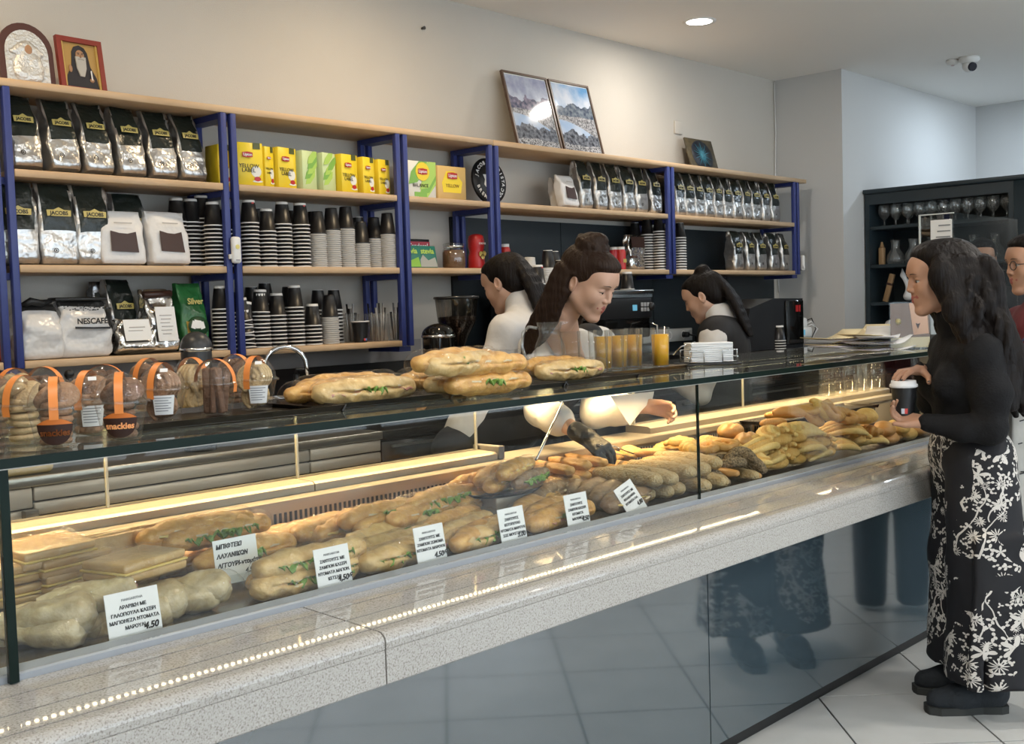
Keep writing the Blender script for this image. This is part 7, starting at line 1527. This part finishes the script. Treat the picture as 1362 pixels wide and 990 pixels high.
s = SDF(); s.cap((3.0, 3.02, 0.90), mid+np.array([0, 0.045, -0.10]), 0.142, 0.130, 0.05)
for q, sh in ((-1, shR), (1, shL)): s.cap(mid+np.array([q*0.07, 0.04, -0.04]), mid*0.30+sh*0.70+np.array([0, 0.01, 0.015]), 0.088, 0.066, 0.04)
s.ell(np.array(SP)+np.array([0.02, 0.0, -0.20]), (0.04, 0.08, 0.11), k=0.02, op='s'); s.plane((0, 0, -1), -0.86)
child(s, 'vest', vest_m, server, 0.0085, OR, (0.004, 16, 5))
s = SDF()
for q in (-1, 1): s.chain([(3.0+q*0.075, 3.03, 0.9), (3.0+q*0.09, 3.02, 0.48), (3.0+q*0.09, 3.03, 0.05)], [0.11, 0.08, 0.065], 0.03)
s.plane((0, 0, -1), -0.02); child(s, 'trousers', dark_tr, server, 0.012, OR)
glove = SDF(); dG = np.array([0.55, -0.55, -0.35]); hand(glove, wrR+(wrR-elR)*0.04, wrR-elR+np.array([0, -0.02, -0.03]), (0.3, 0.1, -0.9), (0.6, 0.6, 0.1), ((32, 38, 25),)*4, (0.8, 0.5, 0.5), 0.4, 1.15); glove.cap(wrR-(wrR-elR)*0.10, wrR+(wrR-elR)*0.12, 0.033, 0.031, 0.01)
g = child(glove, 'glove', mat('black_glove', (0.010, 0.010, 0.010), 0.45, bump=(40, 0.5)), server, 0.005, OR)
gp = wrR+(wrR-elR)/np.linalg.norm(wrR-elR)*0.10
t = thing('serving_tongs', 'metal serving tongs in the gloved hand over the pastries', 'tongs', Vector(gp)); tip = Vector(at(842, 606, y=2.30))-Vector(gp)
for k in (-1, 1): MB().tube([Vector((0, 0, 0))-tip*0.15, tip*0.4+Vector((0, 0, 0.012*k)), tip+Vector((0, 0, 0.006*k))], [0.005, 0.006, 0.008], 8, squash=0.35).build('arm', chrome, t)
pts = [at(812, 527, y=2.46), at(870, 521, y=2.50), at(868, 531, y=2.49), at(852, 548, y=2.47), at(838, 566, y=2.44), at(832, 558, y=2.44)]
vs = [p for p in pts] + [p+Vector((0.004, 0.004, 0)) for p in pts]; cc = sum(pts, Vector())/6+Vector((-0.01, -0.012, 0))
m = MB(); m.add([p for p in pts]+[cc], [(i, (i+1) % 6, 6) for i in range(6)], True); m.add([p+Vector((0.003, 0.004, 0)) for p in pts]+[cc+Vector((0.003, 0.004, 0))], [((i+1) % 6, i, 6) for i in range(6)], True)
tag(m.build('paper_sheet', paper_w), 'white paper sheet held by the leaning server inside the case', 'paper')

# --- two more servers at the back counter
def back_server(lab, px, py, y, yaw, pitch, hair_tail, vest, sc=1.0):
    hp = at(px, py, y=y); f = Vector((math.cos(R(yaw)), math.sin(R(yaw)), 0)); org = Vector((hp.x, hp.y, 0))-f*0.09
    L = Matrix.Rotation(R(yaw), 4, 'Z'); hz = hp.z; hm = HM((0.09, 0, hz), 0, pitch, 0, 0.95); nz = hz-0.098
    rest = SDF(); rest.cap((0, 0, 0.9), (0.0, 0, nz-0.15), 0.09, 0.10, 0.05); rest.cap((0, 0, nz-0.1), (0.05, 0, hz-0.08), 0.08, 0.047, 0.04)
    for q in (-1, 1): rest.chain([(0, q*0.08, 0.88), (0, q*0.085, 0.48), (-0.01, q*0.085, 0.07)], [0.085, 0.055, 0.042])
    arm = SDF()
    for q in (-1, 1):
        wr = (0.27, q*0.10, nz-0.29); arm.cap((0.06, q*0.21, nz-0.36), wr, 0.034, 0.024, 0.01); hand(arm, wr, (1, -q*0.35, -0.15), (0.1, -q*0.3, -0.9), (0.2, -q*1.0, 0.2), ((30, 35, 25),)*4)
    me = join('person', [*head_parts(0.7, skin_b, 0.0035, hm), (arm.mesh('b', skin_b, 0.0045), Matrix.Identity(4), 5), (rest.mesh('r', skin_b, 0.014), Matrix.Identity(4), 5)], [skin_b, lip_m, eye_w, iris_m, brow_m, skin_b])
    o = obj('person', me, None, org, (0, 0, R(yaw))); tag(o, lab, 'person')
    h = SDF(); h.ell((-0.022, 0, 0.042), (0.105, 0.084, 0.090), k=0.03); h.ell((0.03, 0, 0.085), (0.06, 0.066, 0.032), k=0.03); h.ell((-0.055, 0, -0.015), (0.062, 0.074, 0.068), k=0.03)
    if vest: h.ell((-0.045, 0, 0.125), (0.042, 0.042, 0.036), k=0.015)
    for k in range(7): a = -0.03+0.01*k; h.chain([(-0.105-0.03*math.sin(min(1, i/4)*1.5)+0.018*i*(hair_tail-1), a*(1+0.5*math.sin(i*0.35)), 0.05-0.042*i) for i in range(9)], [0.016, 0.02, 0.022, 0.022, 0.02, 0.018, 0.015, 0.011, 0.006], 0.008)
    h.ell((0.108, 0, -0.01), (0.052, 0.068, 0.068), k=0.012, op='s'); h.ell((0.065, 0, -0.09), (0.08, 0.07, 0.07), k=0.01, op='s')
    for q in (-1, 1): h.ell((-0.006, q*0.085, -0.006), (0.018, 0.02, 0.028), k=0.006, op='s')
    me = h.mesh('hair', hair_k, 0.006); me.transform(hm); obj('hair', me, o)
    s = SDF(); s.cap((0, 0, 0.92), (0.0, 0, nz-0.14), 0.125, 0.12, 0.05)
    for q in (-1, 1): s.chain([(0.0, q*0.05, nz-0.10), (0.0, q*0.155, nz-0.10), (0.03, q*0.215, nz-0.25), (0.06, q*0.215, nz-0.36)], [0.09, 0.066, 0.060, 0.056], 0.03); s.chain([(0.06, q*0.215, nz-0.36), (0.23, q*0.12, nz-0.30)], [0.054, 0.042], 0.02)
    s.cap((0.0, 0, nz-0.07), (0.022, 0, nz+0.012), 0.082, 0.066, 0.025); me = s.mesh('shirt', white_sh, 0.0085); wobble(me, 0.006, 17, int(px)); obj('shirt', me, o)
    s = SDF()
    if vest: s.cap((0, 0, 0.88), (0.0, 0, nz-0.15), 0.137, 0.132, 0.05); s.chain([(0.0, -0.125, nz-0.085), (0.0, 0.125, nz-0.085)], [0.092]*2, 0.05); s.ell((0.045, 0, nz+0.03), (0.080, 0.072, 0.070), k=0.02, op='s')
    else: s.cap((0, 0, 0.86), (0, 0, 0.98), 0.135, 0.132, 0.05)
    me = s.mesh('vest' if vest else 'apron_band', vest_m, 0.009); obj('vest' if vest else 'apron_band', me, o)
    s = SDF()
    for q in (-1, 1): s.chain([(0, q*0.075, 0.9), (0, q*0.09, 0.48), (-0.01, q*0.09, 0.05)], [0.11, 0.08, 0.065], 0.03)
    s.plane((0, 0, -1), -0.02); obj('trousers', s.mesh('trousers', dark_tr, 0.014), o)
back_server('server with a black ponytail in a white shirt facing the back shelves', 673, 377, 3.26, 100, 20, 1.0, False)
back_server('server with a black ponytail in a black vest near the socket strip', 937, 395, 3.12, 108, 24, 1.0, True)
# --- people at the right edge
def bystander(lab, px, py, y, yaw, top, glasses=False, hair=hair_k):
    hp = at(px, py, y=y); f = Vector((math.cos(R(yaw)), math.sin(R(yaw)), 0)); org = Vector((hp.x, hp.y, 0))-f*0.05; hz = hp.z; nz = hz-0.14; hm = HM((0.05, 0, hz), 0, 4, 0, 1.0)
    rest = SDF(); rest.cap((0, 0, 0.95), (0, 0, nz-0.14), 0.1, 0.11, 0.05); rest.cap((0, 0, nz-0.1), (0.02, 0, hz-0.08), 0.08, 0.05, 0.04); 
    for q in (-1, 1): rest.chain([(0, q*0.08, 0.92), (0, q*0.085, 0.5), (-0.01, q*0.085, 0.07)], [0.09, 0.058, 0.044])
    arm = SDF()
    for q in (-1, 1): wr = (0.24, q*0.12, nz-0.36); arm.cap((0.03, q*0.22, nz-0.36), wr, 0.036, 0.026, 0.01); hand(arm, wr, (1, -q*0.3, 0.05), (0, -q*0.6, 0.6), (0.1, -q*0.4, 1.0), ((40, 45, 30),)*4)
    me = join('person', [*head_parts(0.1, skin_a, 0.0035, hm), (arm.mesh('b', skin_a, 0.005), Matrix.Identity(4), 5), (rest.mesh('r', skin_a, 0.014), Matrix.Identity(4), 5)], [skin_a, lip_m, eye_w, iris_m, brow_m, skin_a])
    o = obj('person', me, None, org, (0, 0, R(yaw))); tag(o, lab, 'person')
    h = SDF(); h.ell((-0.02, 0, 0.048), (0.103, 0.085, 0.088), k=0.03); h.ell((-0.05, 0, -0.01), (0.06, 0.072, 0.06), k=0.03); h.ell((0.04, 0, 0.09), (0.055, 0.065, 0.032), k=0.03); h.ell((0.108, 0, -0.01), (0.05, 0.068, 0.07), k=0.012, op='s'); h.ell((0.065, 0, -0.09), (0.08, 0.08, 0.07), k=0.01, op='s')
    me = h.mesh('hair', hair, 0.007); me.transform(hm); obj('hair', me, o)
    if glasses:
        m = MB()
        for q in (-1, 1):
            m.tube([(0.106, q*0.032+0.023*math.cos(a), 0.004+0.018*math.sin(a)) for a in [2*math.pi*k/16 for k in range(17)]], 0.0018, 6); m.tube([(0.10, q*0.056, 0.008), (0.0, q*0.082, 0.006)], 0.0018, 6)
        m.tube([(0.106, -0.01, 0.008), (0.106, 0.01, 0.008)], 0.0018, 6); me = m.mesh('glasses', black_pl); me.transform(hm); obj('glasses', me, o)
    s = SDF(); s.cap((0, 0, 0.9), (0, 0, nz-0.13), 0.14, 0.13, 0.05)
    for q in (-1, 1): s.chain([(0, q*0.05, nz-0.1), (0, q*0.17, nz-0.1), (0.0, q*0.23, nz-0.25), (0.03, q*0.225, nz-0.37)], [0.09, 0.07, 0.064, 0.06], 0.03); s.chain([(0.03, q*0.225, nz-0.37), (0.21, q*0.135, nz-0.36)], [0.056, 0.044], 0.02)
    s.cap((0, 0, nz-0.06), (0.015, 0, nz+0.01), 0.075, 0.062, 0.02); me = s.mesh('jacket', top, 0.009); wobble(me, 0.006, 15, int(px)); obj('jacket', me, o)
    s = SDF()
    for q in (-1, 1): s.chain([(0, q*0.075, 0.93), (0, q*0.095, 0.5), (-0.01, q*0.095, 0.05)], [0.115, 0.085, 0.07], 0.03)
    s.plane((0, 0, -1), -0.02); obj('trousers', s.mesh('trousers', dark_tr, 0.014), o); return o
bystander('dark haired person in dark clothes standing behind the till screen', 1306, 346, 2.62, 205, vest_m)
bystander('person with glasses in a dark red jacket at the right frame edge', 1374, 352, 1.62, 140, mat('dark_red_cloth', (0.10, 0.012, 0.016), 0.8, bump=(20, 0.4)), True)
# printed tote bag and a wrapped pastry carried by the person at the edge
tb = at(1386, 600, y=1.36); t = thing('tote_bag', 'off-white printed tote bag hanging at the right frame edge', 'bag', (tb.x, tb.y, 0), (0, 0, R(-38)))
zt0 = at(1345, 512, y=1.36).z; zb0 = at(1350, 705, y=1.36).z
m = bag_mesh(0.30, 0.10, zt0-zb0, 77, None, 0.006, 0.05, 0.97); o = obj('pouch', m.mesh('pouch', [mat('tote_canvas', (0.46, 0.45, 0.42), 0.85, bump=(18, 0.5, 2))]*2), t, (0, 0, zb0))
pr = MB(); rs = random.Random(2)
for k in range(34):
    x, z = rs.uniform(-0.13, 0.13), zb0+rs.uniform(0.04, 0.44); a = rs.choice((0, 0.2, 1.57, 1.4)); l = rs.uniform(0.01, 0.05); pr.bar((x, -0.058, z), (x+l*math.cos(a), -0.058, z+l*math.sin(a)), 0.0022, 0.004)
pr.tube([(-0.11+0.012*math.sin(a)**3, -0.058, zb0+0.42+0.012*math.cos(a)-0.004*math.cos(2*a)) for a in [2*math.pi*k/16 for k in range(17)]], 0.0014, 6)
pr.build('line_print', ink, t)
for y in (-0.03, 0.03): MB().tube([(-0.08, y, zt0-0.01), (-0.075, y, zt0+0.12), (0, y, zt0+0.18), (0.075, y, zt0+0.12), (0.08, y, zt0-0.01)], 0.008, 8, squash=0.4).build('strap', mat('navy_strap', (0.02, 0.03, 0.07), 0.8), t)
pb = at(1360, 505, y=1.45); t = thing('held_pastry', 'pastry in a white paper bag held at the right frame edge', 'pastry', pb, (R(10), R(-25), R(-40)))
MB().add([(-0.09, -0.05, 0), (0.07, -0.06, 0), (0.07, 0.06, 0), (-0.09, 0.05, 0), (-0.10, -0.03, 0.05), (0.07, -0.03, 0.06), (0.07, 0.03, 0.06), (-0.10, 0.03, 0.05)], [(0,3,2,1), (0,1,5,4), (1,2,6,5), (2,3,7,6)]).build('paper_wrap', paper_w, t)
s = SDF(); s.ell((-0.03, 0, 0.03), (0.075, 0.036, 0.028)); o = sdf_obj(s, 'bread', pie_g, t, 0.006)
